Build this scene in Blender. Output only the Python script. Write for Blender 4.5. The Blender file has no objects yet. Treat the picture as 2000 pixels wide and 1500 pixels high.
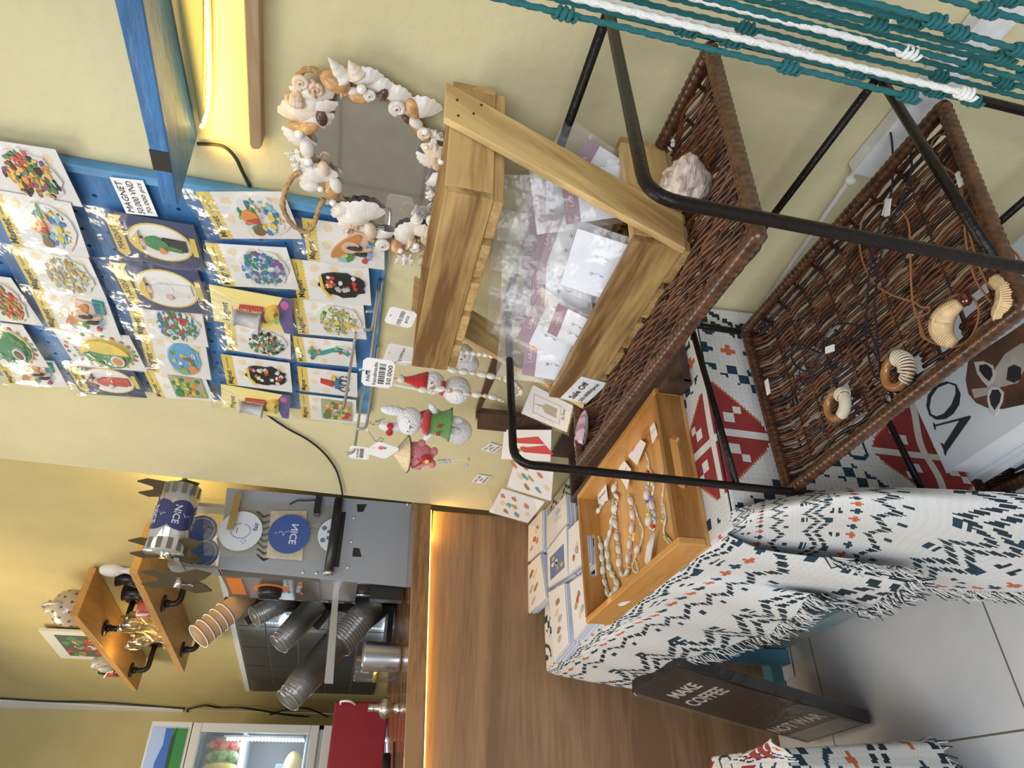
import bpy, bmesh, math, random
from mathutils import Vector, Matrix
from mathutils.geometry import tessellate_polygon
random.seed(7)
S = bpy.context.scene
C = S.collection
# ---------------------------------------------------------------- camera
FPX = 1302.4
ROWS = ((0.0013360, -0.8456902, 0.5336724),   # world X seen in camera axes (right, down, forward)
        (-0.2281417, 0.5193410, 0.8235510),   # world Y
        (-0.9736270, -0.1228532, -0.1922433)) # world Z
M = Matrix(((0.0013360229258044826, -0.22814168822959507, -0.9736270256800045),
            (-0.8456902476360849, 0.5193410204671365, -0.12285320310586453),
            (0.5336723902320216, 0.8235510151483655, -0.19224334930534595)))
EYE = Vector((0, 0, 1.3))
cam_d = bpy.data.cameras.new('camera'); cam = bpy.data.objects.new('camera', cam_d); C.objects.link(cam)
cam_d.sensor_width = 36.0; cam_d.lens = FPX / 2000 * 36; cam_d.clip_start = 0.02
right, down, fwd = M[0], M[1], M[2]
cam.matrix_world = Matrix(((right[0], -down[0], -fwd[0], EYE[0]), (right[1], -down[1], -fwd[1], EYE[1]),
                           (right[2], -down[2], -fwd[2], EYE[2]), (0, 0, 0, 1)))
S.camera = cam
# ---------------------------------------------------------------- world, lights, exposure
S.view_settings.view_transform = 'Standard'; S.view_settings.look = 'None'
S.view_settings.gamma = 1.0; S.view_settings.use_curve_mapping = False
S.view_settings.exposure = 0.0
try:
    S.cycles.transparent_max_bounces = 24
except Exception: pass
w = bpy.data.worlds.new('world'); S.world = w; w.use_nodes = True
w.node_tree.nodes['Background'].inputs[0].default_value = (0.80, 0.86, 1.0, 1)
w.node_tree.nodes['Background'].inputs[1].default_value = 0.42
def area(name, loc, target, size, energy, col, sy=None):
    l = bpy.data.lights.new(name, 'AREA'); l.energy = energy; l.color = col; l.size = size
    if sy: l.shape = 'RECTANGLE'; l.size_y = sy
    o = bpy.data.objects.new(name, l); C.objects.link(o); o.location = loc
    o.rotation_euler = (Vector(target) - Vector(loc)).to_track_quat('-Z', 'Y').to_euler(); return o
def point(name, loc, energy, col, r=.05):
    l = bpy.data.lights.new(name, 'POINT'); l.energy = energy; l.color = col; l.shadow_soft_size = r
    o = bpy.data.objects.new(name, l); C.objects.link(o); o.location = loc; return o
area('daylight_from_shop_front', (-1.7, -1.3, 2.1), (.5, 1.1, .6), 1.6, 66, (.92, .96, 1.0), 2.0)
area('ceiling_lamp_shop', (-.6, 1.0, 2.75), (-.3, 1.0, 0), .9, 14, (1, .93, .80))
area('ceiling_lamp_counter', (-.5, 1.75, 2.9), (.7, 1.6, 1.0), .5, 6, (1, .80, .45))
area('ceiling_lamp_kitchen', (-.2, 3.6, 3.1), (-.1, 3.6, 0), .7, 16, (1, .86, .60))
# ---------------------------------------------------------------- helpers
def ray(x, y):
    d = Vector(((x - 1000) / FPX, (y - 750) / FPX, 1.0)); return M.transposed() @ d
def ax(x, y, X): r = ray(x, y); return EYE + r * (X / r.x)
def ay(x, y, Y): r = ray(x, y); return EYE + r * (Y / r.y)
def az(x, y, Z): r = ray(x, y); return EYE + r * ((Z - 1.3) / r.z)
def V(*a): return Vector(a)

MATS = {}
def mat(name, col=(.8, .8, .8), rough=.5, metal=0, var=0, vscale=30, bump=0, bscale=200, emit=None, es=1, coat=0, trans=0, spec=None, stretch=None, col2=None, alpha=None, sheen=0):
    if name in MATS: return MATS[name]
    m = bpy.data.materials.new(name); m.use_nodes = True; nt = m.node_tree; N = nt.nodes; L = nt.links
    b = N['Principled BSDF']; c4 = (*col, 1)
    b.inputs['Base Color'].default_value = c4; b.inputs['Roughness'].default_value = rough; b.inputs['Metallic'].default_value = metal
    if coat: b.inputs['Coat Weight'].default_value = coat
    if trans: b.inputs['Transmission Weight'].default_value = trans
    if spec is not None: b.inputs['Specular IOR Level'].default_value = spec
    if alpha is not None: b.inputs['Alpha'].default_value = alpha
    if sheen: b.inputs['Sheen Weight'].default_value = sheen
    if emit: b.inputs['Emission Color'].default_value = (*emit, 1); b.inputs['Emission Strength'].default_value = es
    tc = N.new('ShaderNodeTexCoord'); src = tc.outputs['Object']
    if stretch:
        mp = N.new('ShaderNodeMapping'); mp.inputs['Scale'].default_value = stretch; L.new(src, mp.inputs[0]); src = mp.outputs[0]
    if var or col2:
        n = N.new('ShaderNodeTexNoise'); n.inputs['Scale'].default_value = vscale; n.inputs['Detail'].default_value = 6
        L.new(src, n.inputs['Vector']); r = N.new('ShaderNodeValToRGB')
        ca = tuple(max(0, c * (1 - var)) for c in col); cb = col2 if col2 else tuple(min(1, c * (1 + var)) for c in col)
        if col2: ca = col
        r.color_ramp.elements[0].position = .35; r.color_ramp.elements[1].position = .68
        r.color_ramp.elements[0].color = (*ca, 1); r.color_ramp.elements[1].color = (*cb, 1)
        L.new(n.outputs['Fac'], r.inputs[0]); L.new(r.outputs[0], b.inputs['Base Color'])
    if bump:
        n2 = N.new('ShaderNodeTexNoise'); n2.inputs['Scale'].default_value = bscale; n2.inputs['Detail'].default_value = 4
        L.new(src, n2.inputs['Vector']); bp = N.new('ShaderNodeBump'); bp.inputs['Strength'].default_value = bump; bp.inputs['Distance'].default_value = .004
        L.new(n2.outputs['Fac'], bp.inputs['Height']); L.new(bp.outputs[0], b.inputs['Normal'])
    MATS[name] = m; return m
def wood(name, c1, c2, axis='Y', scale=9, rough=.5, coat=0, knots=.35, fine=.35, rot=0):
    if name in MATS: return MATS[name]
    m = bpy.data.materials.new(name); m.use_nodes = True; nt = m.node_tree; N = nt.nodes; L = nt.links; b = N['Principled BSDF']
    b.inputs['Roughness'].default_value = rough; b.inputs['Coat Weight'].default_value = coat
    tc = N.new('ShaderNodeTexCoord'); mp = N.new('ShaderNodeMapping')
    k = .09; sc = {'X': (k, 1, 1), 'Y': (1, k, 1), 'Z': (1, 1, k)}[axis]
    mp.inputs['Scale'].default_value = sc; rt = N.new('ShaderNodeMapping'); rt.inputs['Rotation'].default_value = (0, rot, 0); L.new(tc.outputs['Object'], rt.inputs[0]); L.new(rt.outputs[0], mp.inputs[0])
    n = N.new('ShaderNodeTexNoise'); n.inputs['Scale'].default_value = scale; n.inputs['Detail'].default_value = 4; n.inputs['Distortion'].default_value = knots
    n2 = N.new('ShaderNodeTexNoise'); n2.inputs['Scale'].default_value = scale * 14; n2.inputs['Detail'].default_value = 3
    L.new(mp.outputs[0], n.inputs['Vector']); L.new(mp.outputs[0], n2.inputs['Vector'])
    mx = N.new('ShaderNodeMath'); mx.operation = 'MULTIPLY_ADD'; mx.inputs[1].default_value = fine; L.new(n2.outputs['Fac'], mx.inputs[0]); 
    sb = N.new('ShaderNodeMath'); sb.operation = 'SUBTRACT'; sb.inputs[1].default_value = fine * .5; L.new(n.outputs['Fac'], sb.inputs[0]); L.new(sb.outputs[0], mx.inputs[2])
    r = N.new('ShaderNodeValToRGB'); e = r.color_ramp.elements; e[0].position = .36; e[0].color = (*c1, 1); e[1].position = .62; e[1].color = (*c2, 1)
    L.new(mx.outputs[0], r.inputs[0]); L.new(r.outputs[0], b.inputs['Base Color'])
    bp = N.new('ShaderNodeBump'); bp.inputs['Strength'].default_value = .15; bp.inputs['Distance'].default_value = .002
    L.new(n2.outputs['Fac'], bp.inputs['Height']); L.new(bp.outputs[0], b.inputs['Normal'])
    MATS[name] = m; return m
def film(name, tint=(1, 1, 1), gloss=.12, rough=.12, bump=.5, bscale=45, haze=0.0, fk=.8):
    if name in MATS: return MATS[name]
    m = bpy.data.materials.new(name); m.use_nodes = True; nt = m.node_tree; N = nt.nodes; L = nt.links
    N.remove(N['Principled BSDF']); out = N['Material Output']
    t = N.new('ShaderNodeBsdfTransparent'); t.inputs[0].default_value = (*tint, 1)
    g = N.new('ShaderNodeBsdfGlossy'); g.inputs['Roughness'].default_value = rough; g.inputs[0].default_value = (1, 1, 1, 1)
    mx = N.new('ShaderNodeMixShader'); fr = N.new('ShaderNodeFresnel'); fr.inputs[0].default_value = 1.45
    ad = N.new('ShaderNodeMath'); ad.operation = 'MULTIPLY_ADD'; ad.inputs[1].default_value = fk; ad.inputs[2].default_value = gloss; ad.use_clamp = True
    L.new(fr.outputs[0], ad.inputs[0]); L.new(ad.outputs[0], mx.inputs[0])
    last = t
    if haze:
        df = N.new('ShaderNodeBsdfDiffuse'); df.inputs[0].default_value = (.9, .9, .9, 1); m2 = N.new('ShaderNodeMixShader'); m2.inputs[0].default_value = haze
        L.new(t.outputs[0], m2.inputs[1]); L.new(df.outputs[0], m2.inputs[2]); last = m2
    L.new(last.outputs[0], mx.inputs[1]); L.new(g.outputs[0], mx.inputs[2])
    tc = N.new('ShaderNodeTexCoord'); n = N.new('ShaderNodeTexNoise'); n.inputs['Scale'].default_value = bscale; n.inputs['Detail'].default_value = 3; L.new(tc.outputs['Object'], n.inputs['Vector'])
    bp = N.new('ShaderNodeBump'); bp.inputs['Strength'].default_value = bump; bp.inputs['Distance'].default_value = .01; L.new(n.outputs['Fac'], bp.inputs['Height'])
    L.new(bp.outputs[0], g.inputs['Normal']); L.new(bp.outputs[0], fr.inputs['Normal']); L.new(mx.outputs[0], out.inputs[0]); MATS[name] = m; return m
def flat(c, rough=.5):
    return mat('paint_%d_%d_%d_%d' % (c[0] * 255, c[1] * 255, c[2] * 255, rough * 100), c, rough)

class MB:
    def __init__(s): s.v = []; s.f = []; s.m = []; s.mats = []; s.sm = []
    def mi(s, m):
        if m not in s.mats: s.mats.append(m)
        return s.mats.index(m)
    def add(s, vs, fs, m, smooth=False):
        o = len(s.v); s.v += [tuple(v) for v in vs]; k = s.mi(m)
        for f in fs: s.f.append(tuple(i + o for i in f)); s.m.append(k); s.sm.append(smooth)
        return s
    def box(s, a, b, m, T=None):
        x0, y0, z0 = a; x1, y1, z1 = b
        v = [V(x0, y0, z0), V(x1, y0, z0), V(x1, y1, z0), V(x0, y1, z0), V(x0, y0, z1), V(x1, y0, z1), V(x1, y1, z1), V(x0, y1, z1)]
        if T: v = [T @ p for p in v]
        return s.add(v, [(0, 3, 2, 1), (4, 5, 6, 7), (0, 1, 5, 4), (1, 2, 6, 5), (2, 3, 7, 6), (3, 0, 4, 7)], m)
    def hexa(s, q, q2, m):   # two quads (lists of four points)
        v = list(q) + list(q2)
        return s.add(v, [(3, 2, 1, 0), (4, 5, 6, 7), (0, 1, 5, 4), (1, 2, 6, 5), (2, 3, 7, 6), (3, 0, 4, 7)], m)
    def quadslab(s, q, off, m): return s.hexa(q, [p + off for p in q], m)
    def tube(s, pts, r, m, n=8, lobes=0, twist=0, caps=True, closed=False, mod=None):
        pts = [Vector(p) for p in pts]; N_ = len(pts); vs = []; fs = []; 
        up = V(0, 0, 1); t0 = (pts[1] - pts[0]).normalized(); nrm = t0.cross(up)
        if nrm.length < .1: nrm = t0.cross(V(1, 0, 0))
        nrm.normalize(); L = 0
        for i, p in enumerate(pts):
            if closed: t = pts[(i + 1) % N_] - pts[i - 1]
            else: t = pts[min(i + 1, N_ - 1)] - pts[max(i - 1, 0)]
            if t.length < 1e-9: t = t0
            t.normalize(); nrm = nrm - t * nrm.dot(t)
            if nrm.length < 1e-4: nrm = t.orthogonal()
            nrm.normalize(); bn = t.cross(nrm)
            if i: L += (pts[i] - pts[i - 1]).length
            rr = r[i] if isinstance(r, (list, tuple)) else r
            if mod: rr *= mod(L)
            for k in range(n):
                a = 2 * math.pi * k / n; q = rr * (1 + (.22 * math.cos(lobes * a - twist * L) if lobes else 0))
                vs.append(p + nrm * math.cos(a) * q + bn * math.sin(a) * q)
        for i in range(N_ if closed else N_ - 1):
            j = (i + 1) % N_
            for k in range(n): fs.append((i * n + k, i * n + (k + 1) % n, j * n + (k + 1) % n, j * n + k))
        if caps and not closed: fs.append(tuple(range(n))[::-1]); fs.append(tuple((N_ - 1) * n + k for k in range(n)))
        return s.add(vs, fs, m, True)
    def lathe(s, prof, m, T=None, n=24, smooth=True):   # prof: (r, z)
        vs = []; fs = []
        for r, z in prof:
            for k in range(n):
                a = 2 * math.pi * k / n; p = V(r * math.cos(a), r * math.sin(a), z); vs.append(T @ p if T else p)
        for i in range(len(prof) - 1):
            for k in range(n): fs.append((i * n + k, i * n + (k + 1) % n, (i + 1) * n + (k + 1) % n, (i + 1) * n + k))
        if prof[0][0] > 1e-5: fs.append(tuple(range(n))[::-1])
        if prof[-1][0] > 1e-5: fs.append(tuple((len(prof) - 1) * n + k for k in range(n)))
        return s.add(vs, fs, m, smooth)
    def sphere(s, c, r, m, T=None, n=12, k=8, sc=(1, 1, 1), noise=0):
        vs = []; fs = []
        for i in range(k + 1):
            th = math.pi * i / k
            for j in range(n):
                a = 2 * math.pi * j / n; q = 1 + (random.uniform(-noise, noise) if noise and 0 < i < k else 0)
                p = V(r * sc[0] * math.sin(th) * math.cos(a) * q, r * sc[1] * math.sin(th) * math.sin(a) * q, r * sc[2] * math.cos(th) * q)
                if T: p = T.to_3x3() @ p
                vs.append(Vector(c) + p)
        for i in range(k):
            for j in range(n): fs.append((i * n + j, (i + 1) * n + j, (i + 1) * n + (j + 1) % n, i * n + (j + 1) % n))
        return s.add(vs, fs, m, True)
    def poly(s, loops, o, u, v, d, m, thick=None):
        """loops of 2-D points placed at o + a*u + b*v, extruded by vector d"""
        if isinstance(loops[0][0], (int, float)): loops = [loops]
        P3 = [[Vector((p[0], p[1], 0)) for p in lp] for lp in loops]
        tri = tessellate_polygon(P3); fl = [p for lp in P3 for p in lp]
        top = [o + u * p.x + v * p.y for p in fl]; n = len(fl)
        if d.length < 1e-9: return s.add(top, [tuple(t) for t in tri], m)
        vs = top + [q + d for q in top]; fs = [tuple(t) for t in tri] + [tuple(i + n for i in t[::-1]) for t in tri]
        k = 0
        for lp in loops:
            c = len(lp)
            for i in range(c): fs.append((k + i, k + (i + 1) % c, n + k + (i + 1) % c, n + k + i))
            k += c
        return s.add(vs, fs, m)
    def build(s, name, parent=None, bevel=0, subd=0, loc=None):
        me = bpy.data.meshes.new(name); vs = s.v
        o = bpy.data.objects.new(name, me); C.objects.link(o)
        pl = parent.location if (parent and parent.parent is None) else (parent.location + parent.parent.location if parent else None)
        if parent: org = pl
        elif loc is not None: org = Vector(loc)
        else:
            org = Vector((sum(v[0] for v in vs) / len(vs), sum(v[1] for v in vs) / len(vs), min(v[2] for v in vs)))
        me.from_pydata([tuple(Vector(v) - org) for v in vs], [], s.f)
        for m in s.mats: me.materials.append(m)
        me.polygons.foreach_set('material_index', s.m); me.polygons.foreach_set('use_smooth', s.sm)
        bm = bmesh.new(); bm.from_mesh(me); bmesh.ops.recalc_face_normals(bm, faces=bm.faces); bm.to_mesh(me); bm.free(); me.update()
        if parent: o.parent = parent; o.location = (0, 0, 0)
        else: o.location = org
        if bevel:
            b = o.modifiers.new('bevel', 'BEVEL'); b.width = bevel; b.segments = 2; b.limit_method = 'ANGLE'
        if subd:
            b = o.modifiers.new('subd', 'SUBSURF'); b.levels = subd; b.render_levels = subd
        return o
def thing(name, label, cat, loc, group=None):
    o = bpy.data.objects.new(name, None); C.objects.link(o); o.location = Vector(loc); o.empty_display_size = .02
    o['label'] = label; o['category'] = cat
    if group: o['group'] = group
    return o
def tag(o, label, cat, group=None, kind=None):
    o['label'] = label; o['category'] = cat
    if group: o['group'] = group
    if kind: o['kind'] = kind
    return o
def struct(o): o['kind'] = 'structure'; return o
_tx = {}
def text_mesh(s, bold=0):
    if (s, bold) in _tx: return _tx[(s, bold)]
    cu = bpy.data.curves.new('txt', 'FONT'); cu.body = s; cu.size = 1; cu.align_x = 'CENTER'; cu.align_y = 'CENTER'; cu.offset = bold; cu.resolution_u = 2
    o = bpy.data.objects.new('txt', cu); C.objects.link(o)
    dg = bpy.context.evaluated_depsgraph_get(); dg.update()
    me = bpy.data.meshes.new_from_object(o.evaluated_get(dg))
    vs = [v.co.copy() for v in me.vertices]; fs = [tuple(p.vertices) for p in me.polygons]
    bpy.data.objects.remove(o); bpy.data.curves.remove(cu); bpy.data.meshes.remove(me)
    if vs:
        x0 = min(v.x for v in vs); x1 = max(v.x for v in vs); y0 = min(v.y for v in vs); y1 = max(v.y for v in vs)
        cx = (x0 + x1) / 2; cy = (y0 + y1) / 2; vs = [V(v.x - cx, v.y - cy, 0) for v in vs]; ww, hh = x1 - x0, y1 - y0
    else: ww = hh = 1
    _tx[(s, bold)] = (vs, fs, ww, hh); return _tx[(s, bold)]
def put_text(mb, s, c, u, v, w, m, h=None, bold=0, slant=0, lift=None):
    """text centred at c, u = reading direction, v = up (unit), w = width"""
    vs, fs, ww, hh = text_mesh(s, bold); k = w / ww; kh = (h / hh) if h else k
    n = u.cross(v).normalized() * (lift if lift is not None else .0006)
    mb.add([c + n + u * (p.x * k + slant * p.y * kh) + v * p.y * kh for p in vs], fs, m)
def frame4(q):
    """TL,TR,BR,BL -> centre, unit right, unit up, width, height"""
    tl, tr, br, bl = q; c = (tl + tr + br + bl) / 4; v = ((tl - bl) + (tr - br)) / 2; u = ((tr - tl) + (br - bl)) / 2
    h = v.length; v.normalize(); u2 = u - v * u.dot(v); w_ = u2.length; u2.normalize(); return c, u2, v, w_, h
def ell(cx, cy, rx, ry, n=20, rot=0):
    return [(cx + rx * math.cos(t) * math.cos(rot) - ry * math.sin(t) * math.sin(rot), cy + rx * math.cos(t) * math.sin(rot) + ry * math.sin(t) * math.cos(rot)) for t in [2 * math.pi * i / n for i in range(n)]]
def blob(cx, cy, rx, ry, n=24, j=.15):
    return [(cx + rx * math.cos(t) * k, cy + ry * math.sin(t) * k) for t, k in [(2 * math.pi * i / n, 1 + random.uniform(-j, j)) for i in range(n)]]
def catmull(P, k=8, closed=False):
    P = [Vector(p) for p in P]; n = len(P); out = []
    for i in range(n if closed else n - 1):
        if closed: a, b, c, d = P[i - 1], P[i], P[(i + 1) % n], P[(i + 2) % n]
        else: a, b, c, d = P[max(i - 1, 0)], P[i], P[i + 1], P[min(i + 2, n - 1)]
        for j in range(k):
            t = j / k; out.append(.5 * ((2 * b) + (c - a) * t + (2 * a - 5 * b + 4 * c - d) * t * t + (3 * b - a - 3 * c + d) * t ** 3))
    if not closed: out.append(P[-1])
    return out
# ---------------------------------------------------------------- materials
def wallmat(name, c, c2):
    return mat(name, c, .75, col2=c2, vscale=5, bump=.35, bscale=55)
M_WALL = wallmat('cream_wall_paint', (.64, .58, .35), (.70, .64, .395))
M_WALLF = wallmat('yellow_wall_paint', (.55, .45, .20), (.60, .50, .23))
M_WHITE = mat('white_plastic', (.85, .85, .86), .35)
M_PAPER = mat('white_paper', (.86, .86, .87), .6)
M_INK = mat('black_ink', (.02, .02, .025), .6)
M_IRON = mat('black_painted_iron', (.010, .007, .006), .33, bump=.35, bscale=120, spec=.22)
M_STEEL = mat('zinc_steel', (.55, .57, .60), .28, .95)
M_CHROME = mat('chrome', (.8, .8, .82), .12, 1)
M_BLUE = mat('blue_gloss_paint', (.045, .165, .38), .42, var=.25, vscale=18, bump=.5, bscale=70, stretch=(1, .3, 1))
M_BLUE2 = mat('light_blue_edge_paint', (.10, .29, .52), .42, var=.35, vscale=22, bump=.6, bscale=60, stretch=(1, 1, .25))
M_FILM = film('clear_bag_film', gloss=.004, rough=.17, bump=.55, bscale=22, haze=.005, fk=.16)
M_FILM2 = film('cloudy_bag_film', gloss=.02, rough=.2, bump=.7, bscale=20, haze=.07, fk=.55)
PLANK = .93
M_ACACIA = wood('acacia_planks', (.17, .085, .028), (.52, .34, .135), 'Y', 11, knots=.8)
M_ACACIAX = wood('acacia_plank_light', (.30, .16, .055), (.66, .47, .20), 'X', 10, knots=.6, rot=PLANK)
M_ACACIAE = wood('acacia_cross', (.27, .15, .05), (.58, .38, .16), 'X', 14)
M_TRAY = wood('honey_tray_wood', (.42, .17, .035), (.60, .29, .075), 'Y', 16, .38, coat=.2)
M_TRAYX = wood('honey_tray_wood_cross', (.45, .19, .04), (.64, .32, .085), 'X', 16, .38, coat=.2)
M_TRAYD = wood('tray_end_wood', (.27, .115, .025), (.44, .21, .055), 'X', 22, .4, coat=.15)  # darker than the base, so colour replaces the weak shade at the slots
M_TRAYB = wood('tray_base_wood', (.50, .23, .06), (.66, .36, .12), 'X', 16, .38, coat=.2)
M_WALNUT = wood('dark_walnut', (.05, .025, .018), (.11, .06, .042), 'Y', 18)
M_COUNTER = wood('counter_front_oak', (.20, .11, .055), (.34, .20, .105), 'X', 7, .42, knots=1.2)
M_CTOP = wood('counter_top_wood', (.14, .065, .025), (.32, .17, .07), 'X', 26, .22, coat=.5)
M_SHELFW = wood('warm_shelf_wood', (.40, .19, .05), (.62, .34, .10), 'Y', 9, .45)
M_TEAL = mat('teal_cotton_cord', (.015, .13, .14), .85, bump=.4, bscale=400)
M_COTTON = mat('white_cotton_cord', (.82, .82, .80), .85, bump=.4, bscale=400)
M_ROPE = mat('jute_rope', (.42, .26, .12), .9, var=.3, vscale=200)
M_PEARL = mat('pearl', (.88, .86, .84), .15, coat=.8)
M_SHELLW = mat('white_shell', (.74, .70, .65), .35, var=.07, vscale=60, bump=.2, bscale=120)
M_SHELLC = mat('cream_shell', (.74, .58, .40), .35, col2=(.80, .72, .62), vscale=45, bump=.2, bscale=120)
M_SHELLT = mat('tan_striped_shell', (.80, .68, .52), .35, col2=(.42, .20, .09), vscale=90, stretch=(1, 1, 4))
M_SHELLO = mat('orange_shell', (.62, .36, .15), .3, var=.3, vscale=70)
M_SHELLB = mat('dark_brown_shell', (.13, .07, .05), .25, var=.5, vscale=60)
M_LEDW = mat('white_led', (1, 1, 1), .5, emit=(.75, .95, 1.0), es=9)
# ================================================================ SETTING
g = .0
fl = MB(); 
def floor_mat():
    m = bpy.data.materials.new('grey_floor_tiles'); m.use_nodes = True; N = m.node_tree.nodes; L = m.node_tree.links; b = N['Principled BSDF']
    tc = N.new('ShaderNodeTexCoord'); mp = N.new('ShaderNodeMapping'); L.new(tc.outputs['Object'], mp.inputs[0])
    mp.inputs['Location'].default_value = (-.16, -.565, 0); mp.inputs['Rotation'].default_value = (0, 0, -.03)
    br = N.new('ShaderNodeTexBrick'); br.offset = 0; br.inputs['Scale'].default_value = 1; br.inputs['Brick Width'].default_value = .6; br.inputs['Row Height'].default_value = .6
    br.inputs['Mortar Size'].default_value = .0022; br.inputs['Mortar'].default_value = (.16, .14, .11, 1)
    n = N.new('ShaderNodeTexNoise'); n.inputs['Scale'].default_value = 4; n.inputs['Detail'].default_value = 8
    L.new(tc.outputs['Object'], n.inputs['Vector']); r = N.new('ShaderNodeValToRGB'); e = r.color_ramp.elements
    e[0].position = .3; e[0].color = (.60, .61, .63, 1); e[1].position = .7; e[1].color = (.73, .73, .74, 1); L.new(n.outputs['Fac'], r.inputs[0])
    L.new(mp.outputs[0], br.inputs['Vector']); L.new(r.outputs[0], br.inputs['Color1']); L.new(r.outputs[0], br.inputs['Color2'])
    L.new(br.outputs['Color'], b.inputs['Base Color']); b.inputs['Roughness'].default_value = .38; return m
M_FLOOR = floor_mat()
fl.box((-3.0, -2.2, -.05), (1.9, 5.6, 0), M_FLOOR); struct(fl.build('floor', loc=(0, 0, 0)))
X0 = .80
w1 = MB(); zt = 3.3
def wy(z): return 1.985 + (1.928 - 1.985) * (z - 1.098) / (2.288 - 1.098)
w1.hexa([V(X0, -2.2, 0), V(X0, wy(0), 0), V(X0 + .10, wy(0), 0), V(X0 + .10, -2.2, 0)],
        [V(X0, -2.2, zt), V(X0, wy(zt), zt), V(X0 + .10, wy(zt), zt), V(X0 + .10, -2.2, zt)], M_WALL)
struct(w1.build('wall_right'))
# angled kitchen wall
pd = V(-.174, 1.21, 0).normalized(); p0 = V(.834, 2.98, 0); pn = V(-pd.y, pd.x, 0)   # pn points into the room
def onP(x, y, off=0):
    r = ray(x, y); t = ((p0 + pn * off - V(0, 0, 0)).dot(pn)) / (r.x * pn.x + r.y * pn.y); return EYE + r * t
pa = p0 - pd * .93; pb = p0 + pd * 2.20
w2 = MB(); w2.hexa([pa, pb, pb - pn * .1, pa - pn * .1], [q + V(0, 0, 3.6) for q in (pa, pb, pb - pn * .1, pa - pn * .1)], M_WALLF); struct(w2.build('wall_right_far'))
w3 = MB(); w3.box((-3.0, 5.16, 0), (.52, 5.26, 3.6), M_WALLF); struct(w3.build('wall_far'))
gm = MB(); M_LW = mat('grey_panel', (.62, .61, .58), .6, var=.06, vscale=8); M_SEAM = mat('panel_seam', (.42, .41, .40), .7)
gm.box((-2.7, -2.2, 0), (-2.6, 5.2, 3.3), M_LW)
for k in range(9): gm.box((-2.6, -1.8 + .8 * k, 0), (-2.596, -1.78 + .8 * k, 3.3), M_SEAM)
for k in range(5): gm.box((-2.6, -2.2, .5 + .65 * k), (-2.596, 5.2, .52 + .65 * k), M_SEAM)
struct(gm.build('wall_left'))
tr = MB(); a = onP(0, 1368, .012); b_ = onP(362, 1386, .012)
tr.quadslab([onP(0, 1366, .003), onP(0, 1378, .003), onP(362, 1394, .003), onP(358, 1384, .003)], pn * .012, M_WHITE); struct(tr.build('trim_1'))
# backsplash
bs = MB(); M_TILE = mat('dark_glossy_tile', (.05, .055, .06), .18, coat=.5); M_GROUT = mat('grey_grout', (.22, .22, .21), .8)
zt_ = 1.84; s0, s1 = -.30, 1.70
bs.quadslab([p0 + pd * s0 + V(0, 0, 1.10), p0 + pd * s1 + V(0, 0, 1.10), p0 + pd * s1 + V(0, 0, zt_), p0 + pd * s0 + V(0, 0, zt_)], pn * .008, M_GROUT)
k = 0
for r_ in range(5):
    z = 1.105 + r_ * .15; s_ = s0 + .01
    while s_ < s1 - .02:
        e_ = min(s_ + .29, s1 - .01)
        bs.quadslab([p0 + pn * .009 + pd * s_ + V(0, 0, z), p0 + pn * .009 + pd * e_ + V(0, 0, z), p0 + pn * .009 + pd * e_ + V(0, 0, min(z + .142, zt_ - .01)), p0 + pn * .009 + pd * s_ + V(0, 0, min(z + .142, zt_ - .01))], pn * .004, M_TILE); s_ += .30
bs.quadslab([p0 + pd * s0 + V(0, 0, zt_), p0 + pd * s1 + V(0, 0, zt_), p0 + pd * s1 + V(0, 0, zt_ + .025), p0 + pd * s0 + V(0, 0, zt_ + .025)], pn * .014, M_WHITE)
struct(bs.build('trim_2'))
# ================================================================ COUNTER
cy0 = 1.985
ct = thing('service_counter', 'wood-laminate service counter glowing gold under its top, behind the tablecloth table', 'counter', (.1, 2.3, 0))
m = MB(); m.box((-1.4, cy0 + .04, 0), (.795, cy0 + .08, 1.085), M_COUNTER); m.box((-1.4, cy0 + .08, 0), (-1.36, 2.75, 1.08), M_COUNTER); m.build('front_panel', ct)
m = MB()
def zc(x): return 1.15 + (x - .8) * .04
m.hexa([V(-1.42, cy0 - .005, zc(-1.42) - .052), V(.797, cy0 - .005, 1.098), V(.797, 2.78, 1.098), V(-1.42, 2.78, zc(-1.42) - .052)],
       [V(-1.42, cy0 - .005, zc(-1.42)), V(.797, cy0 - .005, 1.15), V(.797, 2.78, 1.15), V(-1.42, 2.78, zc(-1.42))], M_CTOP)
m.box((.797, 2.1, 1.10), (.86, 2.78, 1.15), M_CTOP)
m.build('worktop', ct, bevel=.003)
m = MB(); M_LEDG = mat('gold_led', (1, .7, .3), .5, emit=(1, .60, .10), es=9)
m.hexa([V(-1.40, cy0 + .022, zc(-1.4) - .058), V(.79, cy0 + .022, 1.092), V(.79, cy0 + .036, 1.092), V(-1.40, cy0 + .036, zc(-1.4) - .058)],
       [V(-1.40, cy0 + .022, zc(-1.4) - .053), V(.79, cy0 + .022, 1.097), V(.79, cy0 + .036, 1.097), V(-1.40, cy0 + .036, zc(-1.4) - .053)], M_LEDG)
m.build('led_strip', ct)
for k in range(3):
    l2 = area('counter_led_light', (.50 - .72 * k, cy0 + .028, 1.088), (.50 - .72 * k, cy0 + .06, .5), .70, .9, (1, .55, .10), .01)
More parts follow.
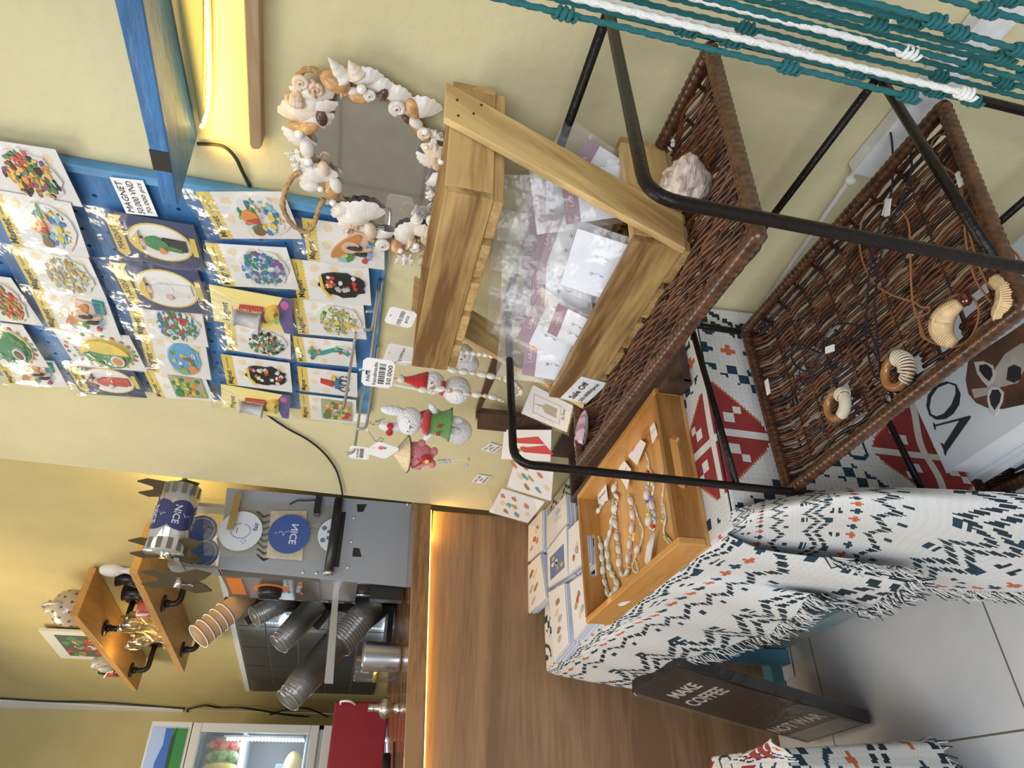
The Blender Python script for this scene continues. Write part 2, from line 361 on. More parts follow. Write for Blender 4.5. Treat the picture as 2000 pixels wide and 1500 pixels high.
# ================================================================ PEGBOARD, SHELF, LED, SLAT, CABLE
pb_ = thing('pegboard', 'blue pegboard on the wall carrying rows of bagged magnets', 'pegboard', (.79, 1.1, 1.32))
q = [ax(-60, 748, .788), ax(-60, 268, .788), ax(742, 424, .788), ax(742, 608, .788), ax(586, 794, .788)]
yz = [(p.y, p.z) for p in q]
zb = 1.325
board = [(1.435, 2.15), (.785, 2.15), (.785, zb), (1.26, zb), (1.435, 1.40)]
m = MB(); holes = []
loops = [[(p[0], p[1]) for p in board]]
for iy in range(16):
    for iz in range(22):
        yy = .835 + iy * .04; zz = 1.36 + iz * .04
        if yy < 1.40 and zz < 2.1 and (yy < 1.22 or zz > 1.47): loops.append(ell(yy, zz, .004, .004, 6))
m.poly(loops, V(.786, 0, 0), V(0, 1, 0), V(0, 0, 1), V(.006, 0, 0), M_BLUE)
m.build('panel', pb_)
m = MB(); m.box((.779, .772, zb - .01), (.797, .788, 2.16), M_BLUE2); m.box((.79, .80, zb - .01), (.797, 1.43, zb + .02), M_BLUE2); m.build('edge_frame', pb_, bevel=.002)
# price note on pegboard
def note(name, q, lines, label, cat='price note', x=None, ink=M_INK, thick=.0008, parent=None):
    c, u, v, w_, h = frame4(q); m = MB(); n = u.cross(v)
    m.poly([(-w_ / 2, -h / 2), (w_ / 2, -h / 2), (w_ / 2, h / 2), (-w_ / 2, h / 2)], c, u, v, n * thick, M_PAPER)
    for (s, cx, cy, ww, hh) in lines: put_text(m, s, c + n * thick + u * cx * w_ + v * cy * h, u, v, ww * w_, ink, hh * h, slant=.15)
    o = m.build(name, parent)
    if not parent: tag(o, label, cat)
    return o
X = .7765
note('price_note', [ax(231, 415, X), ax(231, 347, X), ax(294, 354, X), ax(295, 421, X)], [('MAGNET', 0, .3, .85, .2), ('50.000 VND', 0, -.02, .9, .2), ('70.000 pcs', 0, -.33, .85, .18)], 'handwritten price note for magnets stuck near the blue pegboard edge')
# blue shelf
sh = thing('wall_shelf', 'blue painted wooden wall shelf with black patch and light strip below', 'shelf', (.76, .5, 1.594))
zs = 1.594; a1 = V(.682, .717, zs); a2 = V(.80, .700, zs); d1 = V(.74, .30, zs); 
fA = az(348, 403, zs); fB = az(278, 0, zs); dirf = (fB - fA); fC = fA + dirf * 2.2
pr = [fA, V(.799, .694, zs), V(.799, fC.y, zs), fC]
def upto(p, x_px, y_px):  # height of the front face above p
    r = ray(x_px, y_px); t = p.y / r.y; return EYE.z + r.z * t
zt1 = upto(fA, 311, 402); zt2 = upto(fC, 0, 0)
h1 = zt1 - zs - .002; h2 = upto(fB, 221, 0) - zs + .004; h3 = h2 + (h2 - h1) * 1.2; hgt = h1
m = MB(); m.hexa(pr, [pr[0] + V(0, 0, h1), pr[1] + V(0, 0, h1), pr[2] + V(0, 0, h3), pr[3] + V(0, 0, h3)], M_BLUE); m.build('board', sh, bevel=.002)
m = MB(); t_ = .145; pA = fA.lerp(fB, .20); pB = fA.lerp(fB, .31); nf = V(-(fB - fA).y, (fB - fA).x, 0).normalized(); nf = nf if nf.x < 0 else -nf
m.hexa([pA, pB, pB + nf * .001, pA + nf * .001], [q_ + V(0, 0, h1 + (h2 - h1) * f_) for q_, f_ in ((pA, .2), (pB, .31), (pB + nf * .001, .31), (pA + nf * .001, .2))], mat('black_tape', (.02, .015, .015), .5)); m.build('black_patch', sh)
m = MB(); m.quadslab([ax(346, -60, .797), ax(398, -60, .797), ax(397, 236, .797), ax(391, 232, .797)], V(-.006, 0, 0), mat('grey_blue_batten', (.10, .12, .10), .6)); m.build('wall_batten', sh)
# led strip
pl = [ax(404, -60, .792), ax(404, 0, .792), ax(406, 40, .792), ax(407, 90, .792), ax(409, 140, .792), ax(408, 180, .792), ax(405, 215, .792), ax(398, 240, .792), ax(392, 252, .792)]
pts = catmull(pl, 14); ls = thing('light_strip', 'glowing yellow LED strip running along the wall under the blue shelf', 'light strip', pl[3])
m = MB(); m.tube([p + V(.003, 0, 0) for p in pts], .0035, mat('led_strip_tape', (.85, .7, .35), .5, emit=(1, .62, .12), es=.8), 6); m.build('tape', ls)
m = MB(); M_LEDY = mat('yellow_led', (1, .9, .6), .5, emit=(1, .80, .35), es=16)
acc = 0
for i in range(1, len(pts)):
    acc += (pts[i] - pts[i - 1]).length
    if acc > .0095: acc = 0; m.sphere(pts[i] - V(.002, 0, 0), .0028, M_LEDY, n=6, k=4)
o_ = m.build('led_beads', ls); o_['kind'] = 'stuff'
l_ = area('led_strip_light', (.775, .50, 1.565), (.9, .5, 1.50), .02, .5, (1, .62, .12), .5); l_.rotation_euler = (0, math.radians(-55), 0)
l_.data.shape = 'RECTANGLE'; l_.data.size = .03; l_.data.size_y = .42
# slat
m = MB(); X = .775
qs = [ax(474, -40, X), ax(487, 283, X), ax(494, 292, X), ax(506, 292, X), ax(511, 286, X), ax(505, -40, X)]
m.poly([(p.y, p.z) for p in qs], V(X, 0, 0), V(0, 1, 0), V(0, 0, 1), V(.022, 0, 0), wood('grey_brown_slat', (.30, .20, .11), (.44, .32, .19), 'Y', 14))
tag(m.build('wooden_ledge', bevel=.0015), 'thin plain wooden strip fixed to the wall beside the blue shelf', 'ledge')
# cable
m = MB(); cp = [ax(386, 281, .795), ax(415, 282, .793), ax(440, 288, .793), ax(460, 308, .793), ax(472, 332, .793), ax(487, 362, .7955)]
m.tube(catmull(cp, 6), .0028, M_INK, 6); mid = ax(500, 600, .7965)
cp2 = [cp[-1], ax(497, 480, .7965), ax(505, 640, .7965), ax(508, 780, .7965), ax(518, 806, .795), ax(560, 836, .794), ax(600, 858, .794), ax(632, 884, .793), ax(655, 915, .793), ax(665, 945, .793), ax(669, 968, .791)]
m.tube(catmull(cp2, 5), .0028, M_INK, 6)
tag(m.build('power_cable'), 'thin black cable on the wall running behind the blue pegboard', 'cable')
for q, ls_, lab in [([ax(946, 880, .797), ax(951, 862, .797), ax(975, 870, .797), ax(969, 886, .797)], [('POST CARD', 0, .28, .8, .2), ('SMALL', 0, 0, .5, .18), ('25.000 VND', 0, -.3, .85, .2)], 'small handwritten postcard price label on the wall, nearer the red-dress card'),
                    ([ax(926, 942, .797), ax(929, 925, .797), ax(955, 930, .797), ax(951, 946, .797)], [('POST CARD', 0, .28, .8, .2), ('BIG', 0, 0, .3, .18), ('30.000 VND', 0, -.3, .85, .2)], 'small handwritten postcard price label closest to the wall end')]:
    # the two little labels read towards the ceiling
    tl, tr_, br_, bl = q; note('price_note', q, ls_, lab)
# white cable trunking
tk = thing('cable_trunking', 'white plastic cable trunking low on the wall behind the iron rack', 'trunking', (.79, .45, .64))
m = MB(); p1 = [ax(1672, 290, .78), ax(1700, 338, .78)]
m.box((.772, .05, .628), (.798, .525, .672), mat('dusty_white_plastic', (.70, .70, .70), .5, var=.12, vscale=40)); m.build('duct', tk, bevel=.002)
m = MB(); m.tube([V(.795, .525, .657), V(.795, .545, .652), V(.795, .84, .618)], .004, M_WHITE, 6); m.sphere(V(.794, .55, .650), .008, M_WHITE); m.build('thin_cable', tk)
# ================================================================ MAGNET CARDS
Wt = flat((.74, .73, .72)); GOLD = flat((.66, .50, .10)); SAND = flat((.74, .62, .42)); NAVY = flat((.035, .05, .13)); YEL = flat((.80, .68, .25))
PAL = dict(r=(.62, .07, .05), o=(.85, .33, .08), y=(.85, .65, .12), g=(.06, .28, .10), l=(.30, .50, .15), b=(.07, .22, .50), c=(.30, .58, .72), t=(.05, .35, .32), n=(.22, .10, .05), k=(.02, .02, .02),
           w=(.85, .84, .82), p=(.25, .10, .32), s=(.80, .55, .42), h=(.66, .28, .08), m=(.70, .15, .35), a=(.55, .55, .56), v=(.50, .34, .14), u=(.45, .45, .30))
PM = {k: flat(tuple(c * .82 for c in v), .35) for k, v in PAL.items()}
def card(quad, depth, kind, label, header='white', pal='rgbco', swing=0):
    X = .786 - depth
    c, u, v, w_, h = frame4([ax(x, y, X) for x, y in quad])
    # the lower edge swings a little away from the board
    n = u.cross(v)
    if n.x > 0: n = -n; 
    rot = Matrix.Rotation(swing, 3, v); u = (rot @ u).normalized(); n = u.cross(v).normalized()
    v = (Matrix.Rotation(-.03, 3, u) @ v).normalized(); n = u.cross(v).normalized()
    if n.x > 0: n = -n
    t = thing('magnet_card', label, 'souvenir magnet', c - v * h / 2, 'bagged souvenir magnets on the pegboard')
    P = lambda a, b: c + u * (a * w_) + v * (b * h)        # a,b in -.5...5
    m = MB()
    base = {'white': Wt, 'navy': NAVY, 'yellow': YEL, 'floral': Wt}[header]
    bl = [(-.5, -.5), (.5, -.5), (.5, .5), (-.5, .5)]
    def S2(pts): return [(a * w_, b * h) for a, b in pts]
    m.poly(S2(bl), c, u, v, n * .0008, base); n0 = n * .0008
    def shape(mb, pts, hgt, mt, lift=.0): mb.poly(S2(pts), c + n0 + n * lift, u, v, n * max(hgt, .0002), mt)
    if header == 'white':
        top = .5; lo = .34
        zig = [(-.5, .5)] + [(-.5 + i / 24, lo + (.012 if i % 2 else -.012)) for i in range(25)] + [(.5, .5)]
        shape(m, zig, .0003, GOLD)
        put_text(m, 'Magnet', P(-.22, .42) + n * .0012, u, v, w_ * .46, M_INK, bold=.01)
        put_text(m, 'Vietnam Souvenir', P(.26, .43) + n * .0012, u, v, w_ * .36, M_INK)
        for k in range(5): shape(m, blob([.33, .36, -.05, .3, -.36][k], [.2, -.05, .24, -.36, .05][k], .09, .06, 12, .3), .0002, SAND)
    elif header == 'navy':
        for k in range(7):
            a = -.5 + k / 6; m.tube([P(max(-.5, a - .3), -.49) + n * .001, P(min(.5, a + .3), .49) + n * .001], .0003, flat((.12, .15, .28)), 4)
        shape(m, ell(.0, -.06, .40, .36, 28), .0004, GOLD); shape(m, ell(.0, -.06, .37, .335, 28), .0004, Wt, .0003)
        shape(m, [(-.34, .33), (.34, .33), (.42, .40), (.34, .47), (-.34, .47), (-.42, .40)], .0006, GOLD)
        shape(m, [(.30, .36), (.46, .28), (.46, .42), (.36, .44)], .0006, YEL)
        put_text(m, 'MAGNET', P(0, .41) + n * .0022, u, v, w_ * .5, M_INK); shape(m, [(-.2, -.47), (.2, -.47), (.2, -.41), (-.2, -.41)], .0006, GOLD)
    elif header == 'yellow':
        for k in range(5): shape(m, [(0, 0), (-.5 + k * .22, .5), (-.5 + k * .22 + .11, .5)], .0003, flat((.86, .76, .40)))
        shape(m, [(-.5, -.5), (.5, -.5), (.5, -.38), (.1, -.28), (-.5, -.40)], .0003, flat((.10, .08, .28))); shape(m, blob(.3, -.4, .12, .05, 12), .0004, PM['m'])
        put_text(m, 'Magnet', P(-.15, .33) + n * .0012, u, v, w_ * .5, M_INK); put_text(m, 'Vietnam Souvenir', P(-.12, .25) + n * .0012, u, v, w_ * .3, M_INK)
    elif header == 'floral':
        for k in range(22):
            a = 2 * math.pi * k / 22; shape(m, blob(.45 * math.cos(a), .46 * math.sin(a), .045, .03, 8, .2), .0003, PM['rglhv'[k % 5]])
        put_text(m, 'MAGNET', P(-.12, .32) + n * .0012, u, v, w_ * .42, M_INK)
    m.build('backing_card', t)
    g_ = MB()
    if kind == 'collage':
        ol = blob(0, -.13, .43, .30, 26, .10); shape(g_, ol, .0035, PM['w'])
        cols = [PM[q] for q in pal]
        for k in range(150):
            a = random.uniform(0, 6.28); r_ = random.uniform(0, 1) ** .6
            shape(g_, blob(.38 * r_ * math.cos(a), -.13 + .26 * r_ * math.sin(a), random.uniform(.02, .07), random.uniform(.012, .035), 8, .35), random.uniform(.0008, .0032), random.choice(cols), .0034)
    elif kind == 'sun':
        shape(g_, blob(0, -.14, .44, .30, 26, .08), .0035, PM['w'])
        for k in range(90):
            a = random.uniform(0, 6.28); r_ = random.uniform(.4, 1); yy = -.14 + .24 * r_ * math.sin(a)
            shape(g_, blob(.37 * r_ * math.cos(a), yy, random.uniform(.025, .07), random.uniform(.014, .036), 9, .35), random.uniform(.001, .003), PM[random.choice('gglb') if yy > -.1 else random.choice('bcyw')], .0034)
        shape(g_, ell(.03, -.01, .15, .095, 20), .0035, PM['o'], .0034); shape(g_, [(-.12, -.1), (.02, -.1), (-.02, .04)], .004, PM['r'], .005); shape(g_, ell(-.28, -.05, .09, .07, 12), .003, PM['n'], .0035)
        for a, b in ((-.16, -.24), (.02, -.26)): shape(g_, ell(a, b, .07, .04, 12), .0035, PM['y'], .0035)
        put_text(g_, 'NHA TRANG', P(.16, -.16) + n * .0075, u, v, w_ * .3, PM['r'])
    elif kind == 'lady':
        shape(g_, blob(-.2, .02, .2, .13, 16, .1), .003, PM['c']); shape(g_, blob(-.22, -.05, .15, .05, 12, .2), .004, PM['g']); shape(g_, blob(-.2, .02, .08, .05, 9, .3), .0045, PM['y'])
        shape(g_, [(-.05, -.34), (.34, -.36), (.40, -.08), (.1, .0), (-.12, -.12)], .0035, PM['s']); shape(g_, [(.10, -.42), (.42, -.44), (.44, -.3), (.12, -.3)], .0045, PM['t'])
        shape(g_, ell(.02, -.02, .36, .09, 22, -.55), .006, PM['h']); shape(g_, ell(.03, -.08, .14, .11, 18, -.4), .0075, PM['s'])
        shape(g_, blob(.03, -.14, .05, .10, 12), .0085, PM['k']); shape(g_, blob(-.13, -.2, .04, .09, 12), .0065, PM['k']); shape(g_, blob(-.3, -.25, .05, .035, 8, .3), .005, PM['r'])
        put_text(g_, 'Nha Trang', P(.08, -.33) + n * .007, u, v, w_ * .6, PM['b'], bold=.02)
    elif kind == 'navylady':
        main = PM[pal[0]]; low = PM[pal[1]]
        shape(g_, [(-.10, -.36), (.12, -.36), (.13, -.1), (-.12, -.1)], .004, low); shape(g_, blob(0, -.02, .13, .13, 14, .12), .005, main)
        shape(g_, [(-.13, -.3), (-.05, -.3), (.02, -.08), (-.1, -.02)], .0045, main); shape(g_, ell(0, .14, .085, .05, 14), .0055, PM['s']); shape(g_, blob(.0, .16, .10, .05, 12), .005, PM['k'])
        shape(g_, ell(0, .13, .05, .035, 12), .0065, PM['s']); shape(g_, [(-.22, .15), (.22, .15), (0, .27)], .0065, PM['y'] if pal[0] != 'r' else PM['n']); shape(g_, blob(-.12, -.08, .07, .04, 10), .0062, PM[pal[2]])
    elif kind == 'thermos':
        T = Matrix(((u.x, -n.x, v.x, 0), (u.y, -n.y, v.y, 0), (u.z, -n.z, v.z, 0), (0, 0, 0, 1)))
        T.translation = P(-.16, .06) + n * .012
        r_ = w_ * .13; g_.lathe([(r_ * 1.15, h * .16), (r_ * 1.15, h * .13), (r_ * .9, h * .12), (r_, 0), (r_, -h * .13), (r_ * 1.5, -h * .16), (r_ * 1.5, -h * .18), (0, -h * .18)][::-1], PM['a'], T, 16); g_.sphere(P(-.16, .06 + .16) + n * .012, r_ * 1.1, PM['w'], sc=(1, 1, .2))
        shape(g_, [(.02, .15), (.12, .15), (.16, -.14), (.06, -.14)], .008, PM['r']); put_text(g_, 'VIET NAM', P(.09, 0) + n * .0095, -v, u, h * .26, PM['w'])
        shape(g_, blob(-.1, -.16, .14, .08, 12), .005, PM['n'])
        for k in range(6): shape(g_, ell(.04 + k * .012, -.25, .24 - k * .02, .09 - k * .008, 18, -.15), .006 + k * .0012, PM['y'] if k > 1 else flat((.8, .45, .1)))
        shape(g_, blob(.0, -.32, .16, .035, 14, .3), .012, PM['l']); shape(g_, blob(.12, -.3, .06, .02, 10, .2), .013, PM['r'])
    elif kind == 'moto':
        shape(g_, blob(0, -.13, .30, .30, 22, .12), .004, PM['k'])
        for k in range(20): shape(g_, blob(random.uniform(-.22, .22), random.uniform(-.36, .10), .05, .03, 9, .3), random.uniform(.001, .003), PM[random.choice('wwwrrha')], .004)
        shape(g_, [(-.3, .06), (-.1, .14), (.2, .15), (.2, .11), (-.1, .1), (-.28, .02)], .0025, PM['y'], .004)
    elif kind == 'roundfood':
        shape(g_, ell(0, -.08, .42, .34, 26), .004, flat((.75, .68, .42))); shape(g_, blob(-.02, -.08, .38, .31, 40, .06), .007, PM['g']); 
        for k in range(30):
            a = random.uniform(0, 6.28); shape(g_, blob(.30 * math.cos(a), -.08 + .25 * math.sin(a), .05, .03, 8, .3), .009, PM[random.choice('gl')])
        if 'y' in pal:
            shape(g_, [(.40 * math.cos(a_), -.08 + .33 * math.sin(a_)) for a_ in [-1.5 + i * .2 for i in range(16)]] + [(.12, .1), (.05, -.1), (.06, -.25)], .012, PM['y'])
        shape(g_, ell(-.12, -.22, .14, .09, 18), .013, PM['w']); shape(g_, ell(-.12, -.22, .11, .065, 16), .0135, PM['n' if 'n' in pal else 'h'])
    elif kind == 'map':
        pts = [(-.02, .25), (.16, .22), (.05, .1), (.16, -.05), (.28, -.2), (.24, -.34), (.08, -.42), (-.04, -.38), (.12, -.26), (.08, -.12), (-.06, .03), (-.1, .14), (-.28, .22)]
        shape(g_, [(a * 1.15, b * 1.1 - .02) for a, b in pts], .003, PM['w']); shape(g_, pts, .005, PM['t'])
        for k in range(12): a, b = random.choice(pts); shape(g_, blob(a * .8 + .02, b, .05, .03, 8, .3), .007, PM[random.choice('oyrlw')])
    elif kind == 'cyclo':
        for a in (-.18, .08, .26):
            g_.tube([P(a + .09 * math.cos(i * .5), -.28 + .075 * math.sin(i * .5)) + n * .004 for i in range(13)], .0012, PM['k'], 5)
        shape(g_, [(-.1, -.1), (.02, .12), (.14, .12), (.08, -.1)], .006, PM['r']); shape(g_, [(-.2, -.2), (.2, -.2), (.2, -.12), (-.15, -.12)], .005, PM['b']); shape(g_, blob(.25, -.1, .08, .05, 10), .006, PM['y'])
    elif kind == 'photo':
        shape(g_, [(-.38, -.42), (.40, -.42), (.40, .12), (-.38, .12)], .003, PM['u'])
        for k in range(36): shape(g_, blob(random.uniform(-.3, .33), random.uniform(-.36, .06), .07, .04, 9, .3), random.uniform(.0035, .005), PM[random.choice(pal)])
        shape(g_, ell(-.2, .02, .14, .07, 14), .006, PM['g'])
    elif kind == 'blue_map':
        shape(g_, blob(0, -.12, .42, .26, 24, .08), .0035, PM['c']); shape(g_, blob(0, -.12, .39, .235, 24, .06), .0045, flat((.10, .32, .60)))
        for k in range(16): shape(g_, blob(random.uniform(-.25, .25), random.uniform(-.3, .05), .05, .03, 9, .3), .0058, PM[random.choice('glwyr')])
        shape(g_, blob(-.22, -.25, .12, .07, 12), .006, PM['o']); shape(g_, blob(-.3, -.1, .08, .08, 12), .006, PM['l'])
    g_.build('magnet', t)
    b = MB(); mg = .05; o3 = n * .016
    A = [P(-.5 - mg, -.5 - mg * .5), P(.5 + mg, -.5 - mg * .5), P(.5 + mg, .5 + .16), P(-.5 - mg, .5 + .16)]
    nx, ny = 8, 10; vs = []; ph = random.uniform(0, 6)
    for j in range(ny + 1):
        for i in range(nx + 1):
            p = A[0] + (A[1] - A[0]) * i / nx + (A[3] - A[0]) * j / ny
            e = math.sin(math.pi * i / nx) ** .5 * math.sin(math.pi * min(1, j / ny * 1.1)) ** .5 if 0 < i < nx and 0 < j < ny else 0
            vs.append(p + n * (.0015 + .015 * e + .002 * math.sin(5.1 * i / nx * 2 + ph + j)))
    fs = [(j * (nx + 1) + i, j * (nx + 1) + i + 1, (j + 1) * (nx + 1) + i + 1, (j + 1) * (nx + 1) + i) for j in range(ny) for i in range(nx)]
    b.add(vs, fs, M_FILM, True); b.build('bag', t)
    return t
def Q(tl, tr, br, bl): return [tl, tr, br, bl]
# quads are given as seen upright: top-left, top-right, bottom-right, bottom-left
cards = [
 (Q((-70, 372), (-62, 268), (122, 290), (152, 402)), .012, 'collage', 'magnet card with dark brown and purple street collage, topmost at the board edge', 'white', 'pnkgyro', 0),
 (Q((6, 470), (-10, 378), (140, 398), (175, 497)), .020, 'sun', 'upper magnet with red setting sun over boats, left of the price note', 'white', '', .1),
 (Q((52, 562), (28, 486), (165, 500), (215, 578)), .014, 'collage', 'magnet with a beige and grey oval town collage', 'white', 'vuuaywv', .1),
 (Q((92, 638), (60, 566), (210, 588), (236, 652)), .016, 'lady', 'Nha Trang lady magnet directly above the round yellow pancake card', 'white', '', .1),
 (Q((-60, 622), (-60, 530), (40, 545), (70, 632)), .010, 'collage', 'cut-off magnet card with green and red corner at the frame edge', 'white', 'grov', 0),
 (Q((-50, 700), (-60, 630), (66, 640), (78, 710)), .016, 'roundfood', 'round green herb dish magnet with a bowl of dark sauce', 'floral', 'gn', .1),
 (Q((20, 746), (-22, 700), (110, 712), (132, 748)), .008, 'lady', 'lowest left Nha Trang lady magnet, half hidden under the green dish card', 'white', '', .2),
 (Q((138, 712), (112, 648), (262, 660), (280, 718)), .020, 'roundfood', 'round magnet with a yellow folded pancake on green herbs', 'floral', 'gyh', .1),
 (Q((152, 765), (126, 712), (262, 722), (284, 768)), .012, 'navylady', 'navy magnet card with a figure in a long red dress', 'navy', 'rra', .15),
 (Q((226, 505), (200, 410), (386, 440), (396, 524)), .012, 'navylady', 'navy magnet card with a conical hat woman in a green blouse', 'navy', 'gko', 0),
 (Q((240, 600), (218, 510), (398, 530), (404, 604)), .014, 'navylady', 'navy magnet card with a conical hat woman in a white dress', 'navy', 'wws', .1),
 (Q((262, 652), (248, 586), (398, 604), (404, 672)), .014, 'collage', 'magnet with green trees and small blue boats under the white dress card', 'white', 'gcbwgr', .1),
 (Q((290, 716), (272, 660), (402, 668), (413, 740)), .016, 'blue_map', 'magnet shaped as a light blue island map', 'white', '', .1),
 (Q((300, 772), (284, 728), (404, 736), (415, 776)), .010, 'photo', 'green and orange rectangular magnet below the blue map magnet', 'white', 'gloy', .15),
 (Q((412, 470), (401, 372), (571, 375), (575, 462)), .010, 'sun', 'magnet with red setting sun and boats on the card beside the cable', 'white', '', 0),
 (Q((424, 560), (412, 474), (570, 488), (576, 558)), .012, 'collage', 'magnet with a round blue and violet sea collage', 'white', 'bbcpag', .05),
 (Q((412, 628), (414, 556), (566, 588), (576, 646)), .022, 'thermos', 'yellow magnet card with grey lantern and bread roll, upper of the two', 'yellow', '', .05),
 (Q((444, 682), (438, 632), (566, 652), (570, 696)), .012, 'collage', 'magnet with palm trees and a small lady over brown rocks', 'white', 'gntkhw', .1),
 (Q((440, 748), (434, 696), (566, 712), (572, 760)), .012, 'moto', 'black motorbike crowd magnet, lower left of the two', 'white', '', .1),
 (Q((436, 796), (428, 752), (560, 776), (572, 812)), .020, 'thermos', 'yellow magnet card with grey lantern and bread roll, lower of the two', 'yellow', '', .1),
 (Q((598, 508), (592, 428), (750, 444), (752, 526)), .010, 'lady', 'Nha Trang lady magnet behind the rope loop of the shell mirror', 'white', '', 0),
 (Q((574, 584), (572, 506), (724, 525), (722, 590)), .012, 'moto', 'black motorbike crowd magnet, upper right of the two', 'white', '', .05),
 (Q((576, 646), (575, 590), (704, 594), (722, 660)), .014, 'collage', 'oval magnet with yellow town and green hill scene', 'white', 'yvgluw', .1),
 (Q((575, 704), (576, 660), (692, 670), (698, 712)), .012, 'map', 'long green country-map magnet', 'white', '', .1),
 (Q((584, 764), (582, 716), (694, 734), (702, 768)), .012, 'cyclo', 'red and blue cyclo magnet near the end of the board', 'white', '', .1),
 (Q((588, 816), (585, 770), (694, 786), (698, 820)), .010, 'photo', 'green and orange rectangular magnet at the lowest board corner', 'white', 'oygr', .1),
]
for a in cards: card(a[0], a[1], a[2], a[3], a[4], a[5], a[6])
# ================================================================ HOOKS AND HANGING GOODS
def hook(tip, up, name_label, xb=.786, X=.60):
    p = ax(tip[0], tip[1], X); b0 = V(xb, p.y, p.z); m = MB()
    m.tube(catmull([b0, p.lerp(b0, .5), p.lerp(b0, .08), p + V(-.004, 0, .003), p + V(-.008, 0, .016)], 5), .0027, M_STEEL, 8)
    o = m.build('metal_hook'); tag(o, name_label, 'hook', 'zinc hooks sticking out of the wall board'); return p
pD = hook((722, 716), 0, 'zinc display hook holding the barcode tag of the shell bracelets')
pB = hook((716, 832), 0, 'zinc display hook the crocheted key rings hang from')
pA_ = hook((692, 880), 0, 'zinc display hook carrying the small barcode tag at the far end')
pC = hook((672, 796), 0, 'long empty zinc display hook with its tip turned up')
pE = hook((728, 640), 0, 'zinc display hook with white tag behind the crate end', X=.68)
pF = hook((734, 604), 0, 'short zinc hook beside the lady magnet card', X=.72)
def hangtag(q, X, lines, label, hole=True, bar=False):
    c, u, v, w_, h = frame4([ax(x, y, X) for x, y in q]); n = u.cross(v); n = n if n.x < 0 else -n
    t = thing('price_tag', label, 'price tag', c - v * h / 2); m = MB(); r_ = .12
    lp = [(-.5, -.5 + r_), (-.5 + r_, -.5), (.5 - r_, -.5), (.5, -.5 + r_), (.5, .5 - r_), (.5 - r_, .5), (-.5 + r_, .5), (-.5, .5 - r_)]
    m.poly([[(a * w_, b * h) for a, b in lp], ell(0, .36 * h, w_ * .09, h * .035, 10)], c, u, v, n * .0008, M_PAPER); m.build('tag_card', t)
    m = MB()
    for s, cx, cy, ww, hh in lines: put_text(m, s, c + n * .0012 + u * cx * w_ + v * cy * h, u, v, ww * w_, M_INK, hh * h, slant=.15)
    if bar:
        x = -.36
        while x < .36: ww = random.choice((.015, .03)); m.poly([(x * w_, -.22 * h), ((x + ww) * w_, -.22 * h), ((x + ww) * w_, -.02 * h), (x * w_, -.02 * h)], c + n * .0012, u, v, V(0, 0, 0), M_INK); x += ww + random.choice((.012, .03))
    if m.v: m.build('writing', t)
    return t
hangtag([(703, 752), (712, 696), (772, 706), (766, 758)], .592, [('PAPA', -.1, .30, .4, .12), ('handmade', 0, .1, .8, .12), ('50.000', 0, -.36, .7, .14)], 'white hang tag with barcode and 50.000 in front of the shell bracelets', bar=True)
hangtag([(752, 630), (760, 596), (812, 610), (806, 642)], .66, [('100.000', 0, 0, .8, .16), ('pcs', 0, -.25, .4, .12)], 'white hang tag reading 100.000 at the crate end')
hangtag([(750, 704), (756, 670), (806, 676), (804, 718)], .70, [('60.000/pc', 0, -.1, .8, .14)], 'white hang tag half hidden between the crate and the barcode tag')
hangtag([(679, 894), (686, 870), (724, 874), (718, 898)], .605, [('handmade', 0, .1, .7, .12)], 'small barcode tag on the last hook before the wall end', bar=True)
hangtag([(690, 822), (694, 806), (722, 812), (718, 826)], .70, [], 'blank white plastic hanger tag between the far hooks')
# crochet dolls
def knit(name, c):
    if name in MATS: return MATS[name]
    m = mat(name, c, .9, sheen=.3); N = m.node_tree.nodes; L = m.node_tree.links; b = N['Principled BSDF']; tc = N.new('ShaderNodeTexCoord')
    vo = N.new('ShaderNodeTexVoronoi'); vo.inputs['Scale'].default_value = 240; L.new(tc.outputs['Object'], vo.inputs['Vector'])
    bp = N.new('ShaderNodeBump'); bp.inputs['Strength'].default_value = .9; bp.inputs['Distance'].default_value = .002; bp.invert = True; L.new(vo.outputs['Distance'], bp.inputs['Height']); L.new(bp.outputs[0], b.inputs['Normal'])
    rp = N.new('ShaderNodeValToRGB'); rp.color_ramp.elements[0].color = (*c, 1); rp.color_ramp.elements[1].color = tuple(x * .78 for x in c) + (1,); rp.color_ramp.elements[1].position = .9
    L.new(vo.outputs['Distance'], rp.inputs[0]); L.new(rp.outputs[0], b.inputs['Base Color']); return m
KW = knit('white_yarn', (.86, .86, .87)); KR = knit('red_yarn', (.55, .02, .02)); KG = knit('green_yarn', (.13, .30, .07)); KP = knit('pink_yarn', (.80, .26, .28))
def keyring(t, a, b):
    m = MB(); mid = a.lerp(b, .45)
    m.tube([mid + V(0, .009 * math.cos(i * .6), .009 * math.sin(i * .6)) for i in range(11)], .0009, M_STEEL, 6)
    n = 6
    for i in range(n): p = mid.lerp(b, i / n); m.tube([p + V(.002 * math.cos(j * 1.2) * (i % 2), .002 * math.cos(j * 1.2), .003 * math.sin(j * 1.2)) for j in range(6)], .0006, M_STEEL, 5)
    m.tube([a + V(0, 0, 0), mid + V(0, 0, .008)], .0007, M_STEEL, 5); m.build('key_ring', t)
def faceaxes():
    n = V(-.80, -.58, 0).normalized(); return n, V(-n.y, n.x, 0) * -1
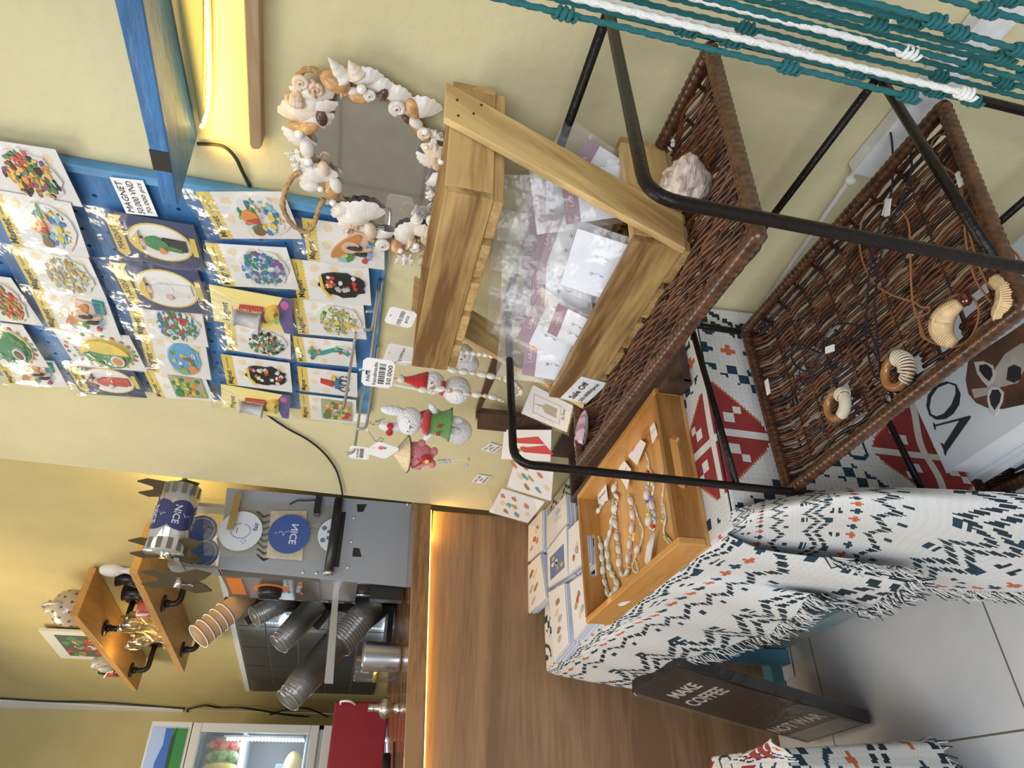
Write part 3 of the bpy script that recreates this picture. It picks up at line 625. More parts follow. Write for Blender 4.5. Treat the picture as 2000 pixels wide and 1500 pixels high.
# white bunny with green dress
X = .60
hd = ax(800, 822, X); bd = ax(850, 826, X); n_, _ = faceaxes(); r_ = V(n_.y, -n_.x, 0)
t = thing('crocheted_bunny', 'white crocheted bunny key ring in a green dress with a red ear bow', 'key ring', bd - V(0, 0, .05), 'crocheted key rings')
m = MB(); R_ = .026
m.sphere(hd, R_, KW, sc=(1, 1, .92), n=16, k=10)
for s in (-1, 1): m.sphere(hd + r_ * .017 * s + V(0, 0, .033), .0095, KW, sc=(1, 1, 2.3))
m.sphere(bd, .020, KW, sc=(1, 1, 1.3))
for s in (-1, 1):
    m.sphere(bd + r_ * .011 * s + V(0, 0, -.036), .0075, KW, sc=(1, 1, 2.0)); T = Matrix.Rotation(s * .9, 4, n_); m.sphere(bd + r_ * .027 * s + V(0, 0, .008), .0065, KW, T=T, sc=(1, 1, 2.0))
m.build('body', t)
m = MB()
for s in (-1, 1): m.sphere(hd + n_ * .0245 + r_ * .010 * s + V(0, 0, .002), .0012, M_INK)
m.tube([hd + n_ * .0262 + V(0, 0, -.001), hd + n_ * .0262 + V(0, 0, -.006)], .0006, M_INK, 5); m.tube([hd + n_ * .026 + r_ * .004 + V(0, 0, -.001), hd + n_ * .026 - r_ * .004 + V(0, 0, -.001)], .0006, M_INK, 5); m.build('face_stitches', t)
m = MB(); T = Matrix.Translation(bd); m.lathe([(.0165, .016), (.0215, .006), (.023, -.01), (.029, -.024), (.033, -.028), (.029, -.026), (.02, -.012)], KG, T, 20)
m.build('green_dress', t)
m = MB(); m.lathe([(.012, .024), (.022, .020), (.026, .012), (.020, .012)], KR, Matrix.Translation(bd), 16)
for a, b in ((-.006, -.006), (.009, -.006)): 
    q = bd + n_ * .0262 + r_ * a + V(0, 0, b)
    for k in range(4): m.sphere(q + r_ * .0028 * math.cos(k * 1.57 + .7) + V(0, 0, .0028 * math.sin(k * 1.57 + .7)), .0019, KR)
m.build('red_collar', t)
m = MB(); q = hd + n_ * .014 - r_ * .015 * -1 + V(0, 0, .034)
for s in (-1, 1): m.sphere(q + r_ * .007 * s, .006, KR, sc=(1, 1, 1.1))
m.sphere(q + n_ * .003, .003, KR); m.build('ear_bow', t)
keyring(t, pB, hd + V(0, 0, .045))
# pink pig with straw hat
hd = ax(812, 888, .585); t = thing('crocheted_pig', 'pink crocheted pig key ring with straw hat and red star bag', 'key ring', hd - V(0, 0, .05), 'crocheted key rings')
m = MB(); m.sphere(hd, .027, KP, sc=(.95, .95, 1.35), n=16, k=12)
for s in (-1, 1): m.sphere(hd + r_ * .014 * s - V(0, 0, .034) + n_ * .006, .009, KP, sc=(1, 1, .9)); m.sphere(hd + r_ * .026 * s - V(0, 0, .008), .008, KP)
m.sphere(hd + n_ * .024 + V(0, 0, -.002), .008, KP, sc=(.8, .8, .8)); m.build('body', t)
m = MB(); HT = mat('straw', (.72, .58, .36), .7, var=.15, vscale=200); up = (V(0, 0, 1) + n_ * .15).normalized(); T = Matrix.Translation(hd + V(0, 0, .016)) @ V(0, 0, 1).rotation_difference(up).to_matrix().to_4x4()
m.lathe([(.036, .0), (.0355, .002), (.018, .016), (0, .030)], HT, T, 24); m.lathe([(.036, 0), (.018, .013), (0, .026)], HT, T, 24)
m.tube([T @ V(.036 * math.cos(i * .2618), .036 * math.sin(i * .2618), 0) for i in range(24)], .0016, mat('hat_rim_brown', (.20, .09, .04), .5), 6, closed=True); m.build('straw_hat', t)
m = MB(); q = hd + n_ * .029 + r_ * .008 * -1 + V(0, 0, -.020); m.sphere(q, .012, KR, sc=(.7, .7, 1)); m.tube([hd + V(0, 0, .004) + r_ * .02 + n_ * .018, q + n_ * .004], .0022, KR, 6)
m.build('red_bag', t)
m = MB(); pts = [(math.cos(i * math.pi / 5 + 1.57) * (.006 if i % 2 == 0 else .0026), math.sin(i * math.pi / 5 + 1.57) * (.006 if i % 2 == 0 else .0026)) for i in range(10)]
m.poly(pts, q + n_ * .009, r_, V(0, 0, 1), n_ * .001, flat((.9, .7, .1))); m.build('gold_star', t)
m = MB()
for s in (-1, 1): m.tube([hd + n_ * .0265 + r_ * (.0075 * s + .003) + V(0, 0, .010), hd + n_ * .0275 + r_ * .0075 * s + V(0, 0, .006), hd + n_ * .0265 + r_ * (.0075 * s - .003) + V(0, 0, .010)], .0007, M_INK, 5)
m.build('face_stitches', t)
keyring(t, pB + V(0, .01, 0), hd + V(0, 0, .045))
hangtag([(720, 886), (728, 858), (772, 872), (762, 900)], .575, [], 'white tag with a pink flower logo beside the pig hat')
tg = MB(); c_ = ax(744, 874, .5735)
for k in range(5): tg.sphere(c_ + V(-.001, .0035 * math.cos(k * 1.257), .0035 * math.sin(k * 1.257)), .0022, flat((.8, .15, .22)))
tg.sphere(c_ + V(-.001, .0, -.008), .002, PM['g']); tag(tg.build('flower_sticker'), 'small pink flower mark printed on the white tag', 'sticker')
# two snowmen with red hats, plain white snowman behind
def snowman(hp, bp_, R1, R2, label, hat=True, X=.64):
    a = ax(*hp, X); b = ax(*bp_, X); t = thing('crocheted_snowman', label, 'key ring', b - V(0, 0, R2), 'crocheted key rings')
    m = MB(); m.sphere(a, R1, KW, n=18, k=12); m.sphere(b, R2, KW, n=18, k=12); m.build('body', t)
    if hat:
        m = MB(); T = Matrix.Translation(a + V(0, 0, R1 * .55)); m.lathe([(R1 * .93, 0), (R1 * .75, R1 * .5), (R1 * .4, R1 * 1.3), (.004, R1 * 2.0), (0, R1 * 2.05)], KR, T, 18); h_ = m.build('red_hat', t)
        m = MB(); m.sphere(a + V(0, 0, R1 * 2.7), .007, M_COTTON, noise=.25, n=10, k=8); m.build('pompom', h_)
    m = MB(); m.tube([a + n_ * R1 * .8 - r_ * R1 * .6 - V(0, 0, R1 * .75), a + n_ * R1 * 1.02 - V(0, 0, R1 * .85), a + n_ * R1 * .8 + r_ * R1 * .6 - V(0, 0, R1 * .75)], .004, KR if hat else KW, 8); m.build('scarf', t)
    m = MB(); m.sphere(a + n_ * R1 * 1.0, .0035, flat((.75, .4, .2)), sc=(1, 1, .8))
    for s in (-1, 1): m.sphere(a + n_ * R1 * .93 + r_ * R1 * .35 * s + V(0, 0, .004), .0016, M_INK)
    m.build('face', t); return a
a = snowman((846, 748), (892, 762), .021, .026, 'white crocheted snowman with red hat behind the shell bracelets')
keyring(bpy.data.objects['crocheted_snowman'], V(.64, a.y, a.z + .12), a + V(0, 0, .062))
snowman((850, 818), (896, 842), .021, .028, 'white crocheted snowman behind the bunny, its red hat seen above the scarf', X=.66)
snowman((905, 690), (915, 712), .018, .020, 'plain white crocheted doll half hidden behind the upper crate end', False, X=.70)
# ---- bracelets of cowrie shells and pearls on the tag
def cowrie(m, p, d, L=.016, w_=.0060):
    q = V(0, 0, 1).rotation_difference(d.normalized()).to_matrix().to_4x4(); m.sphere(p, w_, M_SHELLW, T=q, sc=(1, .75, L / w_ * .55), n=10, k=7)
def strand(px, X, label, kinds, step=.0115, name='shell_bracelet', cat='bracelet', group='shell and pearl bracelets hanging from the hooks', cord=M_COTTON, bead_from=.25):
    P_ = catmull([ax(x, y, X_) for (x, y), X_ in zip(px, X if isinstance(X, list) else [X] * len(px))], 8)
    t = thing(name, label, cat, min(P_, key=lambda p: p.z), group); m = MB(); m.tube(P_, .0011, cord, 5); m.tube([p + V(0, .003, .001) for p in P_], .0008, cord, 5); m.build('cord', t)
    acc = 0; k = 0; L_ = sum((P_[i] - P_[i - 1]).length for i in range(1, len(P_))); s_ = 0; b = MB(); pe = MB()
    for i in range(1, len(P_)):
        d = P_[i] - P_[i - 1]; acc += d.length; s_ += d.length
        if s_ > L_ * bead_from and acc >= step:
            acc = 0; kd = kinds[k % len(kinds)]; k += 1
            if kd == 'c': cowrie(b, P_[i], d)
            elif kd == 's': b.sphere(P_[i], .004, M_SHELLT, noise=.15, sc=(1, 1, 1.2))
            elif kd == 'p': pe.sphere(P_[i], step * .5, M_PEARL, n=10, k=8)
    if b.v: b.build('shell_beads', t)
    if pe.v: pe.build('pearl_beads', t)
    return t
strand([(770, 708), (800, 706), (840, 714), (880, 722), (920, 728), (950, 733), (985, 740), (1008, 750), (1018, 764), (1010, 772)], .60, 'longer shell bracelet hanging from the barcode tag, nearer the crate', 'csc', .0135)
strand([(768, 750), (800, 757), (830, 762), (865, 760), (900, 768), (940, 772), (965, 776), (985, 784)], .595, 'shorter shell bracelet hanging from the barcode tag, on the doll side', 'cs', .0135)
strand([(888, 684), (910, 688), (940, 692), (960, 695), (985, 698), (1010, 705), (1016, 718)], .66, 'pearl bead bracelet seen below the upper crate end', 'p', .0098, bead_from=0)
strand([(895, 650), (915, 655), (935, 658)], .70, 'short end of a pearl bracelet close under the upper crate', 'p', .0085, bead_from=0)
# little bell charm below the pig
t = thing('bead_charm', 'small grey bead charm with two clear strings dangling below the pig', 'charm', ax(905, 905, .60), None)
m = MB(); p = ax(862, 900, .61)
for k in range(6): m.sphere(p - V(0, random.uniform(-.005, .005), k * .004 - .004), .0045, mat('grey_glass', (.45, .48, .50), .2), n=8, k=6)
m.build('glass_beads', t); m = MB(); e1 = ax(915, 897, .61); e2 = ax(912, 908, .61); m.tube([p, e1], .0005, M_PEARL, 5); m.tube([p, e2], .0005, M_PEARL, 5); m.sphere(e1, .003, M_STEEL); m.sphere(e2, .003, flat((.3, .55, .65))); m.build('strings', t)
# ================================================================ SHELL MIRROR
XM = .776
mr = thing('shell_mirror', 'oval wall mirror framed with seashells and pearls, with a jute rope loop', 'mirror', ax(760, 330, XM))
gl = catmull([ax(x, y, XM) for x, y in [(632, 205), (690, 178), (755, 200), (800, 250), (838, 300), (862, 350), (866, 410), (852, 450), (800, 478), (745, 450), (690, 405), (640, 350), (612, 290), (612, 240)]], 4, True)
m = MB(); m.poly([(p.y, p.z) for p in gl], V(XM, 0, 0), V(0, 1, 0), V(0, 0, 1), V(.003, 0, 0), mat('mirror_glass', (.80, .80, .82), .04, 1)); m.build('mirror_glass', mr)
cg = V(XM, sum(p.y for p in gl) / len(gl), sum(p.z for p in gl) / len(gl))
m = MB(); m.poly([((p.y - cg.y) * 1.16 + cg.y, (p.z - cg.z) * 1.13 + cg.z + (.0)) for p in gl], V(XM + .0035, 0, 0), V(0, 1, 0), V(0, 0, 1), V(.008, 0, 0), wood('plywood_back', (.40, .26, .14), (.56, .40, .24), 'Y', 10)); m.build('wooden_back', mr)
def scallop(m, c, R, dirv, mt, n_=V(-1, 0, 0)):
    """ribbed fan shell, hinge at c, opening along dirv, bulging towards n_"""
    d = (dirv - n_ * dirv.dot(n_)).normalized(); s = d.cross(n_).normalized(); K = 22; J = 7; vs = []; 
    for j in range(J + 1):
        t = j / J
        for k in range(K + 1):
            a = (k / K - .5) * 2.5; rr = R * t * (1 + .04 * math.cos(a * 18) * t); q = c + d * (rr * math.cos(a) * 1.0) + s * rr * math.sin(a) * .95
            q += n_ * (R * .34 * math.sin(math.pi * min(1, t * .85 + .1)) * math.cos(a * .9) + R * .020 * math.cos(k * math.pi) * t); vs.append(q)
    fs = [(j * (K + 1) + k, j * (K + 1) + k + 1, (j + 1) * (K + 1) + k + 1, (j + 1) * (K + 1) + k) for j in range(J) for k in range(K)]
    m.add(vs, fs, mt, True)
def cone_shell(m, c, R, L, d, mt, knob=0, turns=5):
    """spiral shell: body whorl at c, spire along d"""
    d = d.normalized(); q = V(0, 0, 1).rotation_difference(d).to_matrix().to_4x4(); T = Matrix.Translation(c) @ q; prof = []
    n = 26
    for i in range(n + 1):
        t = i / n; r_ = R * (1 - t) ** .9 * (1 + .14 * abs(math.sin(t * turns * math.pi))) if t > .28 else R * (.25 + .75 * math.sin(t / .28 * 1.57))
        prof.append((max(r_, .0002), L * t))
    o = len(m.v); m.lathe(prof, mt, T, 14)
    if knob:
        for k in range(9): a = k * .7; t = .3 + .05 * (k % 3); m.sphere(T @ V(R * math.cos(a), R * math.sin(a), L * t), R * .28, mt, n=7, k=5)
def swirl(m, c, R, mt, n_=V(-1, 0, 0)):
    s = V(0, 1, 0); u = V(0, 0, 1); P_ = []; rr = []
    for i in range(44):
        t = i / 43; a = t * 13; q = R * (1 - t) ** .8; P_.append(c + s * q * .72 * math.cos(a) + u * q * .72 * math.sin(a) + n_ * (R * .2 + R * .5 * t)); rr.append(R * .36 * (1 - t) + .0004)
    m.tube(P_, rr, mt, 7)
def coral(m, c, R, mt, n_=V(-1, 0, 0)):
    for k in range(12):
        a = random.uniform(0, 6.28); d = (V(0, math.cos(a), math.sin(a)) + n_ * random.uniform(.2, .9)).normalized(); e = c + d * R * random.uniform(.6, 1.1)
        m.tube([c, c.lerp(e, .6), e], [R * .22, R * .17, R * .10], mt, 6); m.sphere(c.lerp(e, .7) + V(0, random.uniform(-1, 1), random.uniform(-1, 1)) * R * .2, R * .15, mt, n=6, k=5)
shells = [ # px, py, kind, size in pixels, direction (image dx, dy)
 (590, 158, 'swirl', 15, 'w', 0, 0), (612, 172, 'scallop', 34, 'w', 8, 30), (620, 172, 'swirl', 15, 't', 0, 0), (655, 160, 'egg', 22, 'o', 8, 4), (665, 170, 'cone', 15, 't', 28, 6), (680, 160, 'cone', 17, 'w', -38, -58),
 (700, 150, 'cone', 17, 'w', -18, -40), (716, 152, 'scallop', 26, 'w', -10, -36), (690, 178, 'egg', 9, 'w', 1, 0), (706, 174, 'pearl', 8, 'p', 0, 0), (700, 190, 'egg', 14, 'o', 8, 2), (724, 184, 'swirl', 12, 'w', 0, 0),
 (743, 168, 'scallop', 24, 'w', 2, -20), (748, 184, 'egg', 11, 'b', -4, 8), (775, 186, 'scallop', 26, 'w', 6, -20), (778, 208, 'swirl', 16, 'w', 0, 0), (806, 212, 'egg', 16, 'o', 4, 10), (822, 212, 'scallop', 32, 'w', -6, -26), (794, 233, 'egg', 8, 'b', 4, 4), (812, 240, 'egg', 12, 'w', 10, 6), (830, 258, 'swirl', 13, 'w', 0, 0), (831, 257, 'pearl', 6, 'p', 0, 0),
 (848, 266, 'coral', 20, 'w', 0, 0), (850, 300, 'scallop', 26, 'w', 10, -10), (852, 318, 'egg', 15, 't', 6, 10), (838, 310, 'scallop', 22, 'w', -8, 10), (862, 315, 'pearl', 6, 'p', 0, 0), (833, 288, 'pearl', 4, 'p', 0, 0), (855, 345, 'scallop', 24, 'w', 8, 8), (850, 382, 'coral', 20, 'w', 0, 0), (856, 402, 'cone', 13, 'w', 6, 18), (848, 428, 'swirl', 14, 'w', 0, 0), 
 (815, 432, 'cone', 11, 'w', -3, -22), (825, 452, 'scallop', 24, 'w', 6, -18), (838, 465, 'swirl', 14, 't', 0, 0), (795, 455, 'scallop', 28, 'w', -20, -8), (796, 466, 'cone', 16, 't', 24, 10), (812, 482, 'swirl', 11, 'w', 0, 0), (813, 481, 'pearl', 6, 'p', 0, 0), (775, 483, 'egg', 15, 'o', 6, 10), (782, 490, 'pearl', 5, 'p', 0, 0), (785, 500, 'coral', 15, 'w', 0, 0), (797, 504, 'coral', 13, 'w', 0, 0), (825, 498, 'cone', 6, 't', -6, 24),
 (750, 475, 'swirl', 15, 'w', 0, 0), (745, 455, 'scallop', 20, 'w', 3, 10), (723, 450, 'egg', 15, 'w', 4, 10), (725, 467, 'egg', 7, 'o', 3, 2), (712, 415, 'scallop', 32, 'w', -10, -26), (700, 420, 'scallop', 40, 'w', -26, -22), (690, 425, 'cone', 14, 't', 10, 22), (672, 410, 'scallop', 24, 'w', -20, -20), (676, 442, 'cone', 11, 't', 14, 10),
 (646, 372, 'egg', 16, 'o', 3, 12), (656, 362, 'egg', 14, 'w', 5, 10), (636, 392, 'egg', 8, 'w', 3, 2), (650, 396, 'pearl', 6, 'p', 0, 0), (626, 370, 'pearl', 5, 'p', 0, 0), (605, 362, 'egg', 15, 'w', 10, 2), (618, 340, 'scallop', 32, 'w', -10, -30), (612, 330, 'coral', 15, 'w', 0, 0), (600, 314, 'swirl', 10, 'w', 0, 0), (602, 316, 'pearl', 7, 'p', 0, 0), (632, 330, 'egg', 13, 'w', 4, 14), (577, 298, 'coral', 16, 'w', 0, 0), (588, 326, 'coral', 15, 'w', 0, 0), (618, 345, 'egg', 8, 'b', 2, 5),
 (600, 290, 'egg', 16, 'w', 2, 12), (596, 292, 'egg', 9, 'b', -2, 6), (585, 265, 'scallop', 26, 'w', -10, 18), (584, 262, 'pearl', 7, 'p', 0, 0), (604, 246, 'egg', 17, 'o', 12, -6), (580, 247, 'egg', 12, 'o', 10, 2), (592, 218, 'scallop', 36, 'w', -6, -34), (580, 200, 'cone', 18, 't', 4, -40), (610, 225, 'scallop', 32, 'w', 8, 24), (628, 230, 'egg', 13, 'b', 3, 12), (606, 200, 'scallop', 28, 'w', 18, 8), (625, 200, 'scallop', 26, 'w', 6, 24), (640, 150, 'swirl', 9, 'w', 0, 0)]
MT = dict(w=M_SHELLW, t=M_SHELLT, o=M_SHELLO, b=M_SHELLB, p=M_PEARL)
NM = dict(scallop='scallop_shell', swirl='moon_shell', cone='spire_shell', egg='cowrie_shell', pearl='pearl', coral='coral_piece')
for i, (x, y, k, s_, mt, dx, dy) in enumerate(shells):
    lift = .010 if k in ('pearl', 'egg', 'swirl') else .004
    if k == 'pearl': lift = .018
    X = XM - lift; p = ax(x, y, X); R_ = s_ * (p - EYE).length / FPX * 1.12; d = (ax(x + dx, y + dy, X) - p) if (dx or dy) else V(0, 0, 1); L_ = d.length; m = MB(); g_ = MT[mt]; g_ = M_SHELLC if (mt == 'w' and (i * 7) % 10 < 3 and k != 'coral') else g_
    if k == 'scallop': c = p - d.normalized() * R_ * .5; scallop(m, c, R_ * 1.25, d, g_)
    elif k == 'swirl': swirl(m, p, R_, g_)
    elif k == 'cone': cone_shell(m, p - V(R_ * .2, 0, 0), R_, max(L_, R_), d + V(-.15 * L_, 0, 0), g_)
    elif k == 'egg':
        q = V(0, 0, 1).rotation_difference(d.normalized()).to_matrix().to_4x4(); m.sphere(p, R_, g_, T=q, sc=(.72, .72, 1.1))
    elif k == 'pearl': m.sphere(p, R_, g_, n=14, k=10)
    elif k == 'coral': coral(m, p, R_ * 1.1, g_)
    m.build(NM[k], mr)
m = MB()
m.tube(catmull([ax(x, y, X_) for x, y, X_ in [(588, 335, .765), (572, 345, .762), (556, 375, .755), (554, 410, .752), (572, 440, .75), (598, 452, .75), (614, 435, .752), (622, 408, .755), (632, 388, .76)]], 8), .0036, M_ROPE, 10, lobes=3, twist=450); m.build('rope_loop', mr)
m = MB(); m.tube(catmull([ax(x, y, .768) for x, y in [(582, 150), (592, 138), (612, 136), (640, 152), (660, 160)]], 6), .0036, M_ROPE, 10, lobes=3, twist=450); m.build('rope_loop', mr)
# ================================================================ TWO-TIER CRATE STAND
ya, yb = .507, .859
cs_ = thing('crate_stand', 'two-tier acacia crate stand holding clear jewellery bags on the wicker shelf', 'crate stand', (.64, .68, .965))
def crate(xf, xb, z0, z1, tagn):
    T_ = .011
    for nm, a, b, mt in (('front_board', (xf, ya, z0), (xf + T_, yb, z1), M_ACACIA), ('back_board', (xb - T_, ya, z0), (xb, yb, z1), M_ACACIA),
                     ('end_board', (xf + T_, ya, z0), (xb - T_, ya + T_, z1), M_ACACIAE), ('end_board', (xf + T_, yb - T_, z0), (xb - T_, yb, z1), M_ACACIAE)):
        MB().box(a, b, mt).build(nm, cs_, bevel=.001)
    for k in range(5): y0 = ya + .004 + k * .0705; MB().box((xf + .002, y0, z0 - .013), (xb - .002, y0 + .058, z0), M_ACACIAE).build('bottom_slat', cs_, bevel=.0015)
crate(.541, .725, .979, 1.040, 'lower'); crate(.566, .766, 1.203, 1.257, 'upper')
q = [ay(872, 159, ya - .010), ay(1334, 418, ya - .010), ay(1340, 486, ya - .010), ay(868, 228, ya - .010)]
q[2].z = max(q[2].z, .968)
PLANK_ = q[1] - q[0]; print('plank', math.atan2(-PLANK_.z, -PLANK_.x))
m = MB(); m.quadslab(q, V(0, .0095, 0), M_ACACIAX); 
m.build('side_plank', cs_, bevel=.0012)
m = MB(); m.quadslab([p + V(0, yb - ya + .0105, 0) for p in q], V(0, .0095, 0), M_ACACIAX); m.build('side_plank', cs_, bevel=.0012)
m = MB()
for (x, y) in ((893, 195), (925, 222), (895, 226), (940, 205)): p = ay(x, y, ya - .0105); m.sphere(p, .0016, M_INK, n=8, k=4)
m.build('nail_head', cs_)
m = MB(); 
X = .5395
c, u, v, w_, h = frame4([ax(1097, 779, X), ax(1133, 735, X), ax(1183, 748, X), ax(1148, 791, X)]); m = MB(); m.quadslab([c - u * w_ / 2 - v * h / 2, c + u * w_ / 2 - v * h / 2, c + u * w_ / 2 + v * h / 2, c - u * w_ / 2 + v * h / 2], V(.0008, 0, 0), M_PAPER); PL_ = m.build('price_label', cs_); m = MB(); put_text(m, 'Sale Off', c + v * h * .20, u, v, w_ * .72, M_INK, h * .24, bold=.015, slant=.1, lift=.0016); put_text(m, '20.000/pcs', c - v * h * .20, u, v, w_ * .80, M_INK, h * .20, bold=.015, slant=.1, lift=.0016); m.build('label_writing', PL_)
# jewellery bags
MAUVE = mat('mauve_card', (.34, .20, .25), .5); PALE = mat('pale_card', (.78, .79, .84), .5); OR = flat((.95, .42, .03)); MAUL = flat((.75, .62, .68))
def jbag(c, yaw, tilt, roll, w_, h, label, card_lo=.0, sticker=False, showcard=True, plain=False, i=0):
    n = V(math.cos(yaw) * math.cos(tilt), math.sin(yaw) * math.cos(tilt), math.sin(tilt)); r0 = V(0, 0, 1).cross(n).normalized(); v0 = n.cross(r0).normalized()
    u = r0 * math.cos(roll) + v0 * math.sin(roll); v = n.cross(u).normalized()
    t = thing('jewellery_bag', label, 'jewellery bag', c - v * h / 2, 'clear jewellery bags in the crate stand')
    P = lambda a, b: c + u * a * w_ + v * b * h
    if showcard:
        m = MB(); cw, ch = .40, .30
        lp = [(-cw, -.46), (cw, -.46), (cw, .18), (-cw, .18)]; m.poly([(a * w_, b * h) for a, b in lp], c, u, v, n * .0008, PALE)
        if not plain:
            m.poly([(a * w_, b * h) for a, b in [(-cw, .02), (cw, .02), (cw, .18), (-cw, .18)]], c + n * .0008, u, v, n * .0003, MAUVE)
            put_text(m, 'LARA', P(0, .10) + n * .0014, u, v, w_ * .26, MAUL)
            m.tube([P(-.18, .05) + n * .0013, P(.18, .05) + n * .0013, P(.18, .15) + n * .0013, P(-.18, .15) + n * .0013], .0003, MAUL, 4, closed=True)
        for a in (-.12, .12): m.sphere(P(a, -.12) + n * .002, .0025, M_CHROME if i % 2 else mat('gold_metal', (.8, .55, .2), .2, 1), n=8, k=6); m.tube([P(a, -.12) + n * .002, P(a + .02, -.2) + n * .003, P(a, -.26) + n * .002], .0007, M_CHROME, 5)
        if sticker:
            m.poly([(a * w_, b * h) for a, b in [(.12, -.02), (.46, .0), (.44, .14), (.12, .12)]], c + n * .0018, u, v, n * .0003, OR); put_text(m, '$ 25.000', P(.29, .06) + n * .0024, u, v, w_ * .27, M_INK)
        m.build('earring_card', t)
    b = MB(); nx, ny = 8, 9
    for side in (1, -1):
        ph = random.uniform(0, 6); vs = []
        for j in range(ny + 1):
            for k in range(nx + 1):
                e = math.sin(math.pi * k / nx) * math.sin(math.pi * j / ny) ; vs.append(P(k / nx - .5, j / ny - .5) + n * side * (.002 + .006 * e + .0035 * math.sin(k * 1.3 + ph + j * .9) * e) + n * .012 * (j / ny) ** 2 * math.sin(ph))
        fs = [(j * (nx + 1) + k, j * (nx + 1) + k + 1, (j + 1) * (nx + 1) + k + 1, (j + 1) * (nx + 1) + k) for j in range(ny) for k in range(nx)]
        b.add(vs, fs, M_FILM2, True)
    b.build('bag', t)
PI = math.pi
bags = [ # centre, yaw(facing), tilt, roll, w, h
 ((.585, .815, 1.068), 3.75, .35, .10, .085, .125, 'front left jewellery bag with mauve card and orange price sticker', True, False),
 ((.610, .770, 1.078), 3.75, .35, -.22, .085, .125, 'jewellery bag with mauve-topped pale card leaning behind the orange sticker bag', False, False),
 ((.668, .815, 1.080), 3.6, .1, .12, .080, .135, 'tall clear bag rising at the left back corner of the crate', False, False),
 ((.575, .715, 1.058), 3.3, .5, .0, .07, .10, 'clear bag standing edge-on beside the front board', False, False),
 ((.680, .755, 1.085), 3.7, .1, -.1, .085, .135, 'clear bag with mauve card in the back row, second from the left plank', False, False),
 ((.630, .700, 1.085), 3.8, .2, .15, .080, .13, 'clear bag with orange earrings near the crate middle', False, False),
 ((.690, .690, 1.095), 3.7, .05, .05, .09, .14, 'tallest clear bag in the back row of the crate', False, False),
 ((.597, .610, 1.062), 3.75, .40, -.08, .095, .115, 'jewellery bag with plain white square card near the right plank', False, True),
 ((.650, .630, 1.090), 3.8, .1, -.15, .085, .13, 'clear bag with mauve card behind the white square card', False, False),
 ((.695, .620, 1.105), 3.7, .05, .2, .09, .14, 'clear bag in the back row nearest the right plank middle', False, False),
 ((.660, .560, 1.080), 3.9, .1, .3, .08, .12, 'jewellery bag seen behind the slanted right plank', False, False),
 ((.700, .545, 1.070), 3.9, .05, -.35, .075, .115, 'jewellery bag peeking out beyond the right plank with mauve corner', False, False),
 ((.640, .74, 1.055), 3.75, .6, .4, .08, .11, 'crumpled clear bag lying over the middle of the crate', False, False)]
for i, b in enumerate(bags): jbag(V(*b[0]), b[1], b[2], b[3], b[4], b[5], b[6], sticker=b[7], plain=b[8], i=i)
# ================================================================ IRON RACK WITH WICKER SHELVES
rk = thing('iron_shelf_rack', 'black iron rack with dark wicker shelves standing against the wall by the table', 'shelf rack', (.57, .6, 0))
ZT = 1.109; BR = V(.728, .360, ZT); BL = V(.728, .855, ZT); FL = az(1003, 905, ZT); FR = az(1264, 384, ZT)
FR.y = max(FR.y, .325); 
rr = .0060
def bend(a, b, c_, r_=.03, n=6):
    d1 = (a - b).normalized(); d2 = (c_ - b).normalized(); p = b + d1 * r_; q = b + d2 * r_
    return [p.lerp(b, t / n).lerp(b.lerp(q, t / n), t / n) for t in range(n + 1)]
for nm, B_, F_ in (('side_frame', BL, FL), ('side_frame', BR, FR)):
    m = MB(); down_ = V(F_.x, F_.y, .012); m.tube([B_] + bend(B_, F_, down_) + [V(F_.x, F_.y, .6), down_], rr, M_IRON, 12); m.tube([B_, V(B_.x, B_.y, .6), V(B_.x, B_.y, .012)], rr, M_IRON, 12); m.build(nm, rk)
m = MB(); m.tube([BL, BR], rr, M_IRON, 12); m.build('top_rail', rk)
for z in (.772, .44):
    m = MB(); m.tube([V(BL.x, BL.y, z), V(BR.x, BR.y, z)], rr * .9, M_IRON, 10); m.build('back_rail', rk)
    for B_, F_ in ((BL, FL), (BR, FR)): m = MB(); m.tube([V(B_.x, B_.y, z), V(F_.x, F_.y, z)], rr * .9, M_IRON, 10); m.build('side_rail', rk)
def brown(n, c): return mat(n, c, .38, var=.35, vscale=70, coat=.15)
WK = [brown('wicker_red_brown', (.085, .026, .012)), brown('wicker_dark_brown', (.035, .014, .009)), brown('wicker_mid_brown', (.13, .05, .022)), mat('wicker_worn_grey', (.26, .19, .13), .6, var=.3, vscale=60)]
RIM = mat('wicker_rim', (.075, .028, .012), .33, var=.5, vscale=90, coat=.3)
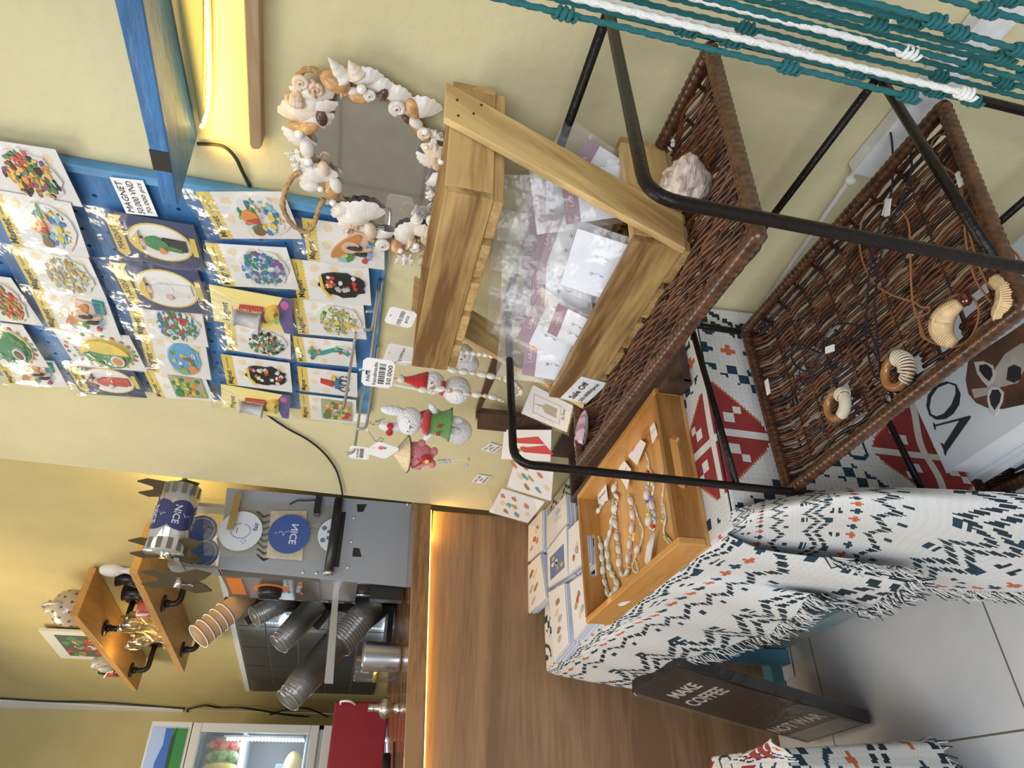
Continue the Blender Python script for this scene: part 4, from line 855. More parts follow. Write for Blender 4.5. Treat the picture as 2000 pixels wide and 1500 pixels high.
def wicker(c4, z, drop, sag=0, holes=0, seed=1, pitch=.0050, flare=.03, diag=0):
    rnd = random.Random(seed); L0, L1, R1, R0 = c4    # back-left, front-left, front-right, back-right (xy)
    def Sf(a, b):  # a left->right, b back->front
        p = L0.lerp(R0, a).lerp(L1.lerp(R1, a), b); e = min(a * .5, (1 - a) * .5, b * .33, (1 - b) * .33); k = min(1, e / flare)
        return V(p.x, p.y, z - drop * math.sin(k * PI / 2) - sag * math.sin(PI * a) * math.sin(PI * b))
    ln = (R1 - L1).length; dp = (L1 - L0).length; nb = int(dp / pitch); na = int(ln / .010)
    m = MB(); nr = int(ln / .042)
    for i in range(nb):
        b = (i + .5) / nb; mt = rnd.choice([0, 0, 1, 1, 2, 2, 2, 3] if holes else [0, 0, 1, 2, 2, 1, 2]); pts = []; ph = i % 2; jit = rnd.uniform(-.0012, .0012)
        segs = []
        for j in range(na * 1 + 1):
            a = j / na; hole = False
            for (ha, hb, hw, hh) in (HOLES if holes else []):
                if abs(a - ha) < hw and abs(b - hb) < hh: hole = True
            if hole:
                if len(pts) > 2: segs.append(pts)
                pts = []; continue
            p = Sf(a, b); w = math.sin(PI * (a * nr + (i * .33 if diag else ph))); p.z += (.0040 if diag else .0028) * w + rnd.uniform(-.0006, .0006); p.x += jit + .0016 * math.sin(a * nr * PI * .5 + i * .35) + rnd.uniform(-.0005, .0005)
            pts.append(p)
        if len(pts) > 2: segs.append(pts)
        for s_ in segs: m.tube(s_, rnd.uniform(.0022, .0030), WK[mt], 5, caps=True)
    m.build('woven_panel', rk)
    m = MB()
    for j in range(1, nr): a = j / nr; m.tube([Sf(a, b / 12) for b in range(13)], .0028, WK[1], 5)
    m.build('ribs', rk)
    cyc = []; P4 = [L0, L1, R1, R0]
    for k in range(4):
        A, B = P4[k], P4[(k + 1) % 4]; n = int((B - A).length / .0022)
        for j in range(n):
            p = A.lerp(B, j / n); q = V(p.x, p.y, z + .002)
            cyc.append(q)
    m = MB(); m.tube(cyc, .0085, RIM, 10, closed=True, mod=lambda L: 1 + .16 * abs(math.sin(L * PI / .0095)) - .08); m.build('wrapped_rim', rk)
    return Sf
def xy(p): return V(p.x, p.y, 0)
Z1 = .982
S1 = wicker([V(.722, .875, 0), xy(az(1138, 905, Z1)), xy(az(1484, 460, Z1)), V(.722, .372, 0)], Z1, .018, seed=3, pitch=.0037, diag=1)
HOLES = [(.80, .80, .05, .02), (.74, .84, .03, .03), (.88, .78, .04, .02), (.62, .84, .015, .05), (.50, .88, .015, .03), (.33, .72, .01, .05), (.30, .55, .012, .03), (.10, .55, .012, .02), (.16, .43, .02, .02), (.93, .88, .03, .02)]
Z2 = .674
S2 = wicker([V(.718, .838, 0), xy(az(1543, 960, Z2)), xy(az(2003, 600, Z2)), V(.718, .372, 0)], Z2, .022, .004, holes=1, seed=5, pitch=.0040)
Z3 = .345; 
S3 = wicker([V(.718, .80, 0), V(.412, .79, 0), V(.402, .36, 0), V(.718, .37, 0)], Z3, .02, seed=9)
# conch
t = thing('conch_shell', 'knobbly brown and white conch shell on the upper wicker shelf', 'shell', az(1340, 375, .972))
m = MB(); c = az(1340, 352, .992); MC = mat('rugged_shell', (.74, .66, .60), .7, col2=(.36, .22, .17), vscale=55, stretch=(1, 1, 3), bump=.9, bscale=150)
from mathutils import noise as mnoise
d = (az(1348, 296, 1.0) - c).normalized(); s_ = d.orthogonal().normalized(); r_ = d.cross(s_); c = c - d * .004
K_, J_ = 40, 34; vs = []
for j in range(J_ + 1):
    t_ = j / J_; base_ = math.sin(PI * min(1, t_ * 1.02)) ** .7 * (1 - .45 * t_); whorl = 1 + .16 * abs(math.sin(t_ * 13))
    for k in range(K_):
        a = 2 * PI * k / K_; knob = 1 + .22 * max(0, math.cos(a * 7 + t_ * 3)) * math.exp(-((t_ - .52) / .10) ** 2) + .12 * max(0, math.cos(a * 7 + 1)) * math.exp(-((t_ - .72) / .06) ** 2)
        q = (s_ * math.cos(a) + r_ * math.sin(a)); R2 = .030 * base_ * whorl * knob; p = c + d * ((t_ - .45) * .068) + q * R2
        p += q * .0035 * mnoise.noise(p * 130) + d * .002 * mnoise.noise(p * 200 + V(5, 5, 5)); vs.append(p)
m.add(vs, [(j * K_ + k, j * K_ + (k + 1) % K_, (j + 1) * K_ + (k + 1) % K_, (j + 1) * K_ + k) for j in range(J_) for k in range(K_)], MC, True); m.build('conch_body', t)
# mussel
t = thing('mussel_shell', 'purple striped mussel shell at the front left corner of the upper wicker shelf', 'shell', az(1130, 850, .972))
a = az(1128, 888, .984); b = az(1143, 800, .984); d = b - a; s_ = V(0, 0, 1).cross(d).normalized(); MP = mat('purple_shell', (.38, .17, .27), .3, col2=(.66, .48, .54), vscale=26, stretch=(6, 1, 1), coat=.4)
def mus(mt, up, k=1.0):
    m = MB(); vs = []; n1, n2 = 14, 8
    for i in range(n1 + 1):
        t_ = i / n1; wd = .016 * math.sin(PI * t_ ** .75) ** .6 * k if 0 < t_ < 1 else 0
        for j in range(n2 + 1): q = (j / n2 - .5) * 2; vs.append(a + d * t_ + s_ * wd * q + V(0, 0, up * .009 * math.sqrt(max(0, 1 - q * q)) * math.sin(PI * t_) ** .5 + .0004 * up * math.sin(t_ * 40)))
    m.add(vs, [(i * (n2 + 1) + j, i * (n2 + 1) + j + 1, (i + 1) * (n2 + 1) + j + 1, (i + 1) * (n2 + 1) + j) for i in range(n1) for j in range(n2)], mt, True); return m
mus(MP, 1).build('purple_half', t); mm = mus(M_SHELLW, -1, 1.15); mm.build('white_half', t)
for x, y, lb in ((1312, 282, 'tiny white bead flower on the upper wicker shelf above the conch'),):
    m = MB(); p = az(x, y, .974)
    for k in range(5): m.sphere(p + V(.005 * math.cos(k * 1.25), .005 * math.sin(k * 1.25), 0), .0038, M_SHELLW, n=8, k=6)
    tag(m.build('bead_flower'), lb, 'bead')
# ================================================================ NECKLACES ON SECOND SHELF
BC = mat('brown_waxed_cord', (.33, .14, .06), .6); DC = mat('dark_navy_cord', (.012, .011, .025), .6); RT = mat('rattan_strip', (.72, .53, .30), .5, var=.15, vscale=90)
RINGW = mat('varnished_ring_wood', (.33, .15, .05), .25, var=.25, vscale=50, coat=.5); TWINE = mat('natural_twine', (.66, .58, .46), .8)
zN = .664
def path(px, z=zN): return [az(x, y, z + (.001 * (i % 3))) for i, (x, y) in enumerate(px)]
def tagbox(p, u_, w_, h_, t): 
    m = MB(); v_ = V(0, 0, 1); u_.normalize(); s_ = v_.cross(u_).normalized(); m.quadslab([p - u_ * w_ - s_ * h_, p + u_ * w_ - s_ * h_, p + u_ * w_ + s_ * h_, p - u_ * w_ + s_ * h_], V(0, 0, .002), M_PAPER); m.build('price_tag', t)
def crescent(t, px, z=zN + .012):
    P_ = catmull([az(x, y, z) for x, y in px], 8); n = len(P_); m = MB()
    rad = [.004 + .0075 * math.sin(PI * i / (n - 1)) ** .8 for i in range(n)]; m.tube(P_, rad, RT, 10)
    for i in range(1, n - 1):
        tdir = (P_[i + 1] - P_[i - 1]).normalized(); a = tdir.orthogonal().normalized(); b = tdir.cross(a)
        m.tube([P_[i] + (a * math.cos(q * PI / 5) + b * math.sin(q * PI / 5)) * (rad[i] + .0006) + tdir * .002 * math.sin(q * PI / 5) for q in range(10)], .0013, RT, 5, closed=True)
    m.tube([P_[i] + V(0, 0, rad[i]) for i in range(n)], .0016, RT, 6); m.build('rattan_crescent', t)
t = thing('cord_necklace', 'brown cord necklace with rattan crescent at the right end of the second wicker shelf', 'necklace', az(1880, 400, zN), 'necklaces on the second wicker shelf')
m = MB(); m.tube(catmull(path([(1935, 590), (1905, 545), (1888, 480), (1880, 400), (1868, 345), (1835, 320), (1819, 290), (1828, 268), (1855, 262), (1878, 275), (1882, 310), (1880, 380), (1890, 440), (1903, 490), (1912, 520), (1935, 562), (1950, 560), (1985, 555), (1995, 520), (1985, 495), (1965, 487), (1950, 500), (1945, 520)]), 8), .0014, BC, 6); m.build('cord', t); tagbox(az(1878, 348, zN + .006), az(1878, 348, zN) - az(1872, 325, zN), .010, .005, t)
crescent(t, [(1940, 545), (1968, 560), (1972, 590), (1958, 618), (1950, 628)]); m = MB(); m.sphere(az(1948, 520, zN + .008), .007, mat('dark_red_bead', (.08, .01, .01), .1, coat=1), sc=(1.3, 1, 1)); m.build('glass_bead', t)
t = thing('cord_necklace', 'brown cord necklace with rattan crescent in the middle of the second wicker shelf', 'necklace', az(1760, 550, zN), 'necklaces on the second wicker shelf')
m = MB(); m.tube(catmull(path([(1750, 402), (1720, 397), (1692, 415), (1680, 450), (1682, 500), (1705, 550), (1740, 575), (1785, 590), (1800, 600), (1815, 600), (1812, 612), (1790, 618), (1786, 600), (1800, 640), (1808, 660), (1830, 672), (1862, 678), (1895, 660), (1912, 618), (1905, 588), (1885, 575), (1860, 580), (1842, 605), (1828, 650), (1812, 663), (1800, 655), (1795, 625), (1785, 600), (1780, 560), (1778, 500), (1775, 440), (1762, 412)]), 8), .0014, BC, 6); m.build('cord', t)
crescent(t, [(1874, 592), (1850, 610), (1838, 632), (1842, 655), (1862, 673)]); m = MB(); m.sphere(az(1885, 584, zN + .008), .007, MATS['dark_red_bead'], sc=(1.3, 1, 1)); m.build('glass_bead', t)
tagbox(az(1733, 405, zN + .006), az(1733, 405, zN) - az(1738, 385, zN), .011, .005, t)
def ring(t, c, R_, full):
    m = MB(); m.tube([c + V(R_ * math.cos(i * PI / 16), R_ * math.sin(i * PI / 16), 0) for i in range(32)], .0058, RINGW, 12, closed=True); m.build('wooden_ring', t)
    m = MB(); P_ = []; n = 150; a0, a1 = (-2.9, -.9) if full else (-2.7, -.4)
    for i in range(n):
        q = i / n; a = a0 + (a1 - a0) * q; rr_ = .0066 + (0 if full and q < .75 else .004 * (q - .3 if not full else q - .75)); w = q * (28 if full else 14) * 2 * PI
        if i % 1 == 0: P_.append(c + V(math.cos(a), math.sin(a), 0) * (R_ + rr_ * math.cos(w)) + V(0, 0, rr_ * math.sin(w)))
    P2 = []
    for i in range(n * 4):
        q = i / (n * 4); a = a0 + (a1 - a0) * q; turns = 24 if full else 13; rr_ = .0068 + (.0 if (full and q < .8) or (not full and q < .25) else .003); w = q * turns * 2 * PI
        P2.append(c + V(math.cos(a), math.sin(a), 0) * (R_ + rr_ * math.cos(w)) + V(0, 0, rr_ * math.sin(w)))
    m.tube(P2, .0014, TWINE, 6); m.build('twine_wrap', t)
for cpx, px, lb, full in (((1750, 728), [(1727, 232), (1740, 262), (1744, 320), (1740, 380), (1722, 430), (1704, 500), (1694, 580), (1692, 660), (1702, 720), (1716, 742), (1738, 742), (1722, 740), (1716, 700), (1712, 640), (1708, 590), (1718, 510), (1735, 450), (1762, 390), (1780, 330), (1777, 290)], 'long dark cord necklace with loosely wrapped ring, its cord run straight back', False),
                      ((1633, 792), [(1604, 780), (1612, 770), (1634, 765), (1632, 740), (1645, 710), (1642, 690), (1622, 686), (1600, 695), (1590, 730), (1575, 752), (1562, 740), (1565, 715), (1590, 690), (1630, 665), (1665, 660), (1700, 680), (1716, 700), (1705, 660), (1680, 638), (1650, 632), (1620, 640), (1606, 670), (1604, 690), (1560, 672), (1545, 690), (1555, 715), (1580, 724), (1604, 690)], 'coiled dark cord necklace with twine-wrapped ring, left on the second shelf', True)):
    c = az(cpx[0], cpx[1], zN + .006); t = thing('ring_necklace', lb, 'necklace', c, 'necklaces on the second wicker shelf')
    m = MB(); m.tube(catmull(path(px, zN + .003), 8), .0014, DC, 6); m.build('cord', t); ring(t, c, .0185, full)
    if full: tagbox(az(1622, 682, zN + .008), az(1630, 680, zN) - az(1612, 686, zN), .009, .005, t)
    else: tagbox(az(1735, 408, zN + .01), az(1735, 420, zN) - az(1738, 390, zN), .010, .004, t)
m = MB(); a = az(1497, 742, Z2 + .014); b = az(1502, 770, Z2 + .014); d = b - a; s_ = V(0, 0, 1).cross(d).normalized() * .005
m.quadslab([a - s_, b - s_, b + s_, a + s_], V(0, 0, .001), M_PAPER); tag(m.build('price_slip'), 'tiny white price slip on the left rim of the second wicker shelf', 'price tag')
# ================================================================ BOOKS ON LOWEST SHELF
def slab(nm, z0, z1, P, Qd, Rd, cover, pages, label):
    """P front-left corner, Qd vector towards wall, Rd vector along the shelf"""
    t = thing(nm, label, 'book', V(P.x, P.y, z0)); m = MB(); a = V(P.x, P.y, z0); th = .003
    m.quadslab([a, a + Rd, a + Rd + Qd, a + Qd], V(0, 0, th), cover); m.quadslab([p + V(0, 0, z1 - z0 - th) for p in (a, a + Rd, a + Rd + Qd, a + Qd)], V(0, 0, th), cover); cv_ = m.build('cover', t, bevel=.001)
    m = MB(); e = .004; ru = Rd.normalized() * e; qu = Qd.normalized() * e
    m.quadslab([p + V(0, 0, th) for p in (a + ru + qu, a + Rd - ru + qu, a + Rd + Qd - ru - qu, a + Qd + ru - qu)], V(0, 0, z1 - z0 - 2 * th), pages); m.build('pages', t); t['_c'] = cv_.name; return t
zT = .435; P = az(1848, 925, zT); Qd = az(1779, 787, zT) - P; Rd = az(2000, 826, zT) - P; Rn = Rd.normalized(); Qn = (Qd - Rn * Qd.dot(Rn)).normalized(); 
COV = mat('grey_book_cover', (.60, .63, .68), .22, coat=.5); NV = mat('navy_book_cover', (.02, .035, .07), .4, var=.2)
slab('book', .336, .362, P + Rn * .03 + Qn * -.003, Qn * .20, Rn * .30, NV, mat('book_pages', (.66, .66, .68), .7), 'dark navy book at the bottom of the book stack on the lowest shelf')
slab('book', .3625, .390, P - Rn * .006 - Qn * .006, Qn * .21, Rn * .30, COV, MATS['book_pages'], 'white book in the middle of the stack under the horse cover')
t = slab('book', .3905, zT, P, Qn * .235, Rn * .31, COV, MATS['book_pages'], 'large grey book with VO lettering and a horse in sunglasses, top of the stack')
m = MB(); top = V(0, 0, zT + .0004); P0 = V(P.x, P.y, 0) + top
def BP(px, py): return az(px, py, zT)
def loc(p): d = p - V(P.x, P.y, zT); return (d.dot(Rn), d.dot(Qn))
def bpoly(loops, mt, h=.0006): m.poly([[loc(BP(*q)) for q in lp] for lp in loops], V(P.x, P.y, zT), Rn, Qn, V(0, 0, h), mt)
Zb = lambda x, y: (1700 + x / 3.333, 550 + y / 3.333)
OUT = [Zb(*p) for p in [(430, 668), (500, 650), (560, 668), (588, 730), (580, 800), (540, 862), (490, 895), (430, 900), (385, 870), (366, 810), (375, 740)]]
INN = [Zb(*p) for p in [(440, 690), (510, 662), (555, 680), (556, 730), (530, 800), (480, 860), (430, 878), (396, 862), (385, 820), (398, 750)]]
bpoly([OUT, INN], M_INK)
bpoly([[Zb(*p) for p in [(650, 872), (655, 884), (500, 1105), (490, 1135), (485, 1128), (475, 1088), (458, 1052), (466, 1050), (480, 1062), (580, 905), (425, 943), (428, 965), (418, 962), (408, 918), (416, 920), (424, 932)]]], M_INK)
HB = mat('horse_brown', (.16, .075, .04), .35, col2=(.05, .03, .02), vscale=18); HW = mat('horse_blaze', (.45, .40, .36), .35, var=.2, vscale=30)
bpoly([[Zb(*p) for p in [(640, 515), (760, 430), (900, 340), (1030, 250), (1160, 260), (1160, 700), (1000, 800), (860, 830), (770, 825), (690, 790), (640, 730), (622, 640)]]], HB)
bpoly([[Zb(*p) for p in [(660, 700), (760, 690), (820, 560), (880, 470), (990, 400), (1040, 420), (1010, 560), (960, 660), (840, 690), (760, 740), (680, 760)]]], HW, .0009)
bpoly([[Zb(*p) for p in [(900, 560), (940, 540), (985, 560), (985, 630), (940, 660), (890, 640)]]], M_INK, .0012)
for lp, inn in (([(680, 525), (740, 518), (800, 545), (818, 600), (800, 660), (770, 685), (735, 650), (700, 600)], [(715, 545), (760, 538), (795, 565), (802, 610), (780, 650), (745, 620), (715, 580)]),
                ([(790, 685), (840, 688), (872, 720), (865, 780), (835, 840), (810, 875), (780, 840), (765, 770), (770, 710)], [(800, 705), (840, 705), (858, 735), (848, 785), (815, 838), (790, 800), (782, 750)])):
    bpoly([[Zb(*p) for p in lp]], flat((.55, .52, .50)), .0015); bpoly([[Zb(*p) for p in inn]], M_INK, .0018)
m.build('cover_print', bpy.data.objects[t['_c']])
for o in bpy.data.objects:
    if '_c' in o.keys(): del o['_c']
# ================================================================ TABLE, CLOTH
ZTB = .742; xf, xw, yn, yf = .325, .790, .885, 1.955
tb = thing('folding_table', 'blue painted wooden folding table under the patterned cloth', 'table', (.56, 1.4, 0))
M_TB = mat('worn_blue_wood', (.09, .27, .40), .5, var=.2, vscale=10, bump=.3, bscale=40); M_TB2 = mat('chipped_blue_wood', (.10, .27, .38), .5, col2=(.45, .40, .28), vscale=9, stretch=(1, .3, 1))
m = MB(); m.box((.372, yn + .012, ZTB - .035), (xw - .01, yf - .01, ZTB - .006), M_TB); m.build('tabletop', tb)
for a, b in (((.40, .95, .60), (.40, 2.0, .03)), ((.70, .95, .60), (.70, 1.9, .03)), ((.43, 1.85, .70), (.43, 1.0, .03)), ((.73, 1.85, .70), (.73, 1.0, .03))):
    a = V(*a); b = V(*b); 
    isf = abs(a.x - .40) < 1e-3
    if isf: a = ax(1680, 1172, .40); b = ax(1432, 1302, .40); b.z = max(b.z, .035); d = (a - b).normalized(); b = b if b.y < 1.95 else b + d * ((b.y - 1.95) / abs(d.y)); b.z = max(b.z, .035); a = a + d * .12
    m = MB(); s_ = V(.018, 0, 0); d = (b - a).normalized(); k = s_.cross(d).normalized() * .027; m.hexa([a - s_ - k, a + s_ - k, a + s_ + k, a - s_ + k], [b - s_ - k, b + s_ - k, b + s_ + k, b - s_ + k], M_TB2 if isf else M_TB); m.build('leg', tb, bevel=.003)
fa = az(1518, 1310, .03); fb = az(1562, 1335, .03)
m = MB(); m.box((.22, 1.93, .003), (.74, 1.975, .045), M_TB); m.build('foot_bar', tb, bevel=.003)
m = MB(); m.box((.34, 1.80, .06), (.38, 1.84, .70), M_TB); m.build('upright', tb, bevel=.002)
# pattern: 5 mm stitches; s along the table, t across it and down the front
CELL = .005
CW = mat('cloth_white', (.72, .71, .69), .95, bump=.5, bscale=500); CT = mat('cloth_teal', (.012, .045, .075), .95, bump=.5, bscale=500); CR = mat('cloth_red', (.30, .035, .035), .95, bump=.5, bscale=500); CO = mat('cloth_rust', (.52, .13, .05), .95); CK = mat('cloth_black', (.010, .026, .034), .95)
def pat(i, j):
    if j >= 97: j = 97 + (j - 97) % 53
    """i: stitch along, j: stitch across -> 0 white 1 teal 2 red 3 rust 4 black"""
    J = j % 150
    def cross(ii, jj, p, off=0):
        a = (ii + off) % p; return (a in (2, 3) and 0 <= jj <= 4) or (jj in (2, 3) and 0 <= a <= 5)
    def zz(jj, per, amp, th, o=0):
        a = (i + o) % per; h = abs(a - per / 2) / (per / 2) * amp; return 0 <= jj - h < th
    if J < 14:                                   # blobs and double chevrons
        if i % 5 and (zz(J, 24, 7, 2.3) or zz(J - 5, 24, 7, 2.3)): return 4
        a = i % 24; 
        if abs(a - 12) + abs(J - 12) * .8 < 2.6: return 1
    elif 18 <= J < 23:
        k = (i // 9) % 2
        if cross(i, J - 18, 9): return 3 if k else 1
    elif 28 <= J < 88:                           # star band
        a = i % 84; y = J - 28; A = abs(a - 42); Y = abs(y - 30)
        # red star, four blocks around a white cross
        if A < 22 and Y < 22:
            if A < 1.5 or Y < 1.5: return 0
            if (6 <= A < 10 and 5 <= Y < 9) or (10 <= A < 13 and 9 <= Y < 12): return 0
            if A + Y < 26 and not (A > 12 and Y > 12) and (A + Y * .4 < 22) : return 3 if (A + Y > 24) else 2
        q = A + Y * 1.4
        if 44 < q < 60:
            ca = (a // 4 + y // 4) % 2; 
            if ca: return 1
        if q >= 62:
            dd = ((a if a < 42 else 84 - a) ** 2 * .8 + (min(y, 60 - y)) ** 2); 
            if 50 < dd < 84: return 1
            if dd < 12: return 2 if y < 30 else 1
        if 24 < A < 34 and Y < 10 and abs(((A - 29) ** 2 + Y * Y) - 22) < 9: return 1
    elif 92 <= J < 97:
        k = (i // 9) % 2
        if cross(i, J - 92, 9): return 3 if k else 1
    elif 101 <= J < 124:
        y = J - 101
        if i % 4 and (zz(y, 26, 8, 3.2) or zz(y - 6, 26, 8, 3.2)): return 4
        if abs(i % 26 - 13) < 2 and (y in (16, 17, 20, 21)): return 4
        a = i % 30
        if abs(a - 15) < 2.5 and 13 < y < 18: return 1
        if abs(a) < 4 and (y in (17, 20)): return 4
        if abs(a - 15) < 3.5 and y in (0, 1, 3) : return 1
    elif 126 <= J < 131:
        k = ((i + 3) // 9) % 2
        if cross(i, J - 126, 9, 3): return 1 if k else 3
    elif 134 <= J < 147:
        y = J - 134
        if i % 4 and zz(y, 20, 6, 3.2, 5): return 4
        if abs((i + 5) % 20 - 10) < 2 and 8 < y < 12: return 1
    return 5 if (i % 2 == 0 and j % 2 == 0) else 0
CM = [CW, CT, CR, CO, CK, mat('cloth_grey_thread', (.60, .62, .66), .95)]
def clothgrid(name, fn, ns, nt, i0, j0, parent, back=True, thick=.0):
    m = MB(); 
    for c in CM: m.mi(c)
    vs = [fn(i / ns, j / nt) for j in range(nt + 1) for i in range(ns + 1)]
    m.v = [tuple(v) for v in vs]
    for j in range(nt):
        for i in range(ns):
            m.f.append((j * (ns + 1) + i, j * (ns + 1) + i + 1, (j + 1) * (ns + 1) + i + 1, (j + 1) * (ns + 1) + i)); m.m.append(pat(i + i0, j + j0)); m.sm.append(True)
    o = m.build(name, parent)
    sd = o.modifiers.new('thickness', 'SOLIDIFY'); sd.thickness = .002; sd.offset = 0
    return o
cl = thing('patterned_tablecloth', 'white woven cloth with teal and red stitched motifs draped over the folding table', 'tablecloth', (xf, 1.4, ZTB))
s0 = 0; nS = int((yf - yn) / CELL); nT = int((xw - xf) / CELL)
def xfy(y): return .360 - (y - .9) * .036
def ftop(a, b): return V(xw + (xfy(yn + (yf - yn) * a) - xw) * b, yn + (yf - yn) * a, ZTB + .0015 * math.sin(a * 30) * math.sin(b * 14))
clothgrid('cloth_top', ftop, nS, nT, 40, 0, cl)
# front drape, built from columns that run from the table edge to the hem
FD = [(.905, [(1500, 1074), (1640, 1092), (1778, 1114)]), (.95, [(1480, 1096), (1600, 1125), (1745, 1158)]), (1.0, [(1450, 1112), (1560, 1150), (1690, 1182)]), (1.07, [(1420, 1130), (1500, 1150), (1592, 1166)]),
      (1.18, [(1380, 1148), (1450, 1178), (1545, 1205)]), (1.35, [(1310, 1190), (1380, 1217), (1480, 1246)]), (1.6, [(1215, 1240), (1260, 1262), (1330, 1290)]), (1.953, [(1100, 1322), (1150, 1330), (1235, 1342)])]
def columns(rows, first=None):
    out = []
    for k, (y0, px) in enumerate(rows):
        x0 = xfy(y0); pts = [V(x0, y0, ZTB + .001), V(x0 - .007, y0, ZTB - .012)]
        for q, (x, y) in enumerate(px):
            pts.append(ax(x, y, x0 - [.014, .026, .040][q] - .009 * math.sin(k * 2.1) * (q + 1) / 3))
        out.append(catmull(pts, 8))
    return out
def surf(cols):
    def f(a, b):
        A = a * (len(cols) - 1); i = min(int(A), len(cols) - 2); t = A - i
        def at(c):
            q = b * (len(c) - 1); k = min(int(q), len(c) - 2); return c[k].lerp(c[k + 1], q - k)
        c0, c1, c2, c3 = at(cols[max(i - 1, 0)]), at(cols[i]), at(cols[i + 1]), at(cols[min(i + 2, len(cols) - 1)])
        p = .5 * ((2 * c1) + (c2 - c0) * t + (2 * c0 - 5 * c1 + 4 * c2 - c3) * t * t + (3 * c1 - c0 - 3 * c2 + c3) * t ** 3)
        p.x -= .004 * b * math.sin(p.y * 34 + 1)
        if p.z < .02: p.z = .02
        return p
    return f
ffront = surf(columns(FD))
# spread the table edge evenly: stitches follow the column spacing
YS = [r[0] for r in FD]
def fmap(a):
    y = YS[0] + (YS[-1] - YS[0]) * a
    for k in range(len(YS) - 1):
        if y <= YS[k + 1]: return (k + (y - YS[k]) / (YS[k + 1] - YS[k])) / (len(YS) - 1)
    return 1
clothgrid('front_drape', lambda a, b: ffront(fmap(a), b), 210, 78, 44, nT, cl)
NC = [([(1390, 1060), (1520, 1080), (1660, 1100), (1815, 1152)], [.372, .366, .360, .345]),
      ([(1394, 1050), (1530, 1047), (1700, 1072), (1900, 1157)], [.370, .362, .352, .332]),
      ([(1398, 1038), (1530, 1018), (1720, 1030), (1985, 1153)], [.370, .358, .345, .325]),
      ([(1400, 1025), (1530, 998), (1740, 992), (2090, 1136)], [.372, .362, .350, .330]),
      ([(1400, 1010), (1530, 984), (1730, 964), (2180, 1045)], [.378, .372, .362, .340]),
      ([(1398, 995), (1530, 974), (1720, 950), (2260, 985)], [.388, .388, .384, .360])]
CC = []
for px, xs in NC:
    pts = [ax(x, y, X) for (x, y), X in zip(px, xs)]; pts[0].z = ZTB + .001 if pts[0].z > ZTB - .06 else pts[0].z; CC.append(catmull(pts, 8))
fnear = surf(CC)
clothgrid('front_drape', lambda a, b: fnear(1 - a, b), 110, 150, 10, nT, cl)
# end drape behind the rack
def fend(a, b):   # a across from wall to front, b down
    x = xw + .005 + (.360 + .006 - xw) * a; return V(x, yn - .006 - .010 * math.sin(a * 17 + b * 2) * b - .004 * b + (0 if x < .77 else -.025 * b), ZTB - .66 * b - .001)
m = MB(); [m.mi(c) for c in CM]; ns, nt = nT, int(.66 / CELL)
m.v = [tuple(fend(i / ns, j / nt)) for j in range(nt + 1) for i in range(ns + 1)]
for j in range(nt):
    for i in range(ns): m.f.append((j * (ns + 1) + i, j * (ns + 1) + i + 1, (j + 1) * (ns + 1) + i + 1, (j + 1) * (ns + 1) + i)); m.m.append(pat(39 - j, i)); m.sm.append(True)
o = m.build('end_drape', cl); sd = o.modifiers.new('thickness', 'SOLIDIFY'); sd.thickness = .002
# far end, short overhang
def ffar(a, b): return V(xw + (xfy(yf) - xw) * a, yf + .002 + .006 * b + .006 * b * math.sin(a * 14), ZTB - .22 * b)
m = MB(); [m.mi(c) for c in CM]; nt = 44
m.v = [tuple(ffar(i / ns, j / nt)) for j in range(nt + 1) for i in range(ns + 1)]
for j in range(nt):
    for i in range(ns): m.f.append((j * (ns + 1) + i, j * (ns + 1) + i + 1, (j + 1) * (ns + 1) + i + 1, (j + 1) * (ns + 1) + i)); m.m.append(pat(40 + nS + j, i)); m.sm.append(True)
m.build('far_drape', cl)
# fringe
m = MB()
def fringe(pts, n, L, out):
    for k in range(n):
        q = k / n * (len(pts) - 1); i = min(int(q), len(pts) - 2); p = pts[i].lerp(pts[i + 1], q - i)
        a = p + V(random.uniform(-.003, .003), random.uniform(-.004, .004), .002); l = L * random.uniform(.7, 1.15)
        b = a + V(out * random.uniform(.0, 1) - .004, random.uniform(-.012, .012), -l * .5); c = b + V(random.uniform(-.008, .006), random.uniform(-.014, .014), -l * .5); c.z = max(c.z, .004)
        m.tube([a, b, c], [.0013, .0012, .0009], CW if k % 3 else CK, 4)
fringe([ffront(a / 40, 1) for a in range(41)], 420, .036, -.012)
fringe([ffront(0, b_ / 10) for b_ in range(7, 11)], 60, .03, -.012)
fringe([fnear(a / 20, 1) for a in range(0, 21)], 330, .04, -.012)
o = m.build('fringe', cl); o['kind'] = 'stuff'
